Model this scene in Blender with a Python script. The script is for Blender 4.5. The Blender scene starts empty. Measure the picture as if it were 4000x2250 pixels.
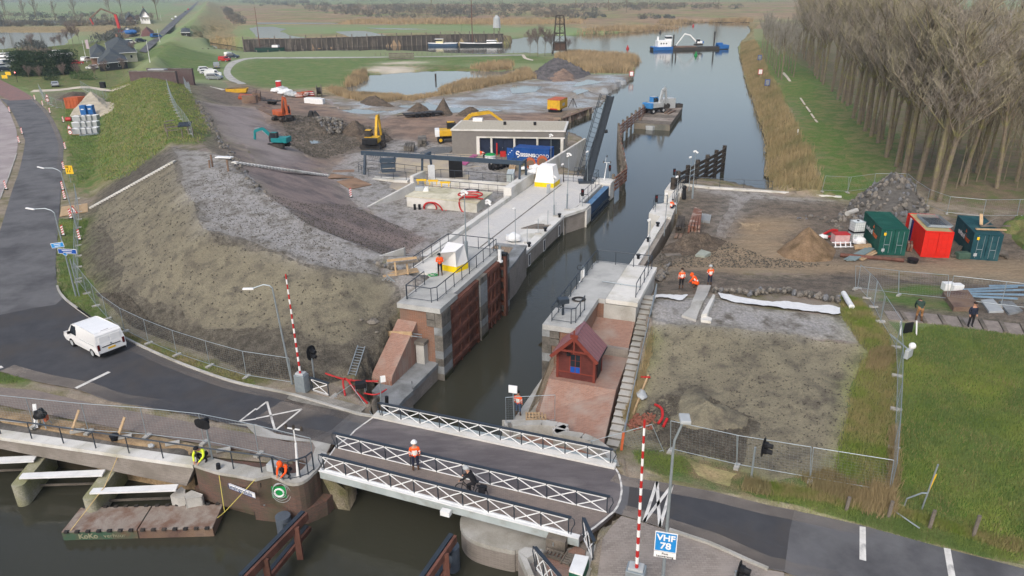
import bpy,bmesh,math,random
from math import sin,cos,pi
import numpy as np
from mathutils import Vector,Matrix
V3=Vector;KS="structure";KF="stuff"
from mathutils.bvhtree import BVHTree
from mathutils.geometry import delaunay_2d_cdt,tessellate_polygon
RU=random.uniform;random.seed(7);np.random.seed(7)
SC=bpy.context.scene
COL=SC.collection
F,CX,CY,CAMH=2870.0,2000.0,1125.0,24.0
PITCH,ROLL=math.radians(22.2),math.radians(0.7)
cp,sp,cr,sr=cos(PITCH),sin(PITCH),cos(ROLL),sin(ROLL)
cam=bpy.data.cameras.new('camera');camo=bpy.data.objects.new('camera',cam);COL.objects.link(camo)
cam.sensor_width=36;cam.lens=F/4000*36;cam.clip_start=0.5;cam.clip_end=9000
right=V3((cr,-sp*sr,-cp*sr));down=V3((-sr,-sp*cr,-cp*cr));fwd=V3((0,cp,-sp))
R=Matrix((right,-down,-fwd)).transposed().to_4x4();R.translation=(0,0,CAMH)
camo.matrix_world=R;SC.camera=camo
SUN_EL,SUN_AZ=math.radians(42),math.radians(200)
W=bpy.data.worlds.new('World');SC.world=W;W.use_nodes=True
nt=W.node_tree;nt.nodes.clear()
sky=nt.nodes.new('ShaderNodeTexSky');sky.sky_type='NISHITA';sky.sun_disc=False
sky.sun_elevation=SUN_EL;sky.sun_rotation=SUN_AZ;sky.air_density=1.0;sky.dust_density=4.0;sky.ozone_density=1.0
hs=nt.nodes.new('ShaderNodeHueSaturation');hs.inputs['Saturation'].default_value=0.8
bg=nt.nodes.new('ShaderNodeBackground');bg.inputs[1].default_value=0.15
wo=nt.nodes.new('ShaderNodeOutputWorld')
nt.links.new(sky.outputs[0],hs.inputs['Color']);nt.links.new(hs.outputs[0],bg.inputs[0]);nt.links.new(bg.outputs[0],wo.inputs[0])
sl=bpy.data.lights.new('sun','SUN');sl.energy=0.6;sl.angle=math.radians(20);sl.color=(1,.985,.97)
so=bpy.data.objects.new('sun',sl);COL.objects.link(so)
sd=V3((sin(SUN_AZ)*cos(SUN_EL),cos(SUN_AZ)*cos(SUN_EL),sin(SUN_EL)))
so.rotation_euler=sd.to_track_quat('Z','Y').to_euler();so.location=(0,0,60)
SC.view_settings.view_transform='Standard';SC.view_settings.look='None'
SC.view_settings.exposure=0.58;SC.view_settings.gamma=1.0;SC.view_settings.use_curve_mapping=False
TILE={'a':(1700,400,.276),'b':(1400,540,.276),'c':(1800,640,.276),'d':(1440,900,.276),'e':(2000,940,.276),'S':(0,0,1)}
for c_ in range(4):
 for r_ in range(4):
  TILE['%d%d'%(c_,r_)]=(c_*1000,r_*560,.3882 if r_<3 else .3934)
def px(s):
 out=[]
 for part in s.split('/'):
  tok=part.split();o=TILE[tok[0]]
  for t in tok[1:]:
   a,b=t.split(',');out.append((o[0]+float(a)*o[2],o[1]+float(b)*o[2]))
 return out
def rdir(x,y):
 c0,c1=(x-CX)/F,(y-CY)/F
 xr=c0*cr-c1*sr;yr=c0*sr+c1*cr
 return V3((xr,cp-sp*yr,-sp-cp*yr))
def onz(x,y,z):
 d=rdir(x,y);t=(z-CAMH)/d.z
 return V3((d.x*t,d.y*t,z))
def PZ(s,z):return[onz(x,y,z)for x,y in px(s)]
def P1(s,z):return PZ(s,z)[0]
def ow(s,A,B):
 n=V3((-(B[1]-A[1]),B[0]-A[0],0));o=V3((0,0,CAMH));res=[]
 for x,y in px(s):
  d=rdir(x,y);t=n.dot(V3((A[0],A[1],0))-o)/n.dot(d);res.append(o+d*t)
 return res
def LU(u,v,z=0.0):
 return V3((-5.2+.355*u+.935*v,47+.935*u-.355*v,z))
ZW=-2.7
class MB:
 def __init__(s):s.v,s.f=[],[]
 def add(s,vs,fs):
  b=len(s.v);s.v+=[tuple(v)for v in vs];s.f+=[tuple(b+i for i in f)for f in fs];return s
 def box(s,c,d,rz=0.0,M=None):
  x,y,z=d[0]/2,d[1]/2,d[2]/2;co,si=cos(rz),sin(rz);vs=[]
  for k in(-z,z):
   for i,j in((-x,-y),(x,-y),(x,y),(-x,y)):
    p=V3((c[0]+i*co-j*si,c[1]+i*si+j*co,c[2]+k));vs.append(M@p if M else p)
  return s.add(vs,[(0,3,2,1),(4,5,6,7),(0,1,5,4),(1,2,6,5),(2,3,7,6),(3,0,4,7)])
 def bar(s,p,q,w,h,up=(0,0,1)):
  p,q=V3(p),V3(q);d=q-p
  if d.length<1e-6:return s
  d.normalize();up=V3(up)
  if abs(d.dot(up))>.99:up=V3((0,1,0))if abs(d.y)<.9 else V3((1,0,0))
  a=d.cross(up).normalized()*(w/2);b=a.cross(d).normalized()*(h/2)
  vs=[p-a-b,p+a-b,p+a+b,p-a+b,q-a-b,q+a-b,q+a+b,q-a+b]
  return s.add(vs,[(0,3,2,1),(4,5,6,7),(0,1,5,4),(1,2,6,5),(2,3,7,6),(3,0,4,7)])
 def tube(s,pts,r,n=6,r2=None,cap=True):
  pts=[V3(p)for p in pts];m=len(pts);rings=[];up=V3((0,0,1))
  for i,p in enumerate(pts):
   d=(pts[min(i+1,m-1)]-pts[max(i-1,0)]).normalized()
   u=up if abs(d.dot(up))<.95 else V3((1,0,0))
   a=d.cross(u).normalized();b=d.cross(a)
   rr=r if r2 is None else r+(r2-r)*i/(m-1)
   rings.append([p+(a*cos(2*pi*k/n)+b*sin(2*pi*k/n))*rr for k in range(n)])
  vs=[v for g in rings for v in g];fs=[]
  for i in range(m-1):
   for k in range(n):
    fs.append((i*n+k,i*n+(k+1)%n,(i+1)*n+(k+1)%n,(i+1)*n+k))
  if cap:fs+=[tuple(range(n-1,-1,-1)),tuple((m-1)*n+k for k in range(n))]
  return s.add(vs,fs)
 def cyl(s,p,q,r,n=12,r2=None):return s.tube([p,q],r,n,r2)
 def prism(s,base,top):
  n=len(base);fs=[(i,(i+1)%n,n+(i+1)%n,n+i)for i in range(n)]
  t=[V3(p)for p in base];tri=tessellate_polygon([t])
  fs+=[tuple(x)for x in tri]+[tuple(n+i for i in reversed(x))for x in tri]
  return s.add(list(base)+list(top),fs)
 def slab(s,ring,z0,z1):
  return s.prism([(p[0],p[1],z0)for p in ring],[(p[0],p[1],z1)for p in ring])
 def poly(s,ring):
  return s.add(ring,[tuple(x)for x in tessellate_polygon([[V3(p)for p in ring]])])
 def sphere(s,c,r,n=8,m=5,sq=(1,1,1),half=False):
  vs,fs=[],[]
  for j in range(m+1):
   ph=(pi/2 if half else pi)*j/m
   for i in range(n):
    th=2*pi*i/n
    vs.append((c[0]+r*sq[0]*sin(ph)*cos(th),c[1]+r*sq[1]*sin(ph)*sin(th),c[2]+r*sq[2]*cos(ph)))
  for j in range(m):
   for i in range(n):fs.append((j*n+i,(j+1)*n+i,(j+1)*n+(i+1)%n,j*n+(i+1)%n))
  return s.add(vs,fs)
 def lump(s,c,r,sq=(1,1,1),seed=1):
  b=len(s.v);s.sphere(c,r,14,9,sq);rn=random.Random(seed);ph=[rn.uniform(0,6)for _ in range(4)]
  for i in range(b,len(s.v)):
   d=V3(s.v[i])-V3(c);k=1+.16*sin(d.x*5/r+ph[0])*cos(d.y*4/r+ph[1])+.1*sin(d.z*7/r+ph[2]+d.x*6/r);v=V3(c)+d*k;s.v[i]=(v.x,v.y,max(v.z,c[2]-.25*r))
  return s
 def mk(s,name,m,parent=None,loc=None,sm=0,bev=0.0):
  o0=V3((0,0,0));p=parent
  while p is not None:o0=o0+p.location;p=p.parent
  l=V3((0,0,0))
  if parent is None:
   if loc is None:
    a=np.array(s.v);l=V3(((a[:,0].min()+a[:,0].max())/2,(a[:,1].min()+a[:,1].max())/2,a[:,2].min()))
   else:l=V3(loc)
  sh=o0+l
  me=bpy.data.meshes.new(name);me.from_pydata([(v[0]-sh.x,v[1]-sh.y,v[2]-sh.z)for v in s.v],[],s.f)
  if m is not None:me.materials.append(m)
  bm=bmesh.new();bm.from_mesh(me)
  if bev>0:
   bmesh.ops.remove_doubles(bm,verts=bm.verts,dist=1e-5)
   bmesh.ops.bevel(bm,geom=[e for e in bm.edges if e.calc_face_angle(0)>.6],offset=bev,segments=2,profile=.6,affect='EDGES')
  bmesh.ops.recalc_face_normals(bm,faces=bm.faces);bm.to_mesh(me);bm.free()
  if sm:
   me.polygons.foreach_set('use_smooth',[True]*len(me.polygons));me.set_sharp_from_angle(angle=math.radians(40))
  o=bpy.data.objects.new(name,me);COL.objects.link(o);o.location=l
  if parent is not None:o.parent=parent
  return o
BX=lambda*a:MB().box(*a)
BR_=lambda*a:MB().bar(*a)
CY_=lambda*a:MB().cyl(*a)
TB2=lambda*a,**k:MB().tube(*a,**k)
SL_=lambda*a:MB().slab(*a)
PR_=lambda*a:MB().prism(*a)
SP_=lambda*a,**k:MB().sphere(*a,**k)
def tag(o,label=None,cat=None,group=None,kind=None):
 if label:o['label']=label
 if cat:o['category']=cat
 if group:o['group']=group
 if kind:o['kind']=kind
 return o
def th(name,label,cat,loc=(0,0,0),group=None):
 o=bpy.data.objects.new(name,None);COL.objects.link(o);o.location=loc;o.empty_display_size=.3
 return tag(o,label,cat,group)
def dup(root,loc=None,rz=None,label=None,scale=None,group=None,parent=None):
 c=root.copy();COL.objects.link(c);c.parent=parent
 if loc is not None:c.location=loc
 if rz is not None:c.rotation_euler=(0,0,rz)
 if scale is not None:c.scale=(scale,scale,scale)if not hasattr(scale,'__len__')else scale
 if label:c['label']=label
 if group:c['group']=group
 for ch in list(root.children):dup(ch,parent=c)
 return c
def place(o,loc,rz=0.0):
 o.location=loc;o.rotation_euler=(0,0,rz);return o
def lp(a,b,t):return V3(a)+(V3(b)-V3(a))*t
def along(pts,step=None,n=None):
 pts=[V3(p)for p in pts];L=[0]
 for a,b in zip(pts,pts[1:]):L.append(L[-1]+(b-a).length)
 if n is None:n=max(1,round(L[-1]/step))
 out=[]
 for k in range(n+1):
  s_=L[-1]*k/n;i=0
  while i<len(pts)-2 and L[i+1]<s_:i+=1
  out.append(lp(pts[i],pts[i+1],(s_-L[i])/max(1e-9,L[i+1]-L[i])))
 return out
def yaw(a,b):return math.atan2(b[1]-a[1],b[0]-a[0])
MATS={}
def lin(h):
 if isinstance(h,str):
  h=h.lstrip('#');c=[int(h[i:i+2],16)/255 for i in(0,2,4)]
  return tuple(x/12.92 if x<=.04045 else((x+.055)/1.055)**2.4 for x in c)+(1,)
 return tuple(h)+(1,)
def mat(name,c1,c2=None,scale=3.0,rough=.8,bump=0.0,bscale=None,metal=0.0,spec=.2,c3=None,s3=.15,t3=.55,st=(1,1,1),fine=0.0,trans=0.0,wet=None,sf=.1):
 if name in MATS:return MATS[name]
 m=bpy.data.materials.new(name);m.use_nodes=True;n=m.node_tree.nodes;l=m.node_tree.links
 b=n['Principled BSDF'];b.inputs['Roughness'].default_value=rough;b.inputs['Metallic'].default_value=metal
 b.inputs['Specular IOR Level'].default_value=spec
 tc=n.new('ShaderNodeTexCoord');mp=n.new('ShaderNodeMapping');mp.inputs['Scale'].default_value=st
 l.new(tc.outputs['Object'],mp.inputs[0])
 def noise(sc,det=6,ro=.6):
  x=n.new('ShaderNodeTexNoise');x.inputs['Scale'].default_value=sc;x.inputs['Detail'].default_value=det
  x.inputs['Roughness'].default_value=ro;l.new(mp.outputs[0],x.inputs['Vector']);return x
 def ramp(src,a,bb):
  r=n.new('ShaderNodeMapRange');r.inputs['From Min'].default_value=a;r.inputs['From Max'].default_value=bb
  l.new(src,r.inputs['Value']);return r.outputs['Result']
 def mix(fac,a,bb):
  x=n.new('ShaderNodeMix');x.data_type='RGBA';l.new(fac,x.inputs['Factor'])
  for s_,v in((6,a),(7,bb)):
   if hasattr(v,'links'):l.new(v,x.inputs[s_])
   else:x.inputs[s_].default_value=v
  return x.outputs[2]
 col=lin(c1)
 if c2 is not None:col=mix(ramp(noise(scale).outputs['Fac'],.35,.65),lin(c1),lin(c2))
 if c3 is not None:
  f3=ramp(noise(s3,8,.62).outputs['Fac'],t3-sf,t3+sf);col=mix(f3,col,lin(c3))
  if wet is not None:
   rr=n.new('ShaderNodeMapRange');rr.inputs['To Min'].default_value=rough;rr.inputs['To Max'].default_value=wet
   l.new(f3,rr.inputs['Value']);l.new(rr.outputs['Result'],b.inputs['Roughness'])
 if fine>0:
  fn=noise((bscale or scale)*2.3,3,.7);mm=n.new('ShaderNodeMix');mm.data_type='RGBA';mm.blend_type='MULTIPLY'
  mm.inputs['Factor'].default_value=fine;fr=n.new('ShaderNodeMapRange');fr.inputs['From Min'].default_value=.3;fr.inputs['From Max'].default_value=.7
  fr.inputs['To Min'].default_value=.25;fr.inputs['To Max'].default_value=1.5
  l.new(fn.outputs['Fac'],fr.inputs['Value'])
  if hasattr(col,'links'):l.new(col,mm.inputs[6])
  else:mm.inputs[6].default_value=col
  l.new(fr.outputs['Result'],mm.inputs[7]);col=mm.outputs[2]
 if hasattr(col,'links'):l.new(col,b.inputs['Base Color'])
 else:b.inputs['Base Color'].default_value=col
 if bump>0:
  bn=noise(bscale or scale*3,8,.65);bp=n.new('ShaderNodeBump');bp.inputs['Strength'].default_value=1.0
  bp.inputs['Distance'].default_value=bump;l.new(bn.outputs['Fac'],bp.inputs['Height']);l.new(bp.outputs[0],b.inputs['Normal'])
 if trans:b.inputs['Transmission Weight'].default_value=trans
 MATS[name]=m;return m
def brickmat(name,c1,c2,mortar,sc=(1,1,1),bw=.21,bh=.06,rough=.85,dirt=None,rotx=True):
 if name in MATS:return MATS[name]
 m=bpy.data.materials.new(name);m.use_nodes=True;n=m.node_tree.nodes;l=m.node_tree.links;b=n['Principled BSDF']
 tc=n.new('ShaderNodeTexCoord');sx=n.new('ShaderNodeSeparateXYZ');cx=n.new('ShaderNodeCombineXYZ');l.new(tc.outputs['Object'],sx.inputs[0])
 if rotx:
  a=n.new('ShaderNodeMath');a.operation='ADD';l.new(sx.outputs['X'],a.inputs[0]);l.new(sx.outputs['Y'],a.inputs[1])
  l.new(a.outputs[0],cx.inputs['X']);l.new(sx.outputs['Z'],cx.inputs['Y'])
 else:
  l.new(sx.outputs['X'],cx.inputs['X']);l.new(sx.outputs['Y'],cx.inputs['Y'])
 t=n.new('ShaderNodeTexBrick');l.new(cx.outputs[0],t.inputs['Vector']);t.inputs['Scale'].default_value=1.0
 t.inputs['Brick Width'].default_value=bw;t.inputs['Row Height'].default_value=bh;t.inputs['Mortar Size'].default_value=.008
 t.inputs['Color1'].default_value=lin(c1);t.inputs['Color2'].default_value=lin(c2);t.inputs['Mortar'].default_value=lin(mortar)
 col=t.outputs['Color']
 nz=n.new('ShaderNodeTexNoise');nz.inputs['Scale'].default_value=.7;nz.inputs['Detail'].default_value=8;l.new(tc.outputs['Object'],nz.inputs['Vector'])
 mx=n.new('ShaderNodeMix');mx.data_type='RGBA';r=n.new('ShaderNodeMapRange');r.inputs['From Min'].default_value=.45;r.inputs['From Max'].default_value=.7;r.inputs['To Max'].default_value=.75
 l.new(nz.outputs['Fac'],r.inputs['Value']);l.new(r.outputs['Result'],mx.inputs['Factor']);l.new(col,mx.inputs[6]);mx.inputs[7].default_value=lin(dirt or mortar)
 l.new(mx.outputs[2],b.inputs['Base Color']);b.inputs['Roughness'].default_value=rough
 bp=n.new('ShaderNodeBump');bp.inputs['Distance'].default_value=.006;inv=n.new('ShaderNodeMath');inv.operation='SUBTRACT';inv.inputs[0].default_value=1
 l.new(t.outputs['Fac'],inv.inputs[1]);l.new(inv.outputs[0],bp.inputs['Height']);l.new(bp.outputs[0],b.inputs['Normal'])
 MATS[name]=m;return m
# ================================================================ GROUND
KERB_R="00 330,980 470,1110 560,1250 640,1440 / 01 640,60 628,300 608,550 590,760 578,950 562,1200 / 02 578,0 640,110 740,195 940,335 1220,500 1500,640 1850,790 2300,950 2576,1015 / 12 340,1085 1020,1285 1180,1312"
TL=[
(KERB_R,0,0),
("00 150,860 330,980",0,0),("00 0,990 100,1090 200,1300 250,1443 / 01 170,300 60,650 0,880",0,0),("00 0,1443 / 01 0,500",0,0),
("02 0,860 450,1010 1100,1150 1800,1290 2300,1400 / 12 100,1440 / 13 700,140",0,0),
("02 0,1010 / 03 0,30 1500,230 2160,420",0,0),
("00 1330,820 1130,880 1010,1180 985,1443 / 01 965,260 900,660 870,900 800,1100 830,1300 / 02 960,70 1150,270 1400,400 1700,530 2100,660 2500,860 / 12 300,920 700,990 1000,930",.15,-.1),
("00 1470,775 1580,1080 1690,1420 / 01 1745,150 1800,210 1835,420",6.0,5.8),("01 1835,420 1950,590 1985,760 2090,890 2300,930 2560,1010 / 11 300,1120 600,1230 900,1290",5.8,4.0),("11 900,1290 1240,1330",4.0,3.3),
("00 1690,830 1790,1050 1910,1250 1960,1390 / 01 2110,80 2330,180",6.0,5.9),("01 2330,180 2500,380 / 11 -20,500 160,560",5.9,5.2),("11 160,560 480,790 720,905 1130,1060 1290,1135",5.2,3.5),
("00 1840,850 2100,1010 2300,1060 / 10 -10,1090 100,1230 220,1335 310,1443 / 11 340,10 520,150 660,290 730,335 900,470 1000,625 1190,720 1500,860",2.2,-.6),("11 1500,860 1700,960 1520,1110",-.6,-.2),
("00 1500,640 1600,540 1720,440",4.8,4.2),("00 1420,640 1410,560 1540,470",.3,.3),("00 1800,760 2040,800 2210,640 2150,570 1900,500",.0,.0),
("00 1640,380 1780,290 1900,200 1985,120 2050,20",.3,.3),("00 1850,270 1985,168 2050,80 2090,12",6,6),("00 1930,390 2360,400 2330,260 2250,120 2150,25",-.5,-.8),
("00 1720,410 1800,330",3.5,5),
("10 320,1443 / 11 600,100 900,250",-.6,-.6),("11 1400,420 1500,330",-.6,-.6),("10 600,1350 1000,1300 1900,1443",-.6,-.6),("10 0,900 500,1040 1100,1180 1900,1220 2576,1200",-.3,-.6),
("00 2576,830 / 10 700,870 880,890",-.3,-.6),("10 0,590 1300,580 2576,560",-.2,-.2),("10 880,880 1300,740 2500,710 / 20 150,640",-.7,-.7),
("10 960,920 1450,955 1860,930 2480,780",-.8,-.8),("20 0,840 800,760 1150,760",-.9,-1.3),("20 350,1130 800,1075 840,1095",-1.3,-1.3),
("20 840,1105 1000,940 1240,800 1240,720 1205,660 1290,620 1250,585 600,545 0,535",-2.4,-2.4),("20 1000,900 1180,760",-1.4,-1.4),
("10 0,250 1300,246 2576,250 / 20 700,300",.4,-.6),("10 0,380 1300,365 2400,350",.9,.9),("10 0,60 1300,60 2576,60",0,0),("20 0,395 560,355 770,340 1200,325 1710,283 1500,242 1900,225 2390,225",-2.5,-2.5),
("20 600,250 1300,200 2400,190",-1,-1),("00 0,20 1300,20 / 10 0,10 2576,5 / 20 2000,5",0,0),("00 0,160 900,160 1400,170",-.2,-.2),("00 0,300 900,290",-.6,-.6),("00 0,520 600,560 900,520",-.4,-.4),
("00 0,740 700,760 1300,720",0,0),("00 200,900 800,860 1200,830",0,0),("00 550,1000 1000,950 950,1300",.05,.05),
("20 2390,225 2300,430 2280,540 2310,640 2330,760 2370,900 2430,1040 2480,1230 2540,1380 / 31 -40,330 20,420 40,462",-2.6,-2.6),
("20 2430,330 2420,430 2540,620 / 30 0,760 95,860 150,1020 270,1220 350,1443 / 31 420,60 480,220 520,340 540,470",.5,.5),
("30 240,830 500,1240 800,1443 / 31 830,250",.6,.6),("30 500,850 900,1250 1450,1443 / 31 1300,250",.8,.8),("30 1500,850 2000,1300 2500,1443 / 31 2500,500",.6,.6),("30 1300,300 2576,300",-.5,-.5),("30 0,300 600,300",0,0),
("21 1700,420 2500,470 / 31 0,500 740,550",-.25,-.2),("31 800,560 1100,620 1800,740 2576,740",0,.3),("21 1690,580 1560,730 1370,1060 1290,1180",-.25,-.25),
("31 100,1150 800,1130 1500,1180 2576,1200",-.25,-.25),("21 1450,1100 2100,1100 2576,1200 / 31 500,1290",-.1,0),("21 1480,1240 1560,1400 / 22 1700,0",1.0,1.0),("22 1400,60 2000,30 2400,60 / 32 500,110 750,160",1.4,1.4),
("22 1330,280 1400,160 2050,130 2500,230 / 32 700,310 760,340",2.3,2.4),("22 1420,330 1800,420 2400,430 / 32 500,500 880,580",2.6,2.6),
("22 1240,1250 1330,1000 1400,640",-.1,1.6),("22 1120,1440 / 23 1100,170 1500,200 2100,380 2542,640 / 33 250,780",-.4,.1),
("23 1120,420 1560,500 2000,640 2542,760 / 33 900,930 1750,1160 2542,1340",0,0),
("32 1000,1100 / 33 800,60 1000,650",1.4,.4),("32 1300,480 1290,900 1280,1400 / 33 1260,600",2.5,.6),("32 1180,330 1500,380 2000,430 2576,510",2.6,2.6),("32 1200,240 1700,290 2576,380",2.6,2.6),("33 1900,0 2542,60",1.9,1.9),("33 1350,750 2000,900 2542,1150",.45,.45),
("32 1100,130 1800,20 2576,130",1.6,1.6),("31 930,1330 1400,1390 2576,1443",.2,.2),
("23 900,830 750,1443",0,0),("33 0,1330 150,1443",0,0),("23 2000,1250 2542,1443",0,0),
]
pts2,zs,edges=[],[],[]
def addline(pl,z0,z1):
 n=len(pl);b=len(pts2)
 L=[0]
 for i in range(1,n):L.append(L[-1]+math.dist(pl[i],pl[i-1]))
 for i,(x,y)in enumerate(pl):
  t=L[i]/L[-1];z=z0+(z1-z0)*t;p=onz(x,y,z);pts2.append(V3((p.x,p.y)));zs.append(z)
  if i:edges.append((b+i-1,b+i))
for s_,z0,z1 in TL:addline(px(s_),z0,z1)
for(x,y,z)in[(-6000,-200,0),(6000,-200,0),(6000,7000,0),(-6000,7000,0),(0,-200,-3),(0,12,-3),(-40,12,-2),(40,12,0),(-60,35,0),(-2500,2600,0),(2500,2600,0),(0,2600,0),(300,300,-.5),(200,100,.3),(80,40,2.4),(-140,60,0),(300,700,-.5),(700,1500,0)]:
 pts2.append(V3((x,y)));zs.append(z)
r=delaunay_2d_cdt(pts2,edges,[],0,1e-4,True)
tv=[]
for i,p in enumerate(r[0]):
 o=r[3][i]
 if o:z=zs[o[0]]
 else:
  d=sorted(range(len(pts2)),key=lambda k:(pts2[k]-p).length_squared)[:2];z=(zs[d[0]]+zs[d[1]])/2
 tv.append(V3((p.x,p.y,z)))
TIN=BVHTree.FromPolygons(tv,[list(f)for f in r[2]])
def gz(x,y):
 h=TIN.ray_cast(V3((x,y,500)),V3((0,0,-1)));return h[0].z if h[0]else 0.0
def ong(x,y):
 d=rdir(x,y).normalized();h=TIN.ray_cast(V3((0,0,CAMH)),d)
 return h[0]if h[0]else onz(x,y,0)if d.z<0 else V3((0,0,0))
def PG(s):return[ong(x,y)for x,y in px(s)]
def G1(s):return PG(s)[0]
M_GRASS=mat('grass','#4d6a2c','#62783a',2.2,.9,.05,14,c3='#767548',s3=.6,t3=.56,fine=.8)
M_LAWN=mat('lawn','#586f3b','#667843',.7,.9,.05,9,c3='#797b51',s3=.25,t3=.57,fine=.6)
M_RG=mat('rough_grass','#706e46','#7d7751',1.4,.92,.08,7,c3='#556a35',s3=.5,t3=.5,fine=.8)
M_DRY=mat('dry_grass','#93805d','#a8946c',1.6,.95,.1,6,c3='#6e6542',s3=.5,t3=.54,fine=.6)
M_MUD=mat('mud','#6c6256','#7b7064',1.5,.8,.16,3.2,c3='#575047',s3=.9,t3=.54,fine=.6)
M_SLOPE=mat('seeded_clay','#807a67','#736d5d',.5,.92,.12,5,c3='#5c574d',s3=.9,t3=.57,fine=.38)
M_DS=mat('dark_clods','#57524a','#656056',1.5,.92,.2,4.5,c3='#47433c',s3=1.8,t3=.53,fine=.6)
M_CLAY=mat('grey_clay','#969390','#a09d97',1.0,.75,.1,2.6,c3='#676159',s3=1.0,t3=.56,fine=.5,st=(1,.7,1))
M_GRAVEL=mat('pink_gravel','#928884','#9d928d',1.2,.9,.05,11,c3='#776d6a',s3=.12,t3=.55,fine=.7)
M_BROWN=mat('brown_rubble','#8a7b75','#95857e',1.6,.9,.08,9,c3='#6d6462',s3=.3,t3=.55,fine=.8)
M_SITE=mat('site_soil','#86705f','#927c6c',.45,.8,.08,2.2,c3='#695a50',s3=.3,t3=.54,fine=.5)
M_FLAT=mat('mudflat','#7c756c','#8b8378',.15,.7,.06,1.2,c3='#a4abaf',s3=.11,t3=.56,fine=.3,wet=.12)  # pale patches: water glint painted into the wet mud colour, plus lower roughness
M_SAND=mat('sand','#a58e6e','#8d765a',.5,.95,.06,3,c3='#6e5d4b',s3=.25,t3=.55,fine=.4)
M_WS=mat('pale_sand','#cdc2b2','#b9ae9d',.2,.95,.04,4,fine=.3)
M_TRACK=mat('sandy_track','#94836c','#85755f',.9,.9,.1,2.5,c3='#97836a',s3=.5,t3=.56,st=(.5,2,1),fine=.5)
M_LITTER=mat('leaf_litter','#6b604f','#7a6d58',.9,.95,.1,5,c3='#5f663f',s3=.5,t3=.55,fine=.6)
M_MARSH=mat('marsh','#9c8468','#87735c',.03,.95,c3='#75804c',s3=.012,t3=.55,fine=.4)
M_FARFIELD=mat('far_field','#75835a','#7e8a62',.01,.95,c3='#868262',s3=.004,t3=.55)
M_PG=mat('polder_grass','#738659','#7e8d62',.02,.95,c3='#828060',s3=.02,t3=.57)
M_VERGE=mat('bare_verge','#85796a','#9a8f80',1.0,.95,.06,6,c3='#6d6a49',s3=.4,t3=.55,fine=.5)
M_BED=mat('canal_bed','#2e2a20','#3a3428',.5,.95)
GM=[M_FARFIELD,M_GRASS,M_LAWN,M_RG,M_DRY,M_MUD,M_SLOPE,M_DS,M_CLAY,M_GRAVEL,M_BROWN,M_SITE,M_FLAT,M_SAND,M_WS,M_TRACK,M_LITTER,M_MARSH,M_PG,M_VERGE,M_BED]
GI={m:i for i,m in enumerate(GM)}
CANAL_N="20 845,1105 1000,940 1080,890 1180,838 1240,800 1240,720 1205,660 1290,620 1250,585 600,545 0,535 / 10 2400,562 1700,562 1000,572 500,578 0,590 / 00 2450,575 2200,545 / 00 2000,470 2100,430 / 10 0,503 600,490 1300,466 2000,447 2560,440 / 20 0,395 130,370 560,355 770,340 1200,325 1700,288 1712,280 1500,242 1700,235 1900,226 2390,225 2400,300 2300,430 2280,540 2310,640 2330,760 2370,900 2430,1040 2480,1230 2540,1380 / 31 -40,330 20,420 45,466 / 21 2560,475"
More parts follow.
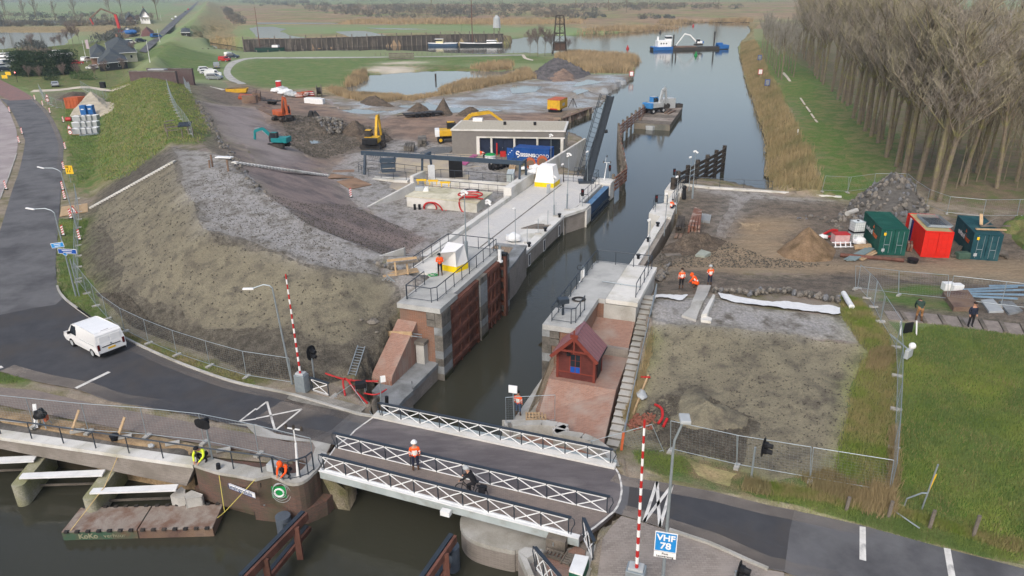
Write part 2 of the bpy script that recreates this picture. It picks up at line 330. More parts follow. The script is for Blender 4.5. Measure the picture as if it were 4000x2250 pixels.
RG=[
(M_MARSH,PZ("10 -1000,60 2576,40 / 20 2576,20 / 30 500,0 / 30 600,300 / 20 2400,300 / 10 2576,460 0,500 / 00 2360,420 2330,250 2150,30",-1),3,0),
(M_PG,PZ("00 -2000,20 1900,5 1620,180 1400,160 0,150 -2000,170",0),3,0),
(M_DRY,PZ("00 -1500,250 900,270 1300,240 1500,330 1300,420 1150,410 900,320 0,340 -1500,345",-.6),1.5,0),
(M_RG,PG("00 -1200,330 1100,420 1400,520 1330,820 1100,890 300,910 0,850 -1200,900"),1,0),
(M_PG,PZ("00 2350,240 / 10 0,245 1300,250 2576,252 / 20 700,270 1250,280 700,325 100,360 / 10 2576,350 1300,368 0,395 / 00 2380,400",.3),2,0),
(M_MARSH,PZ("10 300,320 1000,330 2500,330 2500,355 1000,368 600,390",.9),2,0),
(M_PG,PG("00 1640,385 1780,290 1900,205 1985,125 2050,20 2090,12 1985,168 1880,330 1800,420"),.5,0),
(M_DRY,PG("00 2000,180 2090,14 2150,25 2250,120 2330,260 2360,400 1930,390"),1.5,0),
(M_LAWN,PG("00 1410,620 1410,550 1540,460 1740,430 1900,490 2250,560 2330,600 2200,680 2180,790 1800,760"),.6,0),
(M_LAWN,PG("00 2576,585 2330,680 2330,760 2480,860 2576,880 / 10 400,880 700,880 820,870 1100,720 1300,640 1500,620 2000,650 2576,640 / 20 150,640 600,620 150,560 / 10 2576,560 1300,580 0,595"),.6,0),
(M_RG,PG("10 880,870 1100,730 1050,690 1300,640 2000,650 2400,700 1300,745"),1.2,.1),
(M_WS,PG("10 1080,710 1200,665 1500,660 1650,690 1400,725 1250,735"),1,.05),(M_WS,PG("10 1250,635 1500,618 1760,625 1600,645 1350,648"),.6,.05),
(M_DRY,PG("10 560,880 880,870 980,920 1450,955 1860,930 1880,850 2480,770 / 20 0,690 150,640 250,800 / 10 2576,820 2000,950 1700,1000 1300,1030 1000,1010 700,950"),.8,.1),
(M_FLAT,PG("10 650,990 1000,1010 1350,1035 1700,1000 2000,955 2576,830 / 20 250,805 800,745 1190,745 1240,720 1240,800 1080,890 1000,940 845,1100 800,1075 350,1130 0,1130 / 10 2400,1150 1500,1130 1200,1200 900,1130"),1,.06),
(M_SITE,PG("00 2250,800 2400,830 2576,880 / 10 240,900 650,990 850,1110 1200,1200 1500,1140 2300,1150 / 20 350,1130 800,1075 330,1275 / 10 2576,1300 1950,1290 1900,1443 / 11 2250,30 2000,200 1480,420 1150,420 750,330 530,150 320,0 / 10 220,1330 100,1220 0,1080 / 00 2420,1060 2280,910"),.6,.06),
(M_CLAY,PG("10 1380,1400 1950,1443 / 11 2576,300 2576,540 / 12 1900,100 1440,150 1100,900 / 11 1250,1340 1520,1110 1700,960 1190,720 850,420 700,330 900,120"),.3,.06),
(M_VERGE,PG("12 1100,880 1450,300 1900,50 / 22 0,0 1400,0 1400,400 1130,1443 / 23 1100,170 1150,460 0,300 / 12 1180,1312"),0,.0),
(M_MUD,PG("10 200,1150 400,1120 700,1180 1000,1240 1350,1300 1380,1443 / 11 900,120 560,150 330,10 / 10 220,1320 150,1240"),.7,.25),
(M_MUD,PG("00 1850,830 2280,900 2430,1055 2100,1010 1930,930"),.5,.15),
(M_GRAVEL,PG("00 1990,1005 2576,1090 / 10 30,1120 130,1270 230,1340 330,1443 / 11 340,10 540,160 0,240 / 01 2450,0 2300,-20 / 00 2350,1443 2200,1330 2100,1180"),.4,.02),
(M_BROWN,PG("01 2310,0 2460,0 / 11 0,235 540,155 660,290 730,335 0,250 / 01 2400,150"),.3,.04),(M_BROWN,PG("11 -250,60 0,240 730,335 840,400 900,470 1000,625 1190,720 1500,860 1730,960 1540,1090 1290,1135 1130,1060 720,905 480,790 160,560 0,380 -150,260"),.3,.05),
(M_RG,PG("00 1330,810 1480,760 1660,790 1820,830 1930,960 2000,1100 2100,1300 2200,1400 / 01 2000,0 1750,0 1300,330 1100,390 870,480 860,560 680,430 640,0 / 00 640,1443 480,1110 550,1000 1000,960 1130,880"),.4,.1),
(M_LAWN,PG("00 1090,1000 1060,900 1240,860 1330,800 1370,760 1200,900"),.4,.05),(M_GRASS,PG("00 1560,780 1650,790 1780,1050 1850,1250 1800,1380 1720,1330 1640,1150"),.3,.05),
(M_GRASS,PG("00 580,1100 1000,1160 990,1443 / 01 960,300 760,450 660,0 / 00 650,1443"),.5,.05),(M_MUD,PG("00 470,940 640,920 860,930 900,1000 700,1050 550,1010"),.5,.1),
(M_MUD,PG("00 1950,1010 2060,1010 2200,1250 2260,1443 / 01 2400,160 2100,110 2050,0 / 00 2060,1400 2120,1300"),.4,.2),
(M_DS,PG("01 1690,40 2080,90 2330,180 2420,250 / 11 -150,260 160,560 480,790 720,905 1130,1060 1290,1135 1270,1340 / 12 1440,0 1420,300 1140,880 940,900 700,960 300,920 / 02 2540,900 2100,680 1700,540 1350,400 1150,260 1000,40 / 01 950,1400 810,1200 800,1050 870,850 800,760 900,660 1000,480"),.25,.12),
(M_SLOPE,PG("01 1740,180 1830,420 1960,600 1990,770 2100,900 2400,1010 2576,1100 / 11 300,1160 700,1260 1250,1340 / 12 1400,0 1200,340 950,600 500,520 100,420 / 02 2300,420 1900,350 1500,150 1200,0 / 01 1150,1200 950,800 1000,640"),.6,.12),
(M_CLAY,PG("01 1740,40 2060,80 2330,190 2450,330 / 11 -120,280 0,420 160,560 480,790 720,905 1130,1060 1290,1135 1230,1330 900,1280 600,1225 300,1120 0,1000 / 01 2300,915 2090,880 2000,740 1960,590 1840,420 1800,200"),.35,.1),
(M_CLAY,PG("11 840,380 1100,360 1530,420 1200,600 1050,680 1000,600 950,500"),.4,.08),(M_CLAY,PG("11 1200,720 1550,640 2100,740 1950,880 1700,960 1500,850"),.4,.08),
(M_GRASS,PG("01 590,760 900,760 800,1080 850,1300 / 02 960,60 1130,370 930,330 740,190 640,110 575,0 / 01 565,1200"),.25,.06),
(M_RG,PG("02 930,335 1130,370 1350,500 1700,620 2150,780 2576,960 2540,1010 2300,950 1850,790 1500,640 1220,500"),.15,.05),
(M_VERGE,PG("12 0,985 340,1085 1180,1310 1270,1200 1200,1000 1130,900 700,960 300,930 0,960"),.2,.08),
(M_VERGE,PG("00 0,850 330,980 480,1110 560,1250 640,1443 / 01 645,0 600,760 560,760 -900,760 / 00 -900,1100 -900,850"),.0,.0),(M_GRASS,PG("00 -900,800 0,780 220,880 300,920 340,970 150,880 0,850 -900,900"),.3,.03),
(M_VERGE,PG("02 -600,700 0,780 100,900 450,1000 1100,1150 2300,1400 / 12 400,1480 / 13 700,200 / 03 1900,230 0,30 -800,-40"),.1,.02),(M_GRASS,PG("02 -600,780 0,870 330,940 340,960 250,1010 60,985 -600,940"),.2,.05),(M_SAND,PG("02 -500,1180 0,1240 500,1320 1250,1443 / 03 1900,130 2160,300 2000,300 0,-10"),.0,.03),
(M_DRY,PG("20 2380,225 2300,430 2280,540 2310,640 2330,760 2370,900 2430,1040 2480,1230 2540,1380 / 31 -40,330 20,420 45,466 540,480 520,340 480,220 420,60 / 30 350,1443 270,1220 150,1020 95,860 0,760 / 20 2540,620 2450,400 2500,240"),.7,.25),
(M_LITTER,PG("20 2500,240 / 30 0,250 600,200 2576,100 3500,100 / 31 3500,700 2576,700 1800,600 1280,260 / 30 1450,1443 1000,1000 600,850 100,600 0,500"),1,.15),
(M_GRASS,PG("20 2450,400 2540,620 / 30 0,760 95,860 150,1020 270,1220 350,1443 / 31 420,60 480,220 520,340 540,480 740,560 900,590 1100,500 1250,300 / 30 1400,1443 1000,1130 600,850 200,560 0,420"),.5,.08),
(M_RG,PG("30 450,900 640,900 1000,1250 1400,1443 / 31 1250,300 1000,360 830,240 / 30 800,1443 520,1230"),.8,.08),
(M_MUD,PG("21 1690,560 1830,430 2576,480 / 31 0,530 760,590 1000,640 1800,760 2576,720 5200,900 / 31 5200,1500 2576,1250 700,1250 0,1200 / 21 2300,1200 1420,1250 1370,1060 1560,730"),.4,.12),
(M_CLAY,PG("21 1830,440 2576,490 / 31 0,525 760,580 400,590 0,560 / 21 2400,560 2250,700 2150,960 2050,920 2150,700 2220,540 1830,480"),.3,.04),
(M_TRACK,PG("21 1500,1230 2100,1010 2350,780 2576,720 / 31 0,740 400,800 100,1000 500,1190 1200,1200 2576,1180 5200,1400 5200,1560 1500,1290 0,1300 / 21 2100,1330"),.5,.05),(M_SAND,PG("21 2280,790 2500,800 2450,880 2280,860"),.4,.02),
(M_MUD,PG("21 1400,1250 2100,1300 2576,1330 / 31 800,1290 2576,1400 5200,1680 / 32 5200,400 2576,100 1100,30 900,0 760,160 600,130 / 22 2400,80 1400,80 1340,100"),.3,.1),
(M_CLAY,PG("22 1340,280 1400,110 2050,110 2500,220 / 32 720,290 900,560 300,500 / 22 2400,480 1700,430 1420,400"),.3,.06),
(M_SLOPE,PG("22 1400,400 2400,440 / 32 300,480 920,580 1030,680 900,900 830,1100 780,1443 / 33 700,200 650,440 350,460 / 23 2542,520 2000,330 1560,210 1120,150 / 22 1130,1443 1250,1250 1340,900"),.4,.12),
(M_DS,PG("22 1700,1000 1800,980 2000,1130 2350,1300 2500,1443 / 23 2300,330 1700,180 1300,100 / 22 1500,1443 1650,1200"),.6,.15),
(M_RG,PG("22 1420,400 1390,640 1300,1000 1200,1330 1130,1340 1330,800"),.3,.08),
(M_RG,PG("32 740,90 920,130 1050,290 1200,480 1280,800 1270,1443 / 33 1250,420 1270,700 1000,660 650,450 740,100 / 32 800,1300 900,850 1030,660 920,560 760,300"),.25,.12),
(M_RG,PG("23 1180,200 1500,200 2100,330 2542,520 / 33 350,460 1000,650 1250,720 1500,830 2542,1120 2542,1340 1750,1160 900,930 0,700 / 23 2200,650 1600,500 1300,400"),.2,.1),
(M_GRASS,PG("33 0,560 600,680 1200,830 1700,980 2542,1200 2542,1330 1750,1150 900,920 0,700 / 23 2300,620 2542,560"),.2,.08),(M_SAND,PG("23 1700,260 1850,330 2240,430 2150,560 1850,450"),.25,.04),(M_VERGE,PG("23 1060,250 1180,250 1300,400 1600,500 2200,640 2542,740 / 33 250,790 200,840 / 23 2542,760 1600,540 1120,450"),.2,.02),
(M_LAWN,PG("32 1200,340 1300,360 1700,380 2576,500 5200,880 / 33 5200,2300 2542,1250 1500,830 1270,720 / 32 1290,1443 1310,700 1310,480"),.15,.08),(M_GRASS,PG("32 1320,750 2000,800 5000,1100 / 33 5000,2200 1500,820 1270,700"),1.0,.06),
(M_MUD,PG("32 1060,140 1700,60 2576,140 5200,420 5200,860 2576,400 1700,300 1200,250"),.2,.05),(M_GRASS,PG("32 1050,60 1250,70 1750,140 1850,250 1500,220 1100,130"),.4,.08),(M_GRASS,PG("32 1120,40 1780,-10 1780,70 1200,80"),.4,.08),
(M_VERGE,PG("23 1100,850 1700,1050 2300,1300 2542,1443 2542,1700 600,1700 700,1300 900,1050"),.0,.0),(M_VERGE,PG("33 0,1290 200,1443 200,1800 -400,1800 -400,1330"),0,0),
]
LOCKPIT=[LU(-13,-1.2),LU(-6,-.8),LU(-1,-1),LU(8,-1),LU(18,-1.5),LU(21,-3),LU(38,-3),LU(41,-1.5),LU(55,-2),LU(59,-2),LU(59,9),LU(43,9),LU(41,11),LU(18,11),LU(15,8.3),LU(1,8.3),LU(-6,8.0),LU(-13,7.6)]
SOUTH=PZ("12 1270,1240 / 13 900,460 600,420 520,400 100,380 / 03 2150,330 1900,290 0,-40 -900,-150 -900,1700 / 13 0,1800 / 23 100,1800 400,1500 300,1230 700,1080 / 23 560,1010 / 22 -100,1380 50,1250",-.4)
WALLIN=PZ("a 1690,1040 2130,740 / 20 800,1140 845,1105",ZW)
NB=[P1("c 2060,480",ZW),P1("c 2060,230",-.3)]+PZ("a 1640,1035 2150,600",ZW)+PZ("20 330,1262 800,1100",-1.4)
pits=[(PZ(CANAL_N,ZW)+PZ("21 2300,460 1840,430 1640,440",ZW)+[LU(50,9.5),LU(44,9.5),LU(43,8),LU(42,-.5),LU(54,-1.5)]+NB[1:],-4.5),(LOCKPIT,-4.5),(SOUTH,-4.6)]
PONDS=[(PZ(s_,z),z)for s_,z in[
("00 -2000,330 780,325 700,400 640,490 300,480 0,500 -2000,560",-.9),("00 -1500,205 1400,200 1400,225 0,245 -1500,250",-.9),("00 0,545 720,555 700,580 0,590",-.6),
("00 2510,290 / 10 0,270 170,268 310,290 240,320 320,350 580,390 0,385 / 00 2570,370",.55),("10 800,318 1000,310 1150,320 1340,357 960,372",.6),("10 1110,275 1500,283 1830,294 1500,302 1250,296",.0),("10 20,225 830,230 830,238 20,241",-.2),("20 700,272 900,270 1110,283 900,288",-.9),
("10 880,885 1120,765 1300,742 1700,715 2150,712 2480,718 2600,700 2590,740 2480,775 2100,800 1870,870 1850,935 1600,970 1450,950 1100,930 960,925",-1.05),
("10 1420,1060 1600,1035 1700,1010 1900,1075 2200,1090 2350,1085 2490,1112 2300,1132 1980,1135 1780,1110 1500,1095",-.98),("10 800,1100 1000,1090 1200,1110 1460,1112 1300,1135 1100,1160 900,1130",-.85),
("20 0,850 300,870 250,920 0,940",-1.05),("20 600,865 760,800 900,830 760,850 640,872",-1.2),("20 600,925 700,890 775,910 640,955",-1.2),("10 530,1412 640,1405 700,1425 660,1443 540,1440",-.62),("10 1000,385 1500,375 1500,380 1000,390",.7),("30 1450,130 2000,90 3200,90 3400,800 2500,860 2150,830 1900,560 1650,350",-1.2)]]
pits+=[(p,None)for p,z in PONDS]
def fract(ring,amp,closed=True,seed=0):
 rnd=random.Random(seed);out=[]
 n=len(ring)
 for i in range(n if closed else n-1):
  a,b=V3(ring[i][:2]),V3(ring[(i+1)%n][:2]);L=(b-a).length;dist=max(20,(a+b).length/2)
  seg=[a,b];am=amp*(dist/60)**.7
  while am>0 and(seg[1]-seg[0]).length>max(.25,dist*.006)and len(seg)<200:
   ns=[seg[0]]
   for p,q in zip(seg,seg[1:]):
    d=q-p;nrm=V3((-d.y,d.x));k=min(am,d.length*.35)
    ns+=[(p+q)/2+nrm.normalized()*rnd.uniform(-k,k)if d.length>1e-6 else p,q]
   seg=ns;am*=.5
  out+=seg[:-1]
 if not closed:out.append(V3(ring[-1][:2]))
 return out
_ord={}
def inside(ring,X,Y):
 k=(id(X.base),len(X),float(X[0]))
 if k not in _ord:o=np.argsort(Y);_ord[k]=(o,Y[o].copy(),X[o].copy())
 o,ys,xs=_ord[k];cc=np.zeros(len(ys),bool);n=len(ring)
 for i in range(n):
  x1,y1,x2,y2=ring[i][0],ring[i][1],ring[i-1][0],ring[i-1][1]
  if y1==y2:continue
  lo,hi=np.searchsorted(ys,(min(y1,y2),max(y1,y2)))
  if hi>lo:cc[lo:hi]^=xs[lo:hi]<(x2-x1)*(ys[lo:hi]-y1)/(y2-y1)+x1
 c=np.zeros(len(ys),bool);c[o]=cc;return c
rings=[fract(p,am,seed=i)for i,(m,p,am,rel)in enumerate(RG)]
prings=[fract(p,.35 if i==0 or i>2 else 0,seed=100+i)for i,(p,z)in enumerate(pits)]
V2,E2=[],[]
for rg in rings+prings:
 b=len(V2);V2+=[V3((p[0],p[1]))for p in rg];E2+=[(b+i,b+(i+1)%len(rg))for i in range(len(rg))]
NA,NR=360,400
az=np.linspace(math.radians(-50),math.radians(50),NA);rd=11*(2900/11)**(np.arange(NR)/(NR-1))
A_,D_=np.meshgrid(az,rd);A_=A_+np.random.uniform(-.4,.4,A_.shape)*(az[1]-az[0]);D_=D_*(1+np.random.uniform(-.4,.4,D_.shape)*.017)
gx,gy=(D_*np.sin(A_)).ravel(),(D_*np.cos(A_)).ravel()
V2+=[V3((float(x),float(y)))for x,y in zip(gx,gy)]
V2+=[V3(p)for p in((-6000,-150),(6000,-150),(6000,6000),(-6000,6000),(-60,3),(60,3),(0,2))]
r=delaunay_2d_cdt(V2,E2,[],0,1e-3,False)
gv=np.array([(p.x,p.y)for p in r[0]]);gf=np.array([f for f in r[2]if len(f)==3])
gzv=np.array([gz(x,y)for x,y in gv])
def vnoise(x,y,s):
 x,y=x/s,y/s;xi,yi=np.floor(x).astype(int),np.floor(y).astype(int);fx,fy=x-xi,y-yi
 fx,fy=fx*fx*(3-2*fx),fy*fy*(3-2*fy)
 h=lambda a,b:(np.sin(a*127.1+b*311.7)*43758.5453)%1.0
 return(h(xi,yi)*(1-fx)+h(xi+1,yi)*fx)*(1-fy)+(h(xi,yi+1)*(1-fx)+h(xi+1,yi+1)*fx)*fy-.5
cxy=gv[gf].mean(axis=1);mi=np.where(np.hypot(cxy[:,0],cxy[:,1])<210,GI[M_VERGE],0);rel=np.zeros(len(gv))
for(m,p,am,rl),rg in zip(RG,rings):
 mi[inside(rg,cxy[:,0],cxy[:,1])]=GI[m]
 k=inside(rg,gv[:,0],gv[:,1]);rel[k]=rl
ns=vnoise(gv[:,0],gv[:,1],2.3)+.6*vnoise(gv[:,0]+9,gv[:,1],.9)+.35*vnoise(gv[:,0],gv[:,1]+5,.45)
gzv=gzv+ns*rel
KEY=np.round(gv[:,0]*100).astype(np.int64)*10**8+np.round(gv[:,1]*100).astype(np.int64)
for(p,z),rg in zip(pits,prings):
 rg2=[V3(q)for q in rg];k=inside(rg,gv[:,0],gv[:,1]);kf=inside(rg,cxy[:,0],cxy[:,1])
 if z is not None:
  gzv[k]=z;mi[kf]=GI[M_BED]
  if rg is prings[0]:ra=np.array([(q[0],q[1])for q in rg]);on=np.isin(KEY,np.round(ra[:,0]*100).astype(np.int64)*10**8+np.round(ra[:,1]*100).astype(np.int64));gzv[on]=np.minimum(gzv[on],-2.5)
 else:
  i_=prings.index(rg)-3;zp=PONDS[i_][1];gzv[k]=zp-.35
  ra=np.array([(q[0],q[1])for q in rg]);kr=np.round(ra[:,0]*100).astype(np.int64)*10**8+np.round(ra[:,1]*100).astype(np.int64)
  on=np.isin(KEY,kr);gzv[on]=np.minimum(np.maximum(gzv[on],zp-.05),zp+.12)
UNDER=[([LU(10,8.8),LU(9.6,13.3),LU(-7,14.5),LU(-9,13),LU(-6,8)],-1.9),([LU(-7,-3.6),LU(.8,-3.8),LU(.8,0),LU(-7,0)],-2.2),([LU(-5.6,-3.2),LU(-2.4,-3.2),LU(-4,0),LU(-7,0)],-2.0),
([LU(13.4,-10.2),LU(13.4,-1),LU(55,-1),LU(55,-10.2)],-1.5),([LU(.5,-3.6),LU(6.4,-3.6),LU(6.4,-5.9),LU(13.6,-5.9),LU(13.6,0),LU(.5,0)],-3),([LU(.4,7.4),LU(.4,10.8),LU(6,10.8),LU(6.2,13),LU(13.6,13),LU(13.6,7.4)],1.2),
(PZ("22 -100,1380 300,1370 550,1430 / 23 420,30 700,75 850,150 950,230 1010,310 1080,420 1000,400 500,250 0,100",-.5),-3.2),(PZ("23 60,1200 310,1195 660,1080 720,1030 830,1080 760,1443 700,1800 230,1800",-.35),-1.6),(PZ("13 1180,-20 600,420 / 23 640,1090 1090,850 1100,600 1040,380",0),-1.4)]
for rg,zz in UNDER:
 k=inside(rg,gv[:,0],gv[:,1]);gzv[k]=np.minimum(gzv[k],zz)
for rg in(PZ(KERB_R+" / 12 1000,1440 / 13 800,150 740,140 / 12 100,1440 / 02 2400,1400 1600,1230 800,1040 0,850 -900,720 / 01 -700,1300 0,880 130,450 250,0 / 00 200,1290 0,990 -700,760 -700,560 180,890",0),PZ("23 1040,425 1500,520 2542,745 / 33 250,792 1750,1172 3600,1660 3600,2100 160,1405 / 23 2300,1272 1220,882 1085,842",0),
  PZ("02 -700,880 0,1012 1000,1190 2300,1440 / 13 740,160 560,385 0,232 / 03 1500,45 / 02 0,1190 -700,1080",0)):
 k=inside(rg,gv[:,0],gv[:,1]);gzv[k]=np.minimum(gzv[k],-.12)
avgc=np.array([np.mean([e.default_value[:3]for n_ in m.node_tree.nodes if n_.type=='MIX' and n_.blend_type=='MIX' for e in(n_.inputs[6],n_.inputs[7])if not e.is_linked][-2:]or[[.1,.1,.1]],axis=0)for m in GM])
okf=mi!=GI[M_BED];fcol=avgc[mi];vs_,vn_=np.zeros((len(gv),3)),np.zeros(len(gv))
for k in range(3):np.add.at(vs_,gf[okf,k],fcol[okf]);np.add.at(vn_,gf[okf,k],1)
vcol=vs_/np.maximum(vn_,1)[:,None];ea=np.concatenate([gf[okf][:,[0,1]],gf[okf][:,[1,2]],gf[okf][:,[2,0]]])
for it in range(5):
 s2,n2=vcol.copy(),np.ones(len(gv));np.add.at(s2,ea[:,0],vcol[ea[:,1]]);np.add.at(n2,ea[:,0],1);np.add.at(s2,ea[:,1],vcol[ea[:,0]]);np.add.at(n2,ea[:,1],1);vcol=s2/n2[:,None]
lean=np.clip(vcol[gf]/np.maximum(fcol[:,None,:],.005)-1,-.7,1.8);lean[~okf]=0
for m in GM:
 n=m.node_tree.nodes;l=m.node_tree.links;b=n['Principled BSDF'];lk=b.inputs['Base Color'].links
 if not lk:continue
 at_=n.new('ShaderNodeAttribute');at_.attribute_name='lean';ad=n.new('ShaderNodeVectorMath');ad.operation='ADD';ad.inputs[1].default_value=(1,1,1);mu=n.new('ShaderNodeVectorMath');mu.operation='MULTIPLY'
 l.new(at_.outputs['Vector'],ad.inputs[0]);l.new(lk[0].from_socket,mu.inputs[0]);l.new(ad.outputs[0],mu.inputs[1]);l.new(mu.outputs[0],b.inputs['Base Color'])
def make_ground():
 me=bpy.data.meshes.new('ground');me.from_pydata(np.column_stack([gv,gzv]).tolist(),[],gf.tolist())
 for m in GM:me.materials.append(m)
 me.polygons.foreach_set('material_index',mi.tolist());me.polygons.foreach_set('use_smooth',[True]*len(gf));me.update();ca=me.attributes.new('lean','FLOAT_VECTOR','CORNER');ca.data.foreach_set('vector',lean.reshape(-1))
 o=bpy.data.objects.new('ground',me);COL.objects.link(o);return tag(o,kind=KS)
GROUND=make_ground()
GB=BVHTree.FromPolygons([V3((a[0],a[1],z))for a,z in zip(gv,gzv)],gf.tolist())
def gh(x,y):
 h=GB.ray_cast(V3((x,y,300)),V3((0,0,-1)));return h[0].z if h[0]else 0.0
def drop(p,dz=0.0):return V3((p[0],p[1],gh(p[0],p[1])+dz))
def watermat(name,c,rough,b1,s1):
 m=bpy.data.materials.new(name);m.use_nodes=True;n=m.node_tree.nodes;l=m.node_tree.links;b=n['Principled BSDF']
 b.inputs['Base Color'].default_value=lin(c);b.inputs['Roughness'].default_value=rough;b.inputs['IOR'].default_value=1.33;b.inputs['Specular IOR Level'].default_value=.5
 tc=n.new('ShaderNodeTexCoord');mp=n.new('ShaderNodeMapping');mp.inputs['Scale'].default_value=(1,1.6,1);mp.inputs['Rotation'].default_value=(0,0,.4);l.new(tc.outputs['Object'],mp.inputs[0])
 a=n.new('ShaderNodeTexNoise');a.inputs['Scale'].default_value=s1;a.inputs['Detail'].default_value=4;a.inputs['Roughness'].default_value=.55;a.inputs['Distortion'].default_value=.6;l.new(mp.outputs[0],a.inputs['Vector'])
 bp=n.new('ShaderNodeBump');bp.inputs['Distance'].default_value=b1;l.new(a.outputs['Fac'],bp.inputs['Height']);l.new(bp.outputs[0],b.inputs['Normal'])
 return m
M_WATER=watermat('canal_water','#3a3a31',.03,.009,1.9)
M_POND=watermat('pond_water','#6b6f6c',.04,.004,1.2)
w=MB();w.add([(-900,-40,ZW),(900,-40,ZW),(900,1500,ZW),(-900,1500,ZW)],[(0,1,2,3)])
tag(w.mk('water',M_WATER,loc=(0,0,ZW)),kind=KS)
for(p,z),rg in zip(PONDS,prings[3:]):
 b=MB();b.poly([(q[0],q[1],z)for q in rg]);tag(b.mk('pond',M_POND),kind=KS)
# ================================================================ ROADS, PAVEMENTS, BRIDGE, LOCK
M_ASPH=mat('asphalt','#616163','#6a6a6b',.6,.9,.012,40,c3='#4f4f51',s3=.25,t3=.56,fine=.3,spec=.15)
M_ASPHN=mat('new_asphalt','#414246','#4a4b4e',.8,.9,.01,45,c3='#4b4846',s3=.22,t3=.58,fine=.35,spec=.15)
M_BA=mat('worn_bridge_asphalt','#5c5758','#686364',1.2,.85,.01,40,c3='#807a78',s3=.35,t3=.58,st=(.5,1.6,1),fine=.3)
M_PINK=mat('pinkish_cycle_path','#8f8584','#9a9190',.7,.9,.01,20,c3='#a8a09c',s3=.2,t3=.55,fine=.25)
M_REDBR=brickmat('red_road_brick','#8f6a62','#7d5b55','#6b5c57',rotx=False,bw=.22,bh=.11)
M_BROWNBR=brickmat('brown_path_brick','#84786f','#746a64','#68605a',rotx=False,bw=.21,bh=.1,dirt='#85786f')
M_GREYBR=brickmat('grey_path_brick','#938a82','#827971','#716960',rotx=False,bw=.24,bh=.12,dirt='#9b9188')
M_COBBLE=brickmat('stone_setts','#979289','#838078','#5f5b52',rotx=False,bw=.22,bh=.14)
M_C=mat('concrete','#b4b2ac','#a4a29c',.8,.85,.01,8,c3='#8e8b80',s3=.35,t3=.58,fine=.2)
M_WC=mat('pale_concrete','#d2d0ca','#c3c1bb',.5,.85,.008,8,c3='#a9a595',s3=.3,t3=.6,fine=.15)
M_SN=mat('blue_stone','#8f9293','#7f8283',.9,.8,.01,7,c3='#6b6d6c',s3=.6,t3=.55,fine=.3)
M_PSTONE=mat('pale_stone','#b3b3af','#a5a5a1',.8,.8,.01,7,c3='#8f908d',s3=.5,t3=.58,fine=.25)
M_DT=mat('dark_stone','#6b6761','#7d7870',1.1,.85,.02,6,c3='#4d4a45',s3=.7,t3=.54,fine=.4)
M_PAVE=brickmat('pale_pavers','#cbc9c5','#bfbdb9','#a9a7a3',rotx=False,bw=.2,bh=.1,dirt='#c9c5bc')
M_BRICK=brickmat('orange_brick','#8d6048','#79513f','#857a6e',dirt='#6f6358')
M_OBRICK=brickmat('old_grey_brick','#8f8780','#7c756e','#948d84',dirt='#726b62')
M_DBRICK=brickmat('mossy_dark_brick','#6a4a40','#54413a','#5f594e',dirt='#4b4c38')
M_RAMPBR=brickmat('ramp_brick','#99715f','#875f50','#8f8479',rotx=False,bw=.21,bh=.07,dirt='#9a8f85')
M_PAINT=mat('road_paint','#d8d6d0','#bdbab3',2,.7,c3='#77767a',s3=1.3,t3=.62)
M_S=mat('dark_blue_steel','#2c343c','#343c45',2,.45,metal=.2,spec=.5)
M_W=mat('white_paint','#dfe0df','#d2d3d2',2,.5,spec=.4)
M_G=mat('galvanised','#8d979c','#9ba4a8',4,.45,metal=.5,spec=.5)
M_GIRD=mat('grey_girder','#aab2b2','#9ca5a5',1.5,.55,c3='#8b8c84',s3=.8,t3=.62)
M_WOOD=mat('hardwood','#68443a','#785347',2.5,.7,.01,12,c3='#533a31',s3=.8,t3=.55,st=(1,1,.25),fine=.3)
M_WOOD2=mat('raw_timber','#b99f7d','#a68c6c',3,.8,.005,14,st=(1,.3,1),fine=.2)
M_GW=mat('weathered_timber','#7d756b','#696259',2.5,.9,.01,10,c3='#57524b',s3=.9,t3=.55,fine=.3)
M_DW=mat('tarred_timber','#35302c','#443e38',2,.85,.01,8,c3='#5b554e',s3=.8,t3=.58,fine=.3)
M_K=mat('black_plastic','#1b1c1e','#232427',4,.5)
M_RED=mat('red_paint','#b3211f','#a31c1b',4,.5,spec=.5)
M_RUST=mat('rusty_steel','#76604f','#877566',1.2,.85,.01,9,c3='#5d4a44',s3=.6,t3=.54,fine=.3)
def ring(s_,z):return PZ(s_,z)
def sheet(name,pts,m,dz=0.0,thick=None):
 b=MB();b.poly([(p[0],p[1],p[2]+dz)for p in pts]);return tag(b.mk(name,m),kind=KS)
def sln(pts,k=3):
 out=[];n=len(pts)
 for i in range(n-1):
  p0,p1,p2,p3=pts[max(i-1,0)],pts[i],pts[i+1],pts[min(i+2,n-1)]
  for j in range(k):
   t=j/k;out.append(.5*((2*p1)+(p2-p0)*t+(2*p0-5*p1+4*p2-p3)*t*t+(3*p1-p0-3*p2+p3)*t**3))
 return out+[pts[-1]]
KR=sln(PZ(KERB_R,.02))
SEAM_L=PZ("12 1180,1312 1000,1440 / 13 930,60 800,150",.02)
LOWE=sln(PZ("13 740,140 / 12 100,1440 / 02 2400,1400 2000,1310 1600,1230 1100,1150 800,1040 350,950 0,850",.02))
LEFTE=sln(PZ("01 0,880 60,680 130,450 200,250 250,0 / 00 240,1380 200,1290 100,1090 0,990",.02))
sheet('road',KR+SEAM_L[1:]+LOWE+PZ("02 -900,720 / 01 -700,1300",.02)+LEFTE+PZ("00 100,1010",.02),M_ASPH)
sheet('brick_road',PZ("00 -700,560 0,800 180,890 335,978 325,1000 100,1012 0,960 -700,760",.024),M_REDBR)
NEWL=[p for p in KR if p.y<P1("02 640,110",0).y]
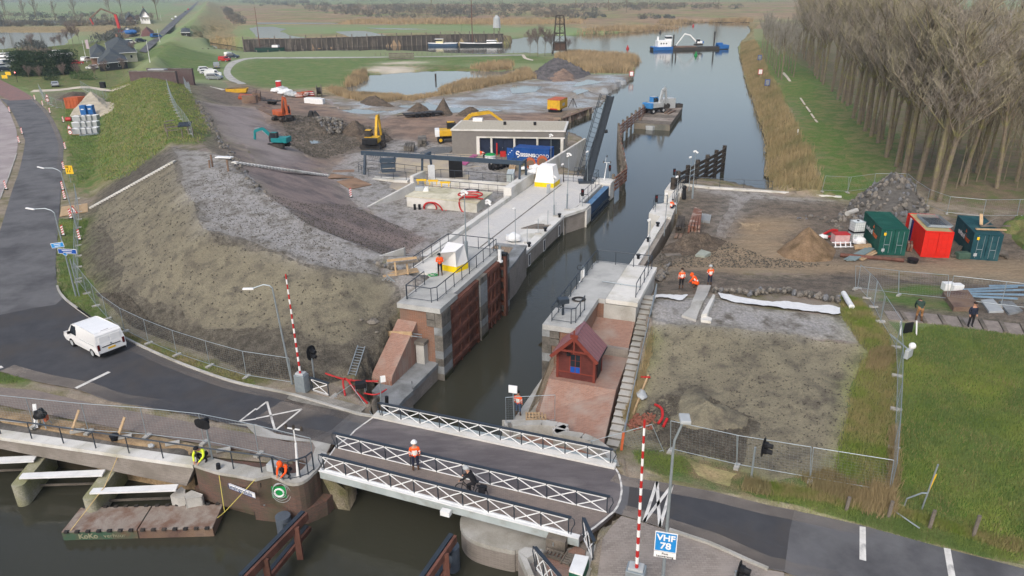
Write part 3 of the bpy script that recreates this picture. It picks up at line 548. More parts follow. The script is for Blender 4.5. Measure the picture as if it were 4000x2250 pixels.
sheet('road_surface',[V3((p.x,p.y,.026))for p in NEWL]+PZ("12 950,1275 760,1440 / 13 560,85 / 12 110,1432 / 02 2390,1392 2000,1303 1600,1223 1100,1143 800,1033 350,943 0,840 -300,700 -300,350 0,283 330,215 560,180",.026),M_ASPHN)
sheet('cycle_path',PZ("00 -500,1010 0,1002 90,1110 165,1300 180,1443 / 01 178,30 160,130 80,350 0,560 -500,760",.03),M_PINK)
sheet('pavement',PZ("02 -700,880 0,1012 350,1040 1000,1190 1700,1320 2300,1440 / 12 0,1485 / 13 300,115 560,125 740,160 625,390 560,385 470,300 250,300 0,232 / 03 2300,180 1750,95 1500,45 / 02 700,1330 0,1190 -700,1080",.03),M_BROWNBR)
sheet('gutter',PZ("02 2280,1372 2576,1383 / 13 200,35 560,100 745,140 690,240 600,190 560,120 300,100 0,55 / 02 2480,1400",.036),M_C)
sheet('cobbled_apron',PZ("12 345,1075 400,1065 480,1060 760,1120 1110,1210 1030,1285 640,1205 380,1150 310,1125",.06),M_COBBLE)
RN=PZ("23 1040,425 1160,468 1500,520 2000,610 2542,745 / 33 250,792 900,938 1750,1172 2542,1375 3600,1660",.02)
RS=PZ("33 3600,2100 250,1443 / 33 160,1405 / 23 2542,1375 2300,1272 2000,1132 1560,992 1220,882 1085,842",.02)
ARC=PZ("23 1030,385 1062,440 1082,520 1090,600 1075,690 1050,755 1010,815",.02)
sheet('road',RN+RS+list(reversed(ARC)),M_ASPH)
sheet('road_surface',PZ("23 1165,475 1500,524 2000,614 2542,749 / 33 262,800 215,1000 165,1390 / 23 2542,1370 2300,1266 2000,1126 1560,986 1220,876 1130,845 1150,720 1165,600",.025),M_ASPHN)
sheet('pavement',PZ("23 1085,852 1220,890 1560,1000 2000,1140 2300,1280 2542,1385 / 33 160,1415 160,1700 / 23 2542,1900 700,1900 850,1443 900,1080 970,980",.03),M_GREYBR)
def kerb(pts,step=1.0,w=.16,h=.13,m=M_C):
 o=th('kerb',None,None,pts[0]);o['kind']='structure';q=along(pts,step)
 for a,b in zip(q,q[1:]):
  d=(b-a).normalized()*.006;BR_(a+d+V3((0,0,h/2-.03)),b-d+V3((0,0,h/2-.03)),w,h+.06).mk('kerb_stone',m,o)
 return o
kerb([p for p in KR if p.y<P1("02 560,0",0).y]);kerb(PZ("02 780,225 860,280 940,340",.02),.8)
kerb(PZ("23 1560,1000 2000,1145 2300,1285 2542,1390",.02),1.0);kerb(PZ("01 170,100 80,360 0,560",.02),1.2,.12,.06)
M_RDIRT=mat('road_dirt','#968d84','#857c73',1.5,.95)
_n=M_RDIRT.node_tree.nodes;_z=_n.new('ShaderNodeTexNoise');_z.inputs['Scale'].default_value=.9;_z.inputs['Detail'].default_value=9;_z.inputs['Roughness'].default_value=.7;_r=_n.new('ShaderNodeMapRange');_r.inputs['From Min'].default_value=.42;_r.inputs['From Max'].default_value=.72;_r.inputs['To Max'].default_value=.8
M_RDIRT.node_tree.links.new(_z.outputs['Fac'],_r.inputs['Value']);M_RDIRT.node_tree.links.new(_r.outputs['Result'],_n['Principled BSDF'].inputs['Alpha'])
def dirt(pts,w):
 V=[]
 for i,p in enumerate(pts):
  d=(pts[min(i+1,len(pts)-1)]-pts[max(i-1,0)]).normalized();V+=[V3((p.x,p.y,.029)),V3((p.x+d.y*w,p.y-d.x*w,.029))]
 return tag(MB().add(V,[(2*k,2*k+1,2*k+3,2*k+2)for k in range(len(pts)-1)]).mk('road_dirt',M_RDIRT),kind=KS)
dirt(KR,.8);dirt(LOWE,1.0);dirt(RN,.8);dirt(list(reversed(RS)),-.8);dirt(PZ("12 340,1100 1000,1300",.02),3.0)
def mark(s_,z=.034):
 b=MB();b.poly(PZ(s_,z));return tag(b.mk('road_marking',M_PAINT),kind=KS)
def stroke(a,b,w,z=.034):
 p,q=P1(a,z),P1(b,z);n=V3((-(q-p).y,(q-p).x,0)).normalized()*w/2
 m=MB();m.add([p-n,q-n,q+n,p+n],[(0,1,2,3)]);return tag(m.mk('road_marking',M_PAINT),kind=KS)
mark("02 750,1015 775,1025 1115,860 1085,852");mark("02 0,795 15,795 35,812 0,825 -40,830")
mark("33 910,955 970,962 975,1300 908,1283");mark("33 1745,1168 1812,1180 1860,1443 1875,1500 1800,1500")
for a,b in(("23 1440,512","23 1310,910"),("23 1440,512","23 1468,960"),("23 1590,545","23 1310,910"),("23 1590,545","23 1468,960")):stroke(a,b,.16)
for a,b in(("12 110,1155","12 0,1240"),("12 110,1155","12 190,1440"),("12 460,1230","12 0,1325"),("12 460,1230","12 200,1440")):stroke(a,b,.13)
M_SEAM=mat('tar_seam','#3f4043','#48494c',4,.7)
for a,b in(("02 1280,640","02 2000,880"),("02 2000,880","12 300,1160"),("23 1240,640","33 200,1180")):
 o_=stroke(a,b,.05,.031);o_.data.materials.clear();o_.data.materials.append(M_SEAM)
stroke("02 2400,1360","02 2576,1225",.12);stroke("02 2400,1355","02 2576,1330",.12)
for q_ in(ARC,PZ("12 1170,1322 1000,1444 / 13 930,64 800,156 640,392",.02),PZ("23 1005,815 940,870 830,960 700,1045",.02)):
 for a,b in zip(q_,q_[1:]):tag(BR_(a+V3((0,0,.012)),b+V3((0,0,.012)),.1,.02).mk('road_marking',M_PAINT),kind=KS)
BRL=P1("13 640,398",0);BRR=P1("23 670,1070",0);bdir=(BRR-BRL).normalized();bn=V3((-bdir.y,bdir.x,0))
BR=th('swing_bridge','low road bridge with three white cross-braced railings over the lock mouth','bridge',lp(BRL,BRR,.5))
deckring=PZ("12 1180,1316 1000,1444 / 13 930,64 800,156 640,398 / 23 670,1070 700,1045 830,960 950,860 1000,815 1050,755 1075,690 1090,600 1082,520 1062,440 1030,385",0)
SL_(deckring,-.3,.028).mk('deck',M_BA,BR)
kst=PZ("12 1190,1300 2000,1478",.0);e2=P1("23 1028,372",0);e1=P1("12 1190,1303",0)
BR_(e1+V3((0,0,.06)),e2+V3((0,0,.06)),.5,.16).mk('kerb_beam',M_WC,BR)
BR_(e1+V3((.1,.45,-.12)),e2+V3((.1,.45,-.12)),.25,.4).mk('girder',M_GIRD,BR)
fw=[BRL+bn*.12,BRR+bn*.12-bdir*.1]
m0,m1=P1("13 790,185",0),P1("23 960,835",0)
b_=MB();b_.add([(p.x,p.y,.05)for p in(fw[0],fw[1],m1,m0)],[(0,1,2,3)]);b_.mk('footway',M_BROWNBR,BR)
gb=MB();gb.bar(BRL+V3((0,0,-.2)),BRR+V3((0,0,-.2)),.2,.5);gb.mk('girder',M_GIRD,BR)
gl=MB();gl.bar(BRL+bn*-.03+V3((0,0,.06)),BRR+bn*-.03+V3((0,0,.06)),.3,.05);gl.mk('girder_flange',M_W,BR)
lb=MB();c_=lp(BRL,BRR,.53)+bn*-.35+V3((0,0,-.28));lb.box(c_,(.5,.3,.28),yaw(BRL,BRR));lb.mk('lamp_box',M_W,BR)
for k in(1.5,3.2,4.8):BR_(BRL+bn*k+V3((0,0,-.5)),BRR+bn*k+V3((0,0,-.5)),.25,.4).mk('girder',M_DW,BR)
def xrail(A,B,n,h,parent,curls=(1,1),side=-1):
 rl=BR_(A,B,.02,.02).mk('railing',M_W,parent)
 d=(B-A);dn=d.normalized();nn=V3((-dn.y,dn.x,0));Z=V3((0,0,1))
 BR_(A+Z*h-dn*.12,B+Z*h+dn*.12,.17,.05).mk('top_rail',M_S,rl)
 for k in range(n+1):
  p=A+d*(k/n);BR_(p-Z*.12,p+Z*h,.05,.05,(nn.x,nn.y,0)).mk('post',M_S,rl)
 for k in range(n):
  a,b=A+d*(k/n),A+d*((k+1)/n);o=nn*.03;c=MB()
  c.bar(a+Z*.1+o,b+Z*(h*.86)+o,.02,.055);c.bar(a+Z*(h*.86)-o,b+Z*.1-o,.02,.055)
  c.bar(a+Z*.09,b+Z*.09,.03,.05);c.bar(a+Z*h*.88,b+Z*h*.88,.03,.05);c.mk('cross_brace',M_W,rl)
 for e,(P_,s_)in enumerate(((A,-1),(B,1))):
  if curls[e]:
   q=[P_+Z*h+dn*s_*.1,P_+Z*(h*.95)+dn*s_*.25,P_+Z*h*.7+dn*s_*.3,P_+Z*h*.35+dn*s_*.15,P_+Z*.05+dn*s_*.12]
   TB2(q,.025,5).mk('end_scroll',M_S,rl)
 return rl
xrail(BRL+bn*.0+bdir*.25,BRR-bdir*.55,10,1.05,BR);xrail(m0+bdir*.15,m1-bdir*.1,10,1.05,BR);xrail(P1("12 1272,1315",0),P1("23 975,345",0),11,1.0,BR)
RL2=th('bridge_end_railing','short white cross-braced railing turned beside the bridge end','railing',P1("23 720,1090",0));xrail(P1("23 712,1085",0),P1("23 800,1285",0),2,1.15,RL2,(1,0))
RL3=th('bridge_end_railing','white cross-braced railing cut off by the lower edge of the picture','railing',P1("23 245,1380",-.3));xrail(P1("23 240,1378",-.3),P1("23 460,1640",-.3),3,1.15,RL3,(1,0))
def coping(name,pts,z,w,h,m,parent,step=2.2):
 q=along([V3((p[0],p[1],z))for p in pts],step)
 for a,b in zip(q,q[1:]):
  d=(b-a).normalized()*.008;BR_(a+d,b-d,w,h).mk(name,m,parent)
QA,QB=P1("03 -900,-60",0),P1("03 1930,352",0);QC=P1("03 2200,425",0)
qn=V3((-(QB-QA).y,(QB-QA).x,0)).normalized()
QW=th('sluice_wall','long grey brick wall with pale coping above the dark sluice openings','wall',lp(QA,QB,.5))
b_=MB();bl=ow("03 -900,20 0,185 1850,555",QA,QB);t0_=[V3((p.x,p.y,-.02))for p in(QA,QB)]
face=[V3((QA.x,QA.y,-.1)),V3((QB.x,QB.y,-.1)),bl[2],bl[1],bl[0]]
b_.prism(face,[p+qn*.5 for p in face]);b_.mk('brick_face',M_OBRICK,QW)
coping('coping',[QA+qn*.22,QB+qn*.22],.0,.7,.22,M_WC,QW,2.4)
b_=MB();b_.slab([QA+qn*.4,QB+qn*.4,QB+qn*6,QA+qn*6],-.7,-.12);b_.mk('deck_slab',M_DT,QW)
b_=MB();b_.slab([QA+qn*6,QB+qn*6,QB+qn*6.4,QA+qn*6.4],-4,-.5);b_.mk('back_wall',M_DT,QW)
M_MOSS=mat('mossy_concrete','#8a8a6a','#7a7a40',1.0,.9,.02,6,c3='#a19e90',s3=.5,t3=.5,fine=.4)
sides=[("03 440,290 330,275 110,545 180,560 260,510","large mossy sluice pier further left"),("03 1130,420 1030,405 820,680 900,700 970,640","mossy sluice pier nearest the rusty pontoon")]
for s_,lb_ in sides:
 q=PZ(s_,-1.35);p=th('sluice_pier',lb_,'pier',q[2]);ax=(q[1]-q[2]).normalized();tip=[]
 c=lp(q[2],q[4],.5);rr=(q[2]-q[4]).length/2;yv=V3((-ax.y,ax.x,0))
 for k in range(9):t=pi*k/8;tip.append(c-ax*sin(t)*rr+yv*cos(t)*rr)
 full=tip+[tip[-1]+ax*7,tip[0]+ax*7]
 SL_(full,-4.4,-1.35).mk('body',M_MOSS,p,sm=1)
q=PZ("03 1700,640 1770,620 1840,640 1840,680 1780,700 1700,690",-1.5);tag(SL_(PZ("03 1690,655 1700,640 1800,560 1840,590 1835,665 1760,680",-1.6),-4,-1.6).mk('sluice_pier',M_C),'round-nosed concrete stub at the right end of the sluice','pier')
tag(SL_(PZ("03 1830,640 1900,600 2010,640 2000,660 1840,690",-1.55),-4,-1.55).mk('concrete_block',M_C,bev=.03),'grey concrete block beside the last sluice stub','block')
for i,(s_,z)in enumerate([("03 -200,290 370,265 335,320 -200,345",-1.2),("03 190,490 230,440 1050,405 1015,462",-1.2),("03 890,640 930,590 1775,550 1745,610",-1.2)]):
 q=PZ(s_,z);tag(PR_(q,[p+V3((0,0,.1))for p in q]).mk('white_beam',M_W),['white beam across the leftmost sluice opening','white beam across the middle sluice opening','white beam across the sluice opening by the pontoon'][i],'beam')
for i,(a,b)in enumerate((("03 -100,408","03 230,392"),("03 285,552","03 950,530"),("03 985,704","03 1690,675"))):
 tag(BR_(P1(a,-2.4),P1(b,-2.4),.1,.1).mk('waterline_beam',M_GW),['thin beam just above water in the leftmost opening','thin beam just above water in the middle opening','thin beam just above water by the pontoon'][i],'beam')
PR=th('bridge_pier','rounded dark brick pier carrying the left end of the bridge','pier',P1("13 300,500",0))
up=sln([QB]+PZ("03 2160,425 2350,455 2542,492 / 13 150,455 300,530 420,535 510,490 570,430 620,380 700,240",0),2)
up=[V3((p.x,p.y,0))for p in up];back=[up[-1]+V3((.5,3,0)),QB+qn*4]
SL_(up+back,-2.2,-.08).mk('brick_drum',M_DBRICK,PR)
lowr=PZ("03 1960,705 2200,760 2542,850 / 13 0,890 250,920 400,938 520,930 620,890 720,840 850,700 960,540 1000,480",ZW)
SL_(lowr+[lowr[-1]+V3((0,5,0)),QB+qn*4],-4,-1.75).mk('brick_plinth',M_DBRICK,PR)
inn=[p+(lp(up[0],up[-1],.5)+V3((0,3,0))-p).normalized()*.9 for p in up]
for i in range(len(up)-1):
 q=[up[i]+(up[i]-inn[i])*.06,up[i+1]+(up[i+1]-inn[i+1])*.06,inn[i+1],inn[i]]
 SL_([lp(q[0],q[1],.01),lp(q[0],q[1],.99),q[2],q[3]],-.08,.1).mk('coping_stone',M_C,PR)
PR2=th('bridge_pier','round pale concrete pier carrying the right end of the bridge','pier',P1("13 2300,1000",-1.35))
topr=sln(PZ("13 2080,790 2035,890 2045,985 2130,1075 2300,1140 2542,1195 / 23 60,1185 300,1220 520,1150",-1.35),3)
SL_(topr+[topr[-1]+V3((.5,1.5,0)),topr[0]+V3((1.5,3,0))],-4,-1.6).mk('brick_body',M_OBRICK,PR2)
c0=sum(topr,V3())/len(topr)
SL_([c0+(p-c0)*1.02 for p in topr]+[topr[-1]+V3((.5,1.5,0)),topr[0]+V3((1.5,3,0))],-1.6,-1.35).mk('cap',M_C,PR2)
YD=th('abutment_wall','brick and stone abutment wall at the bottom right of the bridge','wall',P1("23 200,1350",-.3))
yr=PZ("23 60,1200 130,1160 310,1195 380,1240 520,1120 660,1080 720,1030 830,1080 760,1443 700,1700 230,1700 190,1443 140,1300",-.35)
SL_(yr,-4,-.75).mk('brick_body',M_OBRICK,YD)
for s_ in("23 60,1200 130,1160 310,1185 150,1270","23 60,1205 150,1275 220,1443 160,1443","23 740,1200 900,1080 850,1443 730,1640 690,1640"):
 q=PZ(s_,-.3);SL_(q,-.75,-.3).mk('coping_stone',M_C,YD)
b_=MB();b_.slab(PZ("23 320,1210 500,1240 640,1150 730,1200 690,1600 400,1600",-.72),-.8,-.70);b_.mk('brick_floor',M_RAMPBR,YD)
def LR(l):return[LU(u,v)for u,v in l]
def lbox(name,u0,u1,v0,v1,z0,z1,m,parent=None,bev=0.0):
 return SL_(LR([(u0,v0),(u1,v0),(u1,v1),(u0,v1)]),z0,z1).mk(name,m,parent,bev=bev)
def head(v_of,label,wide,nf,nb):
 H_=th('lock_abutment',label,'lock wall',LU(6,v_of(-2)))
 s=1
 lbox('brick_body',.6,wide,v_of(-nf),v_of(-.62),-3.6,2.72,M_BRICK,H_);lbox('brick_body',wide,13.5,v_of(-nb),v_of(-.62),-3.6,2.72,M_BRICK,H_)
 lbox('slab_wall',wide,13.5,v_of(-5.25-.5*(nf>3)),v_of(-nb-.01),-3.6,2.72,M_C,H_)
 for u0,u1 in((.5,2.0),(7.55,9.0),(13.25,14.1)):
  for z in np.arange(-3.4,2.6,.62):
   lbox('stone_block',u0+.01,u1-.01,v_of(-.66),v_of(.0),z,min(z+.61,2.7),M_DT if random.random()<.45 else M_SN,H_)
 for z in(1.6,2.16):
  lbox('quoin',.46,.9,v_of(-1.2),v_of(-.55),z,z+.5,M_DT,H_)
 for a,b in((.42,3.4),(3.4,wide),(wide,9.8),(9.8,13.7)):
  lbox('coping_stone',a+.01,b-.01,v_of(-(nf if b<=wide else nb)-.1),v_of(-.35)if a>.5 else v_of(-.05),2.72,3.1,M_PSTONE,H_)
 n=9
 for k in range(n):
  a=wide+(13.7-wide)*k/n;b=wide+(13.7-wide)*(k+1)/n
  lbox('deck_slab',a+.012,b-.012,v_of(-5.35-.5*(nf>3)),v_of(-nb-.12),2.78,3.1,M_WC,H_)
 return H_
HL=head(lambda v:v,'brick lock head with stone coping on the left, two wooden gates in its face',6.5,3.4,3.4)
HR=head(lambda v:7.5-v,'brick lock head on the right with pale slab deck behind the red shed',6.0,2.4,2.9)
def gate(u0,u1,vface,sgn,label,zb=-3.3,zt=2.55,n=5):
 g=th('lock_gate',label,'lock gate',LU((u0+u1)/2,vface,zb))
 f=vface;bk=vface-sgn*.28
 lbox('backing',u0+.1,u1-.1,bk,bk+sgn*.08,zb,zt-.1,M_DW,g)
 N=16
 w_=(u1-u0-.4)/N
 for k in range(N):
  a=u0+.2+w_*k;PR_([LU(a,bk+sgn*.08,zb),LU(a+w_*.94,bk+sgn*.08,zb),LU(a+w_*.94+.25,bk+sgn*.08,zt-.2),LU(a+.25,bk+sgn*.08,zt-.2)],
   [LU(a,bk+sgn*.13,zb),LU(a+w_*.94,bk+sgn*.13,zb),LU(a+w_*.94+.25,bk+sgn*.13,zt-.2),LU(a+.25,bk+sgn*.13,zt-.2)]).mk('plank',M_WOOD,g)
 for a,b in((u0,u0+.3),(u1-.3,u1)):lbox('stile',a,b,bk,f,zb,zt,M_WOOD,g)
 for k in range(n+1):
  z=zb+.15+(zt-zb-.3)*k/n;lbox('rail',u0+.3,u1-.3,bk+sgn*.1,f+sgn*.1,z-.14,z+.14,M_WOOD,g)
 for k in range(n):
  z=zb+.15+(zt-zb-.3)*k/n;z2=zb+.15+(zt-zb-.3)*(k+1)/n
  for a in(.35,.62):
   p=LU(u0+(u1-u0)*a,f-sgn*.08,z);q=LU(u0+(u1-u0)*(a+.05),f-sgn*.08,z2);BR_(p,q,.12,.14).mk('brace',M_WOOD,g)
 lbox('cap',u0,u1,bk-sgn*.05,f+sgn*.05,zt,zt+.1,M_WOOD,g)
 return g
gate(2.02,7.5,-.12,1,'open hardwood lock gate nearest the bridge on the left wall')
gate(9.05,12.2,-.12,1,'narrower hardwood lock gate further along the left wall',n=4)
g=th('lock_gate','end-on hardwood gate leaf with square openings by the white valve post','lock gate',LU(13.2,-.3,-3.3))
for v in(-.55,.05):
 lbox('stile',12.75,13.2,v-.1,v+.1,-3.4,2.9,M_WOOD,g)
for k in range(6):lbox('rail',12.78,13.17,-.45,-.05,-2.8+k*1.1,-2.5+k*1.1,M_WOOD,g)
lbox('cap',12.7,13.25,-.7,.2,2.9,3.1,M_K,g)
gate(2.05,7.5,7.62,-1,'hardwood lock gate folded into the right lock wall',n=5);gate(9.05,13.0,7.62,-1,'far hardwood lock gate folded into the right lock wall',n=5)
MW=th('lock_wall','stained concrete wall with grey stone coping between lock head and quay','lock wall',LU(18,-2))
SL_(LR([(13.5,-4.6),(13.5,-.7),(18,-.85),(22.6,-1.45),(22.6,-4.6)]),-3.6,.28).mk('body',M_OBRICK,MW)
for a,b in(((14.2,-.72),(17.4,-.82)),((17.4,-.82),(22.6,-1.4))):
 q=LR([a,b,(b[0],b[1]-1.15),(a[0],a[1]-1.15)]);SL_(q,.28,.5).mk('coping_stone',M_SN,MW)
SL_(LR([(22.0,-4.6),(22.6,-4.6),(22.6,-1.5),(22.0,-1.5)]),.28,.46).mk('coping_stone',M_SN,MW)
tag(SL_(LR([(13.6,-4.6),(13.6,-1.9),(17.4,-2.05),(21.9,-2.6),(21.9,-4.6)]),.2,.36).mk('gravel_bed',mat('brown_gravel','#9c8a76','#7b6b5a',6,.9,.04,18,fine=.9)),kind=KS)
QY=th('lock_quay','long pale lock quay wall with brick face and concrete coping','lock wall',LU(30,-3))
SL_(LR([(22.6,-3.5),(22.6,-1.75),(36.6,-1.75),(40,-.2),(42,-.2),(42,-3.5)]),-3.6,-.62).mk('brick_face',M_OBRICK,QY)
qp=[(22.6,-2.3),(22.6,-1.62),(36.5,-1.62),(40,-.08),(42,-.08),(42,-1.4),(40.3,-1.4),(36.7,-2.6),(36,-2.6)]
for a,b in zip(along(LR([(22.6,-2.05),(36.4,-2.05)]),2.3),along(LR([(22.6,-2.05),(36.4,-2.05)]),2.3)[1:]):BR_(lp(a,b,.004)+V3((0,0,-.47)),lp(a,b,.996)+V3((0,0,-.47)),.86,.3).mk('coping_stone',M_WC,QY)
SL_(LR([(36.45,-2.5),(36.45,-1.6),(40,-.06),(42,-.06),(42,-1.2),(40.2,-1.2),(37,-2.6)]),-.62,-.31).mk('coping_stone',M_WC,QY)
lbox('end_pier',40.0,42.0,-.3,.02,-3.6,-.62,M_WC,QY);lbox('corner_pier',36.35,36.6,-1.8,-1.55,-3.6,-.6,M_DT,QY)
for u in(24.4,29.2,34.6):
 f=lbox('ladder_recess',u-.32,u+.32,-1.76,-1.735,-2.3,-1.0,M_W,QY);lbox('opening',u-.2,u+.2,-1.74,-1.725,-2.2,-1.1,M_K,f)
lbox('gauge_board',36.2,36.34,-1.74,-1.72,-2.7,-.7,M_W,QY)
tag(SL_(LR([(13.5,-10.0),(13.5,-4.65),(22.0,-4.65),(22.0,-2.5),(36.2,-2.5),(40.2,-1.4),(41.9,-1.2),(51.5,-1.2),(55.5,-3),(55.5,-9.9)]),-1,-.34).mk('quay_paving',M_PAVE),kind=KS)
b_=MB();b_.bar(LU(16,-6.6,-.338),LU(50,-6.2,-.338),.16,.02);tag(b_.mk('drain_channel',M_DT),kind=KS)
tag(SL_(LR([(22.0,-4.2),(22.0,-2.55),(36.1,-2.55),(36.1,-4.2)]),-.5,-.33).mk('quay_slabs',M_WC),kind=KS)
PW=th('parapet_wall','low pale concrete parapet along the landward edge of the quay','wall',LU(28,-10))
for a,b in zip(np.linspace(14,41,7),np.linspace(14,41,7)[1:]):lbox('segment',a+.01,b-.01,-10.6,-9.95,-1.2,.12,M_WC,PW)
PW2=th('wing_wall','tall pale concrete wing wall below the gantry crane leg','wall',LU(45,-11));lbox('body',41.05,49.5,-11.0,-9.95,-1.2,1.1,M_WC,PW2)
GB2=th('lock_gate','dark blue steel lock gate parked along the quay at the canal end','lock gate',LU(47,-.5,-3));lbox('leaf',42.05,51.6,-.75,-.1,-3.3,-.55,mat('navy_gate','#2f4560','#3a516c',1,.5,c3='#233348',s3=.5,t3=.55),GB2)
for z in(-1.9,-2.5):lbox('rubbing_strake',42.2,51.5,-.1,.12,z-.12,z+.12,M_S,GB2)
lbox('cap',42.05,51.6,-.8,-.05,-.55,-.47,mat('worn_blue','#5c7f9e','#47678a',.8,.5),GB2)
lbox('gate_slot',42,51.8,-1.3,-1.15,-3.5,-.33,M_WC,QY)
EB=th('end_block','tall pale concrete block at the canal end of the quay','block',LU(53,-1,-3));lbox('body',51.9,54.3,-2.2,.0,-3.6,-.4,M_WC,EB);lbox('cap',51.8,54.4,-2.3,.08,-.4,-.12,M_WC,EB)
QR=th('lock_quay','right lock wall with narrow pale coping along the building site','lock wall',LU(28,9.5))
SL_(LR([(13.5,9.05),(38.6,9.05),(38.6,10.2),(13.5,10.2)]),-3.6,-.3).mk('face',M_OBRICK,QR)
for a,b in zip(np.linspace(13.8,38.6,11),np.linspace(13.8,38.6,11)[1:]):lbox('coping_stone',a+.01,b-.01,8.95,9.75,-.3,-.05,M_WC,QR)
SL_(LR([(38.6,9.0),(39.5,7.5),(43.5,7.5),(44.4,8.6),(45,9.9),(38.6,10.2)]),-3.6,-.08).mk('gate_recess',M_WC,QR)
lbox('coping_stone',45,50,8.6,9.3,-3.6,-.06,M_WC,QR);lbox('head_block',50,54.3,7.5,9.6,-3.6,.0,M_WC,QR)
RW=th('canal_wall','long pale concrete retaining wall along the right canal basin','wall',LU(54,16))
wpts=[LU(54.2,9.6),P1("21 1840,432",-.1),P1("31 0,482",-.1),P1("31 740,540",-.1)];coping('coping_stone',wpts,-.15,.45,.3,M_WC,RW,3.2)
q=[V3((p.x,p.y,-1.6))for p in wpts]
b_=MB()
for a,b in zip(q,q[1:]):b_.bar(a,b,.3,2.6)
b_.mk('face',M_C,RW)
M_ALGA=mat('wet_algae','#3c3d2c','#4a4a36',1.5,.6,c3='#2f302a',s3=.8,t3=.54,fine=.4)
for k,(u0,u1,v)in enumerate(((22.7,36.3,-1.742),(.5,2.0,.008),(7.56,9.0,.008),(40.05,41.95,.028),(14,38.5,9.042),(51.9,54.3,.008))):tag(lbox('algae_band',u0,u1,v-.004,v+.004,-3,-2.25-.06*k,M_ALGA),kind=KS)
LW=th('low_wing_wall','low stone-capped wall left of the lock mouth beside the bridge','wall',LU(-3,-1.5,-1.3))
lo=[(-6.6,-1.6),(-5.9,-.42),(-4.65,-.5),(-3.6,-.45),(-3.4,-.6),(.75,-.55),(.75,-2.0),(-2.4,-2.05),(-2.75,-3.1),(-4.6,-2.95),(-5.2,-1.9)]
SL_(LR(lo),-3.6,-1.6).mk('body',M_OBRICK,LW)
for r_ in([(-6.7,-1.6),(-5.9,-.35),(-4.7,-.42),(-5.2,-1.9)],[(-5.2,-1.95),(-4.66,-.42),(-3.6,-.35),(-2.5,-1.1),(-2.7,-3.15),(-4.6,-3.0)],[(-3.5,-.5),(-.6,-.48),(-.6,-2.05),(-2.45,-2.1),(-2.5,-1.0)],[(-.58,-.48),(.8,-.48),(.8,-2.05),(-.58,-2.05)]):
 SL_(LR(r_),-1.6,-1.3).mk('coping_stone',M_SN,LW)
RP=th('brick_ramp','steep orange brick buttress ramp against the left lock head','wall',LU(-1,-2.8,-1))
prof=[(.62,1.75),(.62,-1.5),(-3.55,-1.3),(-3.55,-.95),(-3.35,-.62)]
PR_([LU(u,-3.6,z)for u,z in prof],[LU(u,-2.05,z)for u,z in prof]).mk('body',M_RAMPBR,RP)
lbox('side_coping',-.1,.62,-2.02,-1.2,.25,.5,M_DT,RP);lbox('side_block',.0,.6,-1.95,-1.3,-1.3,.25,M_C,RP)
RWG=th('low_wing_wall','low stone-capped wall right of the lock mouth curving to the bridge','wall',LU(-3,8,-1.3))
SL_(LR([(1.2,7.5),(-5.2,7.3),(-9.2,8.6),(-9.2,12),(-5,9.5),(1.2,9.0)]),-3.6,-1.32).mk('body',M_OBRICK,RWG)
for a,b in((1.0,-1.2),(-1.22,-3.3),(-3.32,-5.2)):SL_(LR([(a,7.45),(b,7.42),(b,8.75),(a,8.75)]),-1.34,-1.2).mk('coping_stone',M_C,RWG)
cw=sln(PZ("22 0,1400 300,1385 550,1430 / 23 420,30 700,75 850,150 950,230 1010,310 1090,430",-.35),2)
CW=th('curved_wall','curved concrete kerb wall behind the back railing of the bridge','wall',cw[5])
for a,b in zip(cw,cw[1:]):BR_(a+V3((0,0,-.45)),b+V3((0,0,-.45)),.55,1.2).mk('segment',M_C,CW)
tag(SL_([(p.x,p.y,0)for p in cw]+PZ("23 1040,380 500,240 / 22 300,1600",-.5),-3.4,-1.0).mk('pit_floor',M_RAMPBR),kind=KS)
tag(SL_(PZ("22 -100,1345 300,1330 620,1390 750,1480 / 23 560,40 300,45 / 22 500,1440 200,1430",-1.3),-3.4,-1.28).mk('quay_floor',M_C),kind=KS)
tag(SL_(PZ("S 2100,1630 2290,1640 2330,1730 2100,1715",-1.2),-3.4,-1.18).mk('quay_floor',M_C),kind=KS)
BS=th('brick_slope','red brick paved slope between the right lock head and the stair','paving',LU(2,11))
def slope(l,m,t=.3):return PR_([LU(u,v,z-t)for u,v,z in l],[LU(u,v,z)for u,v,z in l])
slope([(9.3,9.2,2.25),(9.1,12.5,2.25),(3.0,12.95,1.0),(3.0,9.7,1.0),(6.0,9.7,1.6),(6.0,9.2,1.6)],0).mk('upper_slope',M_RAMPBR,BS)
SL_(LR([(3.0,8.8),(3.0,13.0),(2.7,13.0),(2.7,8.8)]),-.5,.98).mk('terrace_wall',M_OBRICK,BS)
SL_(LR([(2.7,8.8),(2.7,13.0),(-1.8,13.2),(-1.8,8.7)]),-1.5,.35).mk('terrace',M_RAMPBR,BS)
slope([(-1.8,8.75,.33),(-1.8,13.2,.33),(-6.2,13.5,-1.05),(-5.0,11,-1.1),(-3.9,8.75,-1.1)],0,.9).mk('lower_slope',M_RAMPBR,BS)
PR_([LU(3,8.5,1.2),LU(-3.6,8.45,-1.0),LU(-3.6,8.45,-1.4),LU(3,8.5,-1.4)],[LU(3,8.8,1.2),LU(-3.6,8.75,-1.0),LU(-3.6,8.75,-1.4),LU(3,8.8,-1.4)]).mk('edge_wall',M_BRICK,BS)
ST=th('stair','narrow concrete stair climbing the bank beside the brick slope','stairs',LU(2,13.4))
n=25
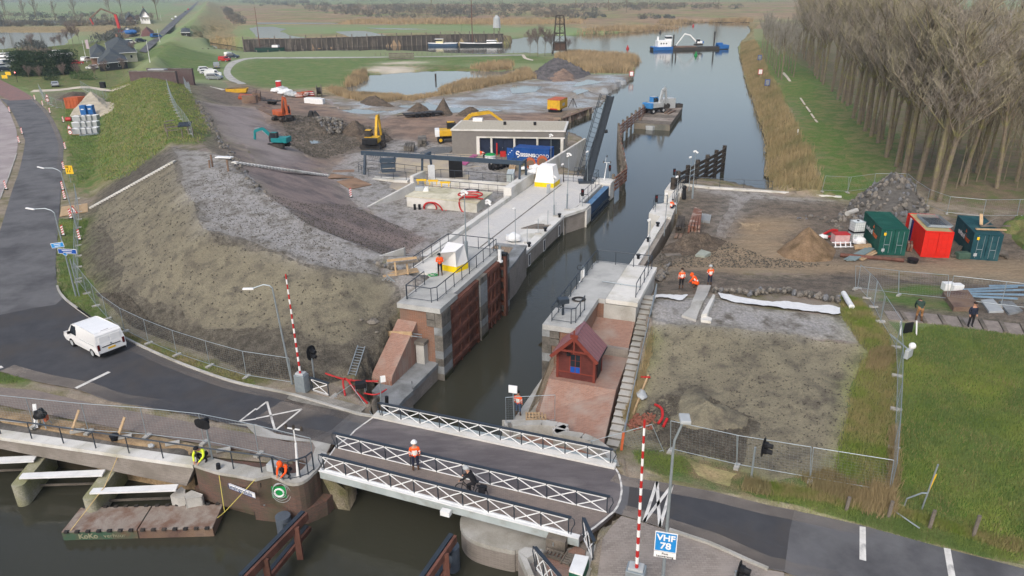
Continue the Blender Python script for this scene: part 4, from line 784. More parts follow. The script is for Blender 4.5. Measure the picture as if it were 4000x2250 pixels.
for k in range(n):
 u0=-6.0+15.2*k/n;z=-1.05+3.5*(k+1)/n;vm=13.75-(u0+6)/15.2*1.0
 lbox('step',u0,u0+15.2/n+.06,vm-.1,vm+.75,z-.5,z,M_C,ST);lbox('riser_shade',u0-.012,u0-.002,vm-.1,vm+.75,z-.15,z-.025,M_DT,ST)  # thin dark strip on each step front: riser shade put into colour
SH=th('stair_handrail','double galvanised handrail running up beside the concrete stair','handrail',LU(2,14.3))
for dz in(.85,.5):
 TB2([LU(-6,14.6,-1.0+dz),LU(9.6,13.55,2.45+dz)],.035,6).mk('rail',M_G,SH)
for k in range(7):u=-5.8+15.2*k/6;p=LU(u,14.6-(u+6)/15.2,-1.0+3.45*(u+6)/15.2);CY_(p,p+V3((0,0,.85)),.03,6).mk('post',M_G,SH)
# ================================================================ RAILINGS, FENCES, SIGNS, LAMPS
UP=V3((0,0,1))
def fa(s_,base):
 return ow(s_,base,(base[0]+1,base[1],0))[0]
def srl(label,pts,h=1.05,step=1.6,mid=(.12,),m=None,r=.03,close=True,pr=.028):
 m=m or M_S;o=th('steel_railing',label,'railing',pts[0])
 TB2([p+UP*h for p in pts],r*1.25,6).mk('top_rail',m,o)
 for k in mid:TB2([p+UP*h*k for p in pts],r*.7,5).mk('lower_rail',m,o)
 for i,(a,b)in enumerate(zip(pts,pts[1:])):
  n=max(1,round((b-a).length/step))
  for k in range(n+(1 if i==len(pts)-2 else 0)):
   p=lp(a,b,k/n);CY_(p,p+UP*h,pr*1.25,6,pr).mk('post',m,o)
 return o
srl('dark steel railing along the water edge of the left lock head',[LU(1.3,-3.1,3.1),LU(1.3,-1.15,3.1),LU(1.7,-.85,3.1),LU(13.2,-.85,3.1)],1.1,1.45)
srl('dark steel railing across the back and landward side of the left lock head',[LU(13.2,-1.1,3.1),LU(13.2,-5.35,3.1),LU(6.9,-5.5,3.1)],1.1,1.5)
srl('short dark railing at the notch beside the wooden gangway',[LU(1.3,-3.15,3.1),LU(4.2,-3.15,3.1)],1.1,1.4)
srl('dark steel railing along the water edge of the right lock head',[LU(3.6,9.6,3.1),LU(1.35,9.6,3.1),LU(1.1,9.35,3.1),LU(1.1,8.0,3.1),LU(13.2,8.0,3.1)],1.1,1.45)
srl('dark railing round the far end and outer side of the right slab deck',[LU(13.2,8.1,3.1),LU(13.2,12.5,3.1),LU(7.0,12.5,3.1)],1.1,1.4)
srl('dark railing along the blue lock gate on the quay',[LU(42.1,-.4,-.33),LU(42.1,-1.45,-.33),LU(51.5,-1.45,-.33)],1.1,2.0)
srl('dark railing across the quay end beside the raised bridge',[LU(51.8,-6.5,-.33),LU(52,-2.3,-.33),LU(55,-2.4,-.33),LU(55.5,-6,-.33)],1.1,1.6,(.12,.5))
srl('small dark railing by the red signal light on the right quay',[LU(43.6,8.9,-.05),LU(43.6,7.7,-.05),LU(40.9,7.7,-.05)],1.1,1.2)
srl('dark railing along the right quay beside the seated worker',[LU(44.8,9.3,-.05),LU(50,9.2,-.05),LU(54,9.4,0)],1.1,1.6)
srl('long thin dark railing on the canal basin wall at right',[LU(54.2,8,0),LU(54.2,9.6,0),P1("21 1850,425",0),P1("21 2576,465",0),P1("31 40,470",0)],1.1,3.0,(.15,.55),r=.025)
srl('long dark handrail on the pale sluice coping in the foreground',[QA+qn*.2+UP*.1]+PZ("03 2320,385",.1)+PZ("13 60,420 180,440",.1),1.1,2.25,(),r=.035)
srl('curved dark railing round the bridge pier corner',PZ("13 190,445 270,490 340,490 440,470 520,440 575,395",.1),1.15,.55,(.06,),r=.035)
def make_panel(w=3.45,h=2.0):
 t=th('mesh_fence','temporary mesh fence panel','fence')
 f=MB();f.tube([(0,0,.08),(0,0,h)],.022,6);f.tube([(w,0,.08),(w,0,h)],.022,6);f.tube([(0,0,h),(w,0,h)],.02,6);f.tube([(0,0,.22),(w,0,.22)],.018,6);f.mk('frame',M_G,t)
 g=MB()
 for k in range(1,18):x=w*k/18;g.bar((x,0,.22),(x,0,h),.0028,.0028)
 for k in range(1,11):z=.22+(h-.22)*k/11;g.bar((0,0,z),(w,0,z),.0028,.0028)
 g.mk('wire_mesh',M_G,t)
 b=MB();b.box((0,0,.06),(.24,.6,.12));b.mk('foot',M_C,t)
 return t
PANEL=make_panel()
nfence=[0]
def fence(s_,where,z=None,h=1.0):
 pts=PG(s_)if z is None else PZ(s_,z);L=0;n=0
 seg=along(pts,3.5);seg=[drop(p)if z is None else p for p in seg]
 N=len(seg)-1
 for i,(a,b)in enumerate(zip(seg,seg[1:])):
  nm='first' if i==0 else 'last' if i==N-1 else['second','third','fourth','fifth','sixth','seventh','eighth','ninth','tenth','eleventh','twelfth','thirteenth','fourteenth','fifteenth','sixteenth','seventeenth','eighteenth','nineteenth','twentieth','twenty-first','twenty-second','twenty-third'][min(i-1,21)]
  lab='galvanised mesh fence panel, %s %s'%(nm,where)
  o=PANEL if nfence[0]==0 else dup(PANEL);nfence[0]+=1
  d=b-a;o.location=a;o.scale=(math.hypot(d.x,d.y)/3.45,1,h);o['label']=lab;o['group']='mesh fence panels'
  o.rotation_euler=(0,-math.atan2(d.z,math.hypot(d.x,d.y)),math.atan2(d.y,d.x))
fence("01 780,560 800,700 790,890 / 02 790,60",'from the dyke stair down the verge')
fence("02 790,-40 1000,240 1130,380 1340,505 1565,605 1840,715 2170,825 2530,930 / 12 365,985",'along the road below the bare bank')
fence("12 775,1110 1250,1232",'between barrier and bridge')
fence("03 -700,-140 370,-28 740,15 1240,60 1770,88 2215,168 / 13 110,268 580,392",'along the foreground pavement',.03)
fence("23 925,160 1515,195 2160,355 / 33 280,470 1010,645 1200,640",'along the right road verge')
fence("32 900,20 1000,130 1120,340 1210,500 1290,620 1300,930 / 33 1265,0 1210,630",'up the bank beside the meadow')
fence("32 880,30 1360,95 1850,150 2370,210 2900,270",'on the track in front of the containers')
fence("31 540,490 1080,460 1390,465 1480,560 1570,620 1700,700 2065,750 2440,742 2900,770",'behind the stone heap and the containers')
fence("00 1690,900 1740,1060 1800,1180 1880,1280 1945,1390",'along the grass crest of the dyke');fence("00 1810,780 1860,860 1925,955",'by the brick flood wall');fence("00 820,890 930,960 1085,1010",'behind the pale sand heap');fence("00 400,920 450,1010 540,1080 640,1100",'by the orange crate')
fence("22 -60,1395 160,1380 430,1370",'on the stone edge by the worker in jeans',-1.15)
for i,(a,b)in enumerate((("02 345,1180","03 360,-20"),("02 795,1240","03 705,30"),("02 1255,1312","03 1160,90"))):
 q=P1(b,.05);p=fa(a,q+V3((0,.6,0)));tag(BR_(p,q,.2,.05).mk('timber_prop',M_W if i==0 else M_WOOD2),['white board propping the foreground fence','left raw timber prop behind the foreground railing','right raw timber prop behind the foreground railing'][i],'plank')
def text(s_,size,m,parent,p,right,up,name='lettering',depth=.004,bold=0.0,align='CENTER'):
 c=bpy.data.curves.new('t','FONT');c.body=s_;c.size=size;c.align_x=align;c.align_y='CENTER';c.extrude=depth;c.offset=bold
 t=bpy.data.objects.new('t',c);COL.objects.link(t);dg=bpy.context.evaluated_depsgraph_get()
 me=bpy.data.meshes.new_from_object(t.evaluated_get(dg));bpy.data.objects.remove(t);bpy.data.curves.remove(c)
 me.materials.clear();me.materials.append(m);o=bpy.data.objects.new(name,me);COL.objects.link(o)
 right,up=V3(right).normalized(),V3(up).normalized();n=right.cross(up)
 M=Matrix((right,up,n)).transposed().to_4x4();M.translation=p
 if parent is not None:
  o0=V3((0,0,0));q=parent
  while q is not None:o0=o0+q.location;q=q.parent
  o.parent=parent;M.translation=V3(p)-o0
 o.matrix_local=M;return o
def plate(c,right,up,w,h,t,m,name,parent):
 r_,u_=V3(right).normalized(),V3(up).normalized();n=r_.cross(u_);b=MB()
 q=[c+r_*(w/2)*i+u_*(h/2)*j for i,j in((-1,-1),(1,-1),(1,1),(-1,1))]
 b.prism([p-n*t for p in q],q);return b.mk(name,m,parent)
M_BLUE=mat('sign_blue','#1f86c9','#1b7dbf',2,.4,spec=.5);M_DBLUE=mat('sign_dark_blue','#1c4fa0','#194791',2,.4);M_YEL=mat('yellow_paint','#e2b81a','#d8ac15',2,.5,spec=.5)
M_OW=mat('sign_white','#e4e4e2','#dadad8',3,.45);M_INK=mat('sign_black','#18181a',None,1,.5);M_OG=mat('orange_paint','#d9662a','#cc5c22',3,.5)
M_GREEN=mat('green_paint','#1f8f4a','#1a8042',3,.5);M_LG=mat('light_grey_paint','#a9adae','#9ea2a3',2,.5);M_GS=mat('dark_glass','#20262c','#2a3138',2,.12,spec=.6)
LP=G1("23 1492,1560");LP.z=.03
LH=fa("22 1740,1330",LP);LB=fa("23 1600,200",LP);LB2=fa("23 1662,0",LP)
lamp=th('street_lamp','tall grey street lamp carrying the blue radio channel sign','street lamp',LP)
TB2([LP,lp(LP,LB,.5),LB],.08,8,.055).mk('post',M_G,lamp,sm=1)
TB2([LB,LB+(LB2-LB)*.45+V3((-.05,0,.06)),LB2,LH+V3((-.1,0,-.25))],.05,8).mk('arm',M_G,lamp,sm=1)
BX(LH,(.42,.62,.16),-.1).mk('lamp_head',M_LG,lamp,bev=.05)
sg=th('information_sign','blue square sign reading VHF 78 with small white plate below','sign',LP+V3((0,-.1,1.4)))
c=fa("23 1522,1095",LP)+V3((0,-.12,0));ri=(fa("23 1625,1060",LP)-fa("23 1427,960",LP));ri=V3((ri.x,0,ri.z)).normalized();ri=V3((.97,-.25,0)).normalized()
u_=V3((0,0,1))
W_=.92;plate(c,ri,u_,W_,1.0,.03,M_OW,'plate',sg);plate(c-ri.cross(u_)*-.008,ri,u_,W_-.07,.93,.005,M_BLUE,'face',sg)
nn=ri.cross(u_);text('VHF',.42,M_OW,sg,c+nn*.02+u_*.22,ri,u_,bold=.012);text('78',.46,M_OW,sg,c+nn*.02-u_*.2,ri,u_,bold=.012)
c2=c-u_*.68;plate(c2,ri,u_,.92,.3,.02,M_OW,'lower_plate',sg);text('Post',.15,M_INK,sg,c2+nn*.012+u_*.07,ri,u_,bold=.002);text('Lauwersoog',.145,M_INK,sg,c2+nn*.012-u_*.07,ri,u_,bold=.002)
def slm(foot,bend,head,label,z=0.0):
 f=G1(foot);b=fa(bend,f);h_=fa(head,f);o=th('street_lamp',label,'street lamp',f)
 TB2([f,lp(f,b,.5),b],.075,8,.05).mk('post',M_G,o,sm=1)
 d=h_-b;TB2([b,b+d*.12+UP*.18,b+d*.4+UP*.25,h_],.04,6).mk('arm',M_G,o,sm=1)
 k=d.normalized();BR_(h_-k*.15,h_+k*.55,.22,.09).mk('lamp_head',M_OW,o,bev=.03)
slm("01 785,885","01 612,290","01 430,248",'grey street lamp over the road by the yellow diversion sign');slm("02 765,95","01 548,700","01 330,662",'grey street lamp beside the blue direction signs');slm("12 365,980","12 165,15","02 2530,20",'grey street lamp by the left barrier and bank')
def barrier(foot,top,label,bw,bh,cat='barrier'):
 f=G1(foot);o=th('road_barrier',label,cat,f);cab=f+UP*(bh/2)
 BX(cab,(bw,bw*.8,bh),-.35).mk('cabinet',M_G,o,bev=.04);BX(f+UP*(bh+.06),(bw*.8,bw*.6,.14),-.35).mk('cabinet_roof',M_LG,o,bev=.04)
 a=f+V3((0,-.1,bh));t=fa(top,a);n=21
 for k in range(n):
  p,q=lp(a,t,k/n),lp(a,t,(k+1)/n);TB2([p,q],.075-.0015*k,8).mk('red_band' if k%2==0 else 'white_band',M_RED if k%2==0 else M_OW,o,sm=1)
 return o
barrier("12 475,1050","11 298,1315",'raised red and white barrier boom on the left, by the bare bank',.75,1.25);barrier("23 1215,1640","22 1335,1340",'raised red and white barrier boom on the right, by the blue sign',.8,1.5)
def signal_head(base,c,label,right,w=.62,h=1.0,lamps=2,back=False,pole=M_G):
 o=th('traffic_light',label,'traffic light',base);b=MB();b.tube([base,V3((base.x,base.y,c.z))],.055,8);b.mk('pole',pole,o,sm=1)
 r_=V3(right).normalized();n=r_.cross(UP);ring_=[]
 for k in range(16):
  t=2*pi*k/16;ring_.append(c+r_*(w/2)*max(-1,min(1,1.15*cos(t)))+UP*(h/2)*max(-1,min(1,1.05*sin(t))))
 PR_(ring_,[p-n*.03 for p in ring_]).mk('backboard',M_K,o)
 for k in range(lamps):
  z=c+UP*(h*.5)*((k+.5)/lamps*1.3-.65);s_=-1 if back else 1
  BX(z+n*.1*s_,(.26,.22,.28),math.atan2(r_.y,r_.x)).mk('lamp_box',M_K,o,bev=.03);CY_(z+n*.16*s_,z+n*.45*s_,.14,10,.12).mk('visor',M_K,o)
 return o
p=P1("03 2110,295",.05);c=fa("02 2030,1385",p);signal_head(p,c,'black oval traffic signal seen from behind over the foreground railing',(.82,-.3,0),1.0,.62,2,True)
p=G1("12 590,940");signal_head(p,fa("12 555,665",p),'black twin traffic signal behind the left barrier',(.6,.8,0),.7,1.05)
p=G1("23 2370,510");signal_head(p,fa("23 2500,170",p),'black twin traffic signal on leaning pole at the right verge',(.55,.8,0),.7,1.05)
p=P1("23 2200,1600",.03);signal_head(p,fa("23 2260,1400",p),'black traffic signal cut off by the bottom edge',(.55,.8,0),.6,1.0)
PL=[P1("03 2200,800",ZW),P1("03 2535,850",ZW)]
sb=th('name_sign','white name board reading Hunsingosluis on black posts at the pier','sign',PL[0]);pa=V3((PL[0].x,PL[0].y,-3.2))
tp=fa("03 2165,335",PL[0]);CY_(pa,tp,.12,8).mk('post',M_K,sb)
tl=fa("03 2235,535",PL[0]);tr=ow("03 2530,600",PL[0],PL[0]+V3((1,-.42,0)))[0];cc=lp(tl,tr,.5)+V3((0,-.2,0));rr=V3(((tr-tl).x,(tr-tl).y,0)).normalized();Lb=(tr-tl).length+.1
plate(cc,rr,UP,Lb,.34,.03,M_OW,'plate',sb);nn=rr.cross(UP)
for dz in(.155,-.155):plate(cc+nn*.006+UP*dz,rr,UP,Lb-.04,.02,.004,M_DBLUE,'border',sb)
text('Hunsingosluis',Lb/6.6,mat('sign_ink_blue','#23406b'),sb,cc+nn*.012,rr,UP,bold=.004)
tag(CY_(V3((PL[1].x,PL[1].y,-3.3)),fa("03 2520,545",PL[1]),.09,8).mk('mooring_pile',M_K),'dark pile at the right end of the name board','pile')
for i,(a,b)in enumerate((("13 10,870","13 0,510"),("13 40,880","13 25,515"),("13 68,885","13 45,520"),("13 98,890","13 82,740"))):
 q=P1(a,ZW);tag(CY_(V3((q.x,q.y,-3.4)),fa(b,q),.05,6).mk('steel_pipe',M_K if i<3 else M_G),['leftmost black pipe on the bridge pier','second black pipe on the bridge pier','third black pipe on the bridge pier','short grey pipe on the bridge pier'][i],'pipe')
def sign_on_pole(name,label,foot,c_px,w,h,m,right=(1,0,0),tri=False,border=None,z=None):
 f=G1(foot);c=fa(c_px,f)+V3((0,-.06,0));o=th(name,label,'sign',f);CY_(f,V3((f.x,f.y,c.z+h*.4)),.035,6).mk('post',M_G,o);r_=V3(right).normalized();n=r_.cross(UP)
 if tri:
  q=[c+r_*(-w/2)-UP*h*.4,c+r_*(w/2)-UP*h*.4,c+UP*h*.6];PR_([p-n*.02 for p in q],q).mk('plate',M_RED,o)
  g0=(q[0]+q[1]+q[2])/3;q2=[g0+(p-g0)*.68+n*.005 for p in q];PR_([p-n*.004 for p in q2],q2).mk('face',M_OW,o)
  BR_(g0+n*.01-UP*.12,g0+n*.01+UP*.16,.06,.006,n).mk('symbol',M_INK,o)
 else:
  if border:plate(c-n*.005,r_,UP,w+.05,h+.05,.02,border,'plate',o)
  plate(c,r_,UP,w,h,.018,m,'face',o)
 return o,c,r_,n
o,c,r_,n=sign_on_pole('diversion_sign','yellow lane diversion sign with black arrows on the verge',"01 715,395","01 697,265",1.0,1.15,M_YEL)
plate(c+V3((-.22,-.004,.38)),r_,UP,.4,.16,.003,M_INK,'symbol',o)
for x,s_ in((-.28,1),(.05,1)):
 b=MB();b.bar(c+V3((x,-.006,-.38)),c+V3((x+.02,-.006,-.12)),.05,.005,n);b.bar(c+V3((x+.02,-.006,-.12)),c+V3((x+.2,-.006,.1)),.05,.005,n);b.bar(c+V3((x+.2,-.006,.1)),c+V3((x+.2,-.006,.4)),.05,.005,n);b.bar(c+V3((x-.1,-.006,-.25)),c+V3((x+.1,-.006,-.25)),.05,.005,n);b.mk('arrow',M_INK,o)
sign_on_pole('warning_sign','red-bordered warning triangle beside the dyke stair',"01 770,830","01 737,670",.95,.85,M_OW,tri=True)
sign_on_pole('warning_sign','red-bordered warning triangle in front of the stacked pavers',"00 700,1370","00 697,1280",.9,.8,M_OW,tri=True)
def round_sign(label,foot,c_px,r0=.4,m_in=M_OW):
 f=G1(foot);c=fa(c_px,f)+V3((0,-.06,0));o=th('round_sign',label,'sign',f);CY_(f,V3((f.x,f.y,c.z)),.03,6).mk('post',M_G,o)
 CY_(c,c+V3((0,-.02,0)),r0,16).mk('plate',M_RED,o);CY_(c+V3((0,-.021,0)),c+V3((0,-.026,0)),r0*.75,16).mk('face',m_in,o);BX(c+V3((0,-.03,0)),(r0*.8,.006,r0*.18)).mk('symbol',M_INK,o)
round_sign('round red-bordered sign in front of the stacked pavers',"00 712,1375","00 707,1330");round_sign('round red-bordered sign by the mesh fence at the left',"00 485,1050","00 478,1005",.42)
sign_on_pole('warning_sign','red-bordered warning triangle over the round sign at the left fence',"00 480,1052","00 472,965",.8,.75,M_OW,tri=True)
f=G1("02 770,98");o=th('direction_sign','two blue fingerpost boards on the lamp post by the road','sign',f)
CY_(f+V3((.25,0,0)),f+V3((.25,0,3.4)),.05,6).mk('post',M_G,o)
for(a,b,m_,tx)in(("01 520,1030","01 645,1012",M_BLUE,'Haven'),("01 588,1080","01 775,1088",M_DBLUE,'Zoutkamp'),("01 640,1105","01 680,1120",M_BLUE,'')):
 A,B=fa(a,f),fa(b,f);c=lp(A,B,.5)+V3((0,-.08,0));r_=V3((B.x-A.x,0,B.z-A.z)).normalized();u2=V3((0,-1,0)).cross(r_)*-1;u2=V3((-r_.z,0,r_.x))
 plate(c,r_,u2,(B-A).length,.42 if tx else .2,.03,M_OW,'plate',o);plate(c+V3((0,-.006,0)),r_,u2,(B-A).length-.06,.36 if tx else .15,.004,m_,'face',o)
 for k in range(2 if tx else 0):plate(c+V3((0,-.012,.07-.15*k)),r_,u2,(B-A).length*(.55-.1*k),.05,.003,M_OW,'lettering',o)
def make_beacon():
 t=th('road_beacon','beacon','beacon');BX((0,0,.06),(.4,.3,.12)).mk('foot',M_K,t);BX((0,0,.62),(.26,.04,1.0)).mk('panel',M_OW,t)
 for k in range(4):
  z=.2+k*.26;MB().add([(-.13,-.024,z),(.13,-.024,z+.16),(.13,-.024,z+.29),(-.13,-.024,z+.13)],[(0,1,2,3)]).mk('red_stripe',M_RED,t)
 return t
BEA=make_beacon()
bl_=[("00 352,1005",'nearest the brick road on the right kerb'),("00 432,1065",'second down the right kerb from the brick road'),("00 505,1140",'beside the sand heap at the right kerb'),("00 100,1130",'highest on the left kerb of the road'),("00 195,1440",'below the white post on the left kerb'),("00 225,1350",'next to the cycle path on the left kerb'),
("01 660,60",'above the yellow diversion sign at the kerb'),("01 645,265",'just left of the yellow diversion sign'),("01 635,470",'upper of the pair below the diversion sign'),("01 655,565",'lower of the pair below the diversion sign'),("01 65,465",'alone at the lower left kerb'),("01 640,930",'on the verge between the two street lamps'),("01 715,760",'behind the warning triangle by the stair'),("11 955,545",'standing alone on the brown rubble slope'),("00 640,1230",'by the dead branches left of the pavers'),("01 805,975",'small one leaning inside the mesh fence')]
for i,(s_,lb_)in enumerate(bl_):
 o=BEA if i==0 else dup(BEA);place(o,G1(s_),RU(-.2,.2));o['label']='red and white striped road beacon '+lb_;o['group']='road beacons'
# ================================================================ BUILDINGS, CRANE, CONTAINERS ON THE SITE
def W4(px4,z):return PZ(px4,z)
ZS=-.6
A_=P1("a 245,735",ZS);B_=P1("a 1790,760",ZS);bd=(B_-A_).normalized();bo=V3((-bd.y,bd.x,0));A2=A_
C_=P1("a 2010,610",ZS);LenB=(B_-A_).length
tl_=ow("a 255,365",A_,B_)[0].z;tr_=ow("a 1830,455",A_,B_)[0].z;HB=(tl_+tr_)/2-ZS
dep=(C_-B_).dot(bo);dep=max(dep,6.0)
def bp(x,y,z):return A_+bd*x+bo*y+V3((0,0,z))
BLD=th('pump_building','low grey brick site building with pale fascia and dark doors','building',bp(LenB/2,3,0))
M_GBRICK=brickmat('grey_brown_brick','#77736e','#686560','#807c77',dirt='#6e6a66');M_DOOR=mat('navy_door','#20283a','#262f42',2,.45)
M_ROOF=mat('roof_gravel','#b9b2a2','#a59e8e',4,.9,.02,15,fine=.5)
def bbox(name,x0,x1,y0,y1,z0,z1,m,par=BLD):return SL_([bp(x0,y0,0),bp(x1,y0,0),bp(x1,y1,0),bp(x0,y1,0)],ZS+z0,ZS+z1).mk(name,m,par)
xo=(ow("a 585,500",A_,B_)[0]-A_).dot(bd);zo=ow("a 585,490",A_,B_)[0].z-ZS
bbox('brick_wall',0,xo,0,dep,0,HB,M_GBRICK);bbox('brick_wall',xo,LenB+.4,0,.35,zo+.1,HB,M_GBRICK);bbox('brick_wall',xo,LenB+.4,.35,dep,zo+.1,HB-.05,M_GBRICK);bbox('inner_wall',xo,LenB,.9,dep-.2,0,zo+.1,M_DOOR)
bbox('lintel',xo,LenB+.45,-.06,.3,zo-.12,zo+.1,M_WC);bbox('fascia',-.15,LenB+.55,-.15,dep+.15,HB,HB+.22,M_WC);bbox('roof_gravel',.2,LenB+.2,.25,dep-.25,HB+.2,HB+.245,M_ROOF)
cols=[ow("a %d,560"%x,A_,B_)[0]for x in(605,795,1120,1445,1795)]
xs_=[(c-A_).dot(bd)for c in cols]
for x,w_ in zip(xs_,(.5,.3,.3,.3,.45)):bbox('pillar',x-w_/2,x+w_/2,-.05,.9,0,zo-.12,M_WC)
for a,b,nd in((xs_[0],xs_[1],1),(xs_[1],xs_[2],2),(xs_[2],xs_[3],2),(xs_[3],xs_[4],2)):
 for k in range(nd):
  x0,x1=a+.2+(b-a-.4)*k/nd,a+.2+(b-a-.4)*(k+1)/nd;d=bbox('door',x0+.02,x1-.02,.45,.55,.02,zo-.14,M_DOOR if a<xs_[3]or k==0 else M_GS);bbox('handle',x1-.15,x1-.1,.4,.45,1.0,1.15,M_G,d)
for k,y in enumerate((.6,dep*.4,dep*.72)):
 w_=bbox('window',LenB+.4,LenB+.46,y,y+dep*.2,.5,zo-.1,M_LG);bbox('pane',LenB+.45,LenB+.475,y+.15,y+dep*.2-.15,.6,zo-.2,M_GS,w_)
for x in(.44,.72):bbox('roof_vent',LenB*x,LenB*x+.45,dep*.5,dep*.5+.4,HB+.2,HB+.75,M_K)
bbox('roof_bag',LenB*.12,LenB*.12+1.6,dep-1.2,dep-.2,HB+.2,HB+.75,M_W)
WL=th('inlet_wall','tall pale concrete wall beside the building along the inlet','wall',P1("a 1700,900",-.3))
w0,w1=LU(50.5,-9.6,0),P1("a 2140,500",1.6);q=[w0,V3((w1.x,w1.y,0))]
dd=(q[1]-q[0]).normalized();nrm=V3((-dd.y,dd.x,0))*.35
for k in range(5):
 a,b=lp(q[0],q[1],k/5),lp(q[0],q[1],(k+1)/5-.004);SL_([a,b,b+nrm,a+nrm],-3.4,1.55).mk('segment',M_WC,WL)
tag(SL_(PG("b 100,590 560,280 1290,210 1680,200")+[bp(LenB,-.2,0),LU(50,-10.2),LU(42,-11),LU(40,-21)],-1,-.52).mk('court_paving',mat('court_concrete','#a39a8e','#948b80',.4,.85,.01,8,c3='#b5a78c',s3=.15,t3=.53,fine=.2)),kind=KS)
Zc=-.4
GL=[P1("b 80,505",0.0),P1("b 895,480",.6),P1("b 2270,600",.9)]
GC=th('gantry_crane','long dark blue gantry beam on steel legs over the concrete basin','crane',GL[0])
tops=[fa("b 80,215",GL[0]),fa("b 905,265",GL[1]),fa("b 2290,370",GL[2])]
back=[P1("b 1045,415",.9),P1("b 2380,520",1.1)];btops=[fa("b 1010,205",back[0]),fa("b 2365,310",back[1])]
M_GANT=mat('gantry_blue','#2d3b4a','#34434f',1.5,.5,spec=.5)
b0,b2=fa("b 60,205",GL[0]),fa("b 2310,365",GL[2])
mid=lp(tops[1],btops[0],.5);end=lp(tops[2],btops[1],.5);st_=tops[0]+V3((0,.8,0))
BR_(st_-(end-st_).normalized()*.6+UP*-.1,end+UP*-.1,.34,.55).mk('beam',M_GANT,GC)
BR_(st_+UP*.35+V3((0,.3,0)),end+UP*.35+V3((0,.3,0)),.06,.05).mk('cable_rail',M_GANT,GC)
for k in range(12):p=lp(st_,end,(k+.5)/12);BR_(p+UP*.1,p+UP*.36+V3((0,.3,0)),.05,.05).mk('rail_bracket',M_GANT,GC)
for f,t in((GL[0],st_),(GL[1],tops[1]),(GL[2],tops[2]),(back[0],btops[0]),(back[1],btops[1])):BR_(V3((f.x,f.y,-.4)),t,.3,.28).mk('leg',M_GANT,GC)
for a,b in((tops[1],btops[0]),(tops[2],btops[1])):BR_(a-(b-a)*.08,b+(b-a)*.08,.3,.3).mk('cross_head',M_GANT,GC)
TR=lp(st_,end,.15);HO=th('crane_trolley','dark blue hoist carriage hanging under the gantry beam','crane hoist',TR-UP*3)
for k in range(3):BX(TR-UP*(.9+k*.75),(2.2-.2*k,1.0,.5 if k<2 else .3),.1).mk('frame',M_GANT,HO)
for sx in(-.95,.95):BR_(TR+V3((sx,0,-.3)),TR+V3((sx,0,-2.6)),.12,.12).mk('hanger',M_GANT,HO)
for k in range(8):x=st_+(end-st_)*(.02+.012*k);TB2([x-UP*.35,x+V3((.12,0,-1.1)),x+V3((.25,0,-.35))],.03,5).mk('cable_loop',M_K,HO)
def cwall(label,pts,z0,z1,w=.4,m=None,name='basin_wall'):
 o=th(name,label,'wall',pts[0])
 for a,b in zip(pts,pts[1:]):BR_(V3((a.x,a.y,(z0+z1)/2)),V3((b.x,b.y,(z0+z1)/2)),w,z1-z0).mk('body',m or M_WC,o)
 return o
p0,p1,p2=P1("b 10,1040",-.5),P1("b 770,720",.1),P1("b 760,560",1.0)
o=th('wing_wall','sloping pale concrete wing wall left of the tank','wall',p0);d=p1-p0;q=[p0,p1+UP*.0]
PR_([p0+UP*-.5,p1+UP*-1,p1+UP*.9,p0+UP*.15],[v+V3((.35,.2,0))for v in(p0+UP*-.5,p1+UP*-1,p1+UP*.9,p0+UP*.15)]).mk('body',M_WC,o)
cwall('square pale concrete pillar wall at the head of the wing wall',[P1("b 760,680",0),P1("b 930,600",0)],-1,1.35,.55)
cwall('long pale concrete basin wall below the middle railing',[P1("b 960,600",0),P1("b 2130,700",0)],-1.5,.1,.3);cwall('pale concrete ledge below the upper railing',[P1("b 1090,565",.3),P1("b 2200,640",.3)],-1.2,.35,.35)
cwall('pale concrete plinth under the left crane leg',[P1("b 30,560",-.3),P1("b 720,590",-.3)],-1,-.2,1.6)
o=cwall('white control cabinet pillar beside the crane leg',[P1("b 1000,540",.2),P1("b 1075,530",.2)],-.5,1.7,.55,M_W,'control_cabinet')
srl('dark railing round the left crane platform',[P1("b 5,480",-.3),P1("b 150,560",-.3),P1("b 500,590",-.3),P1("b 680,600",-.3)],1.2,1.6,(.5,.1));srl('dark railing behind the crane trolley',[P1("b 5,460",-.4),P1("b 120,420",-.4),P1("b 660,490",-.4),P1("b 990,530",-.4)],1.2,2.4,(.5,.1))
srl('dark railing along the upper ledge below the gantry',[P1("b 1090,570",.4),P1("b 1170,560",.4),P1("b 2170,640",.4)],1.15,1.9,(.12,));srl('dark railing along the basin behind the tank',[P1("b 790,690",.1),P1("b 2110,800",-.1)],1.15,1.25,(.5,.1))
TK=th('concrete_tank','big pale concrete tank with slab lid and red hoses','tank',P1("b 1100,1000",-.7))
q=[P1("b 690,985",-.75),P1("b 1680,1085",-.75)];t1=ow("b 680,815",q[0],q[1])[0].z;t2=ow("b 1690,905",q[0],q[1])[0].z;ht=(t1+t2)/2
bk=P1("b 1885,765",ht);dv=bk-V3((q[1].x,q[1].y,ht));ring4=[q[0],q[1],q[1]+dv,q[0]+dv]
SL_(ring4,-1,ht-.12).mk('body',M_WC,TK);cen=sum(ring4,V3())/4;M_LID=mat('yellowed_concrete','#cdc8b4','#c2bba2',.7,.85,c3='#a39f86',s3=.35,t3=.58,fine=.15)
for k in range(4):
 e=[lp(ring4[0],ring4[1],k/4+.002),lp(ring4[0],ring4[1],(k+1)/4-.002),lp(ring4[3],ring4[2],(k+1)/4-.002),lp(ring4[3],ring4[2],k/4+.002)];SL_([cen+(p-cen)*1.03 for p in e],ht-.12,ht).mk('lid_slab',M_LID,TK)
def hose(label,pts,r,m=M_RED,k=6):
 return tag(TB2(sln([V3(p)for p in pts],k),r,7).mk('ribbed_hose',m,sm=1),label,'hose')
cx_=P1("b 1600,845",ht+.1);co_=[]
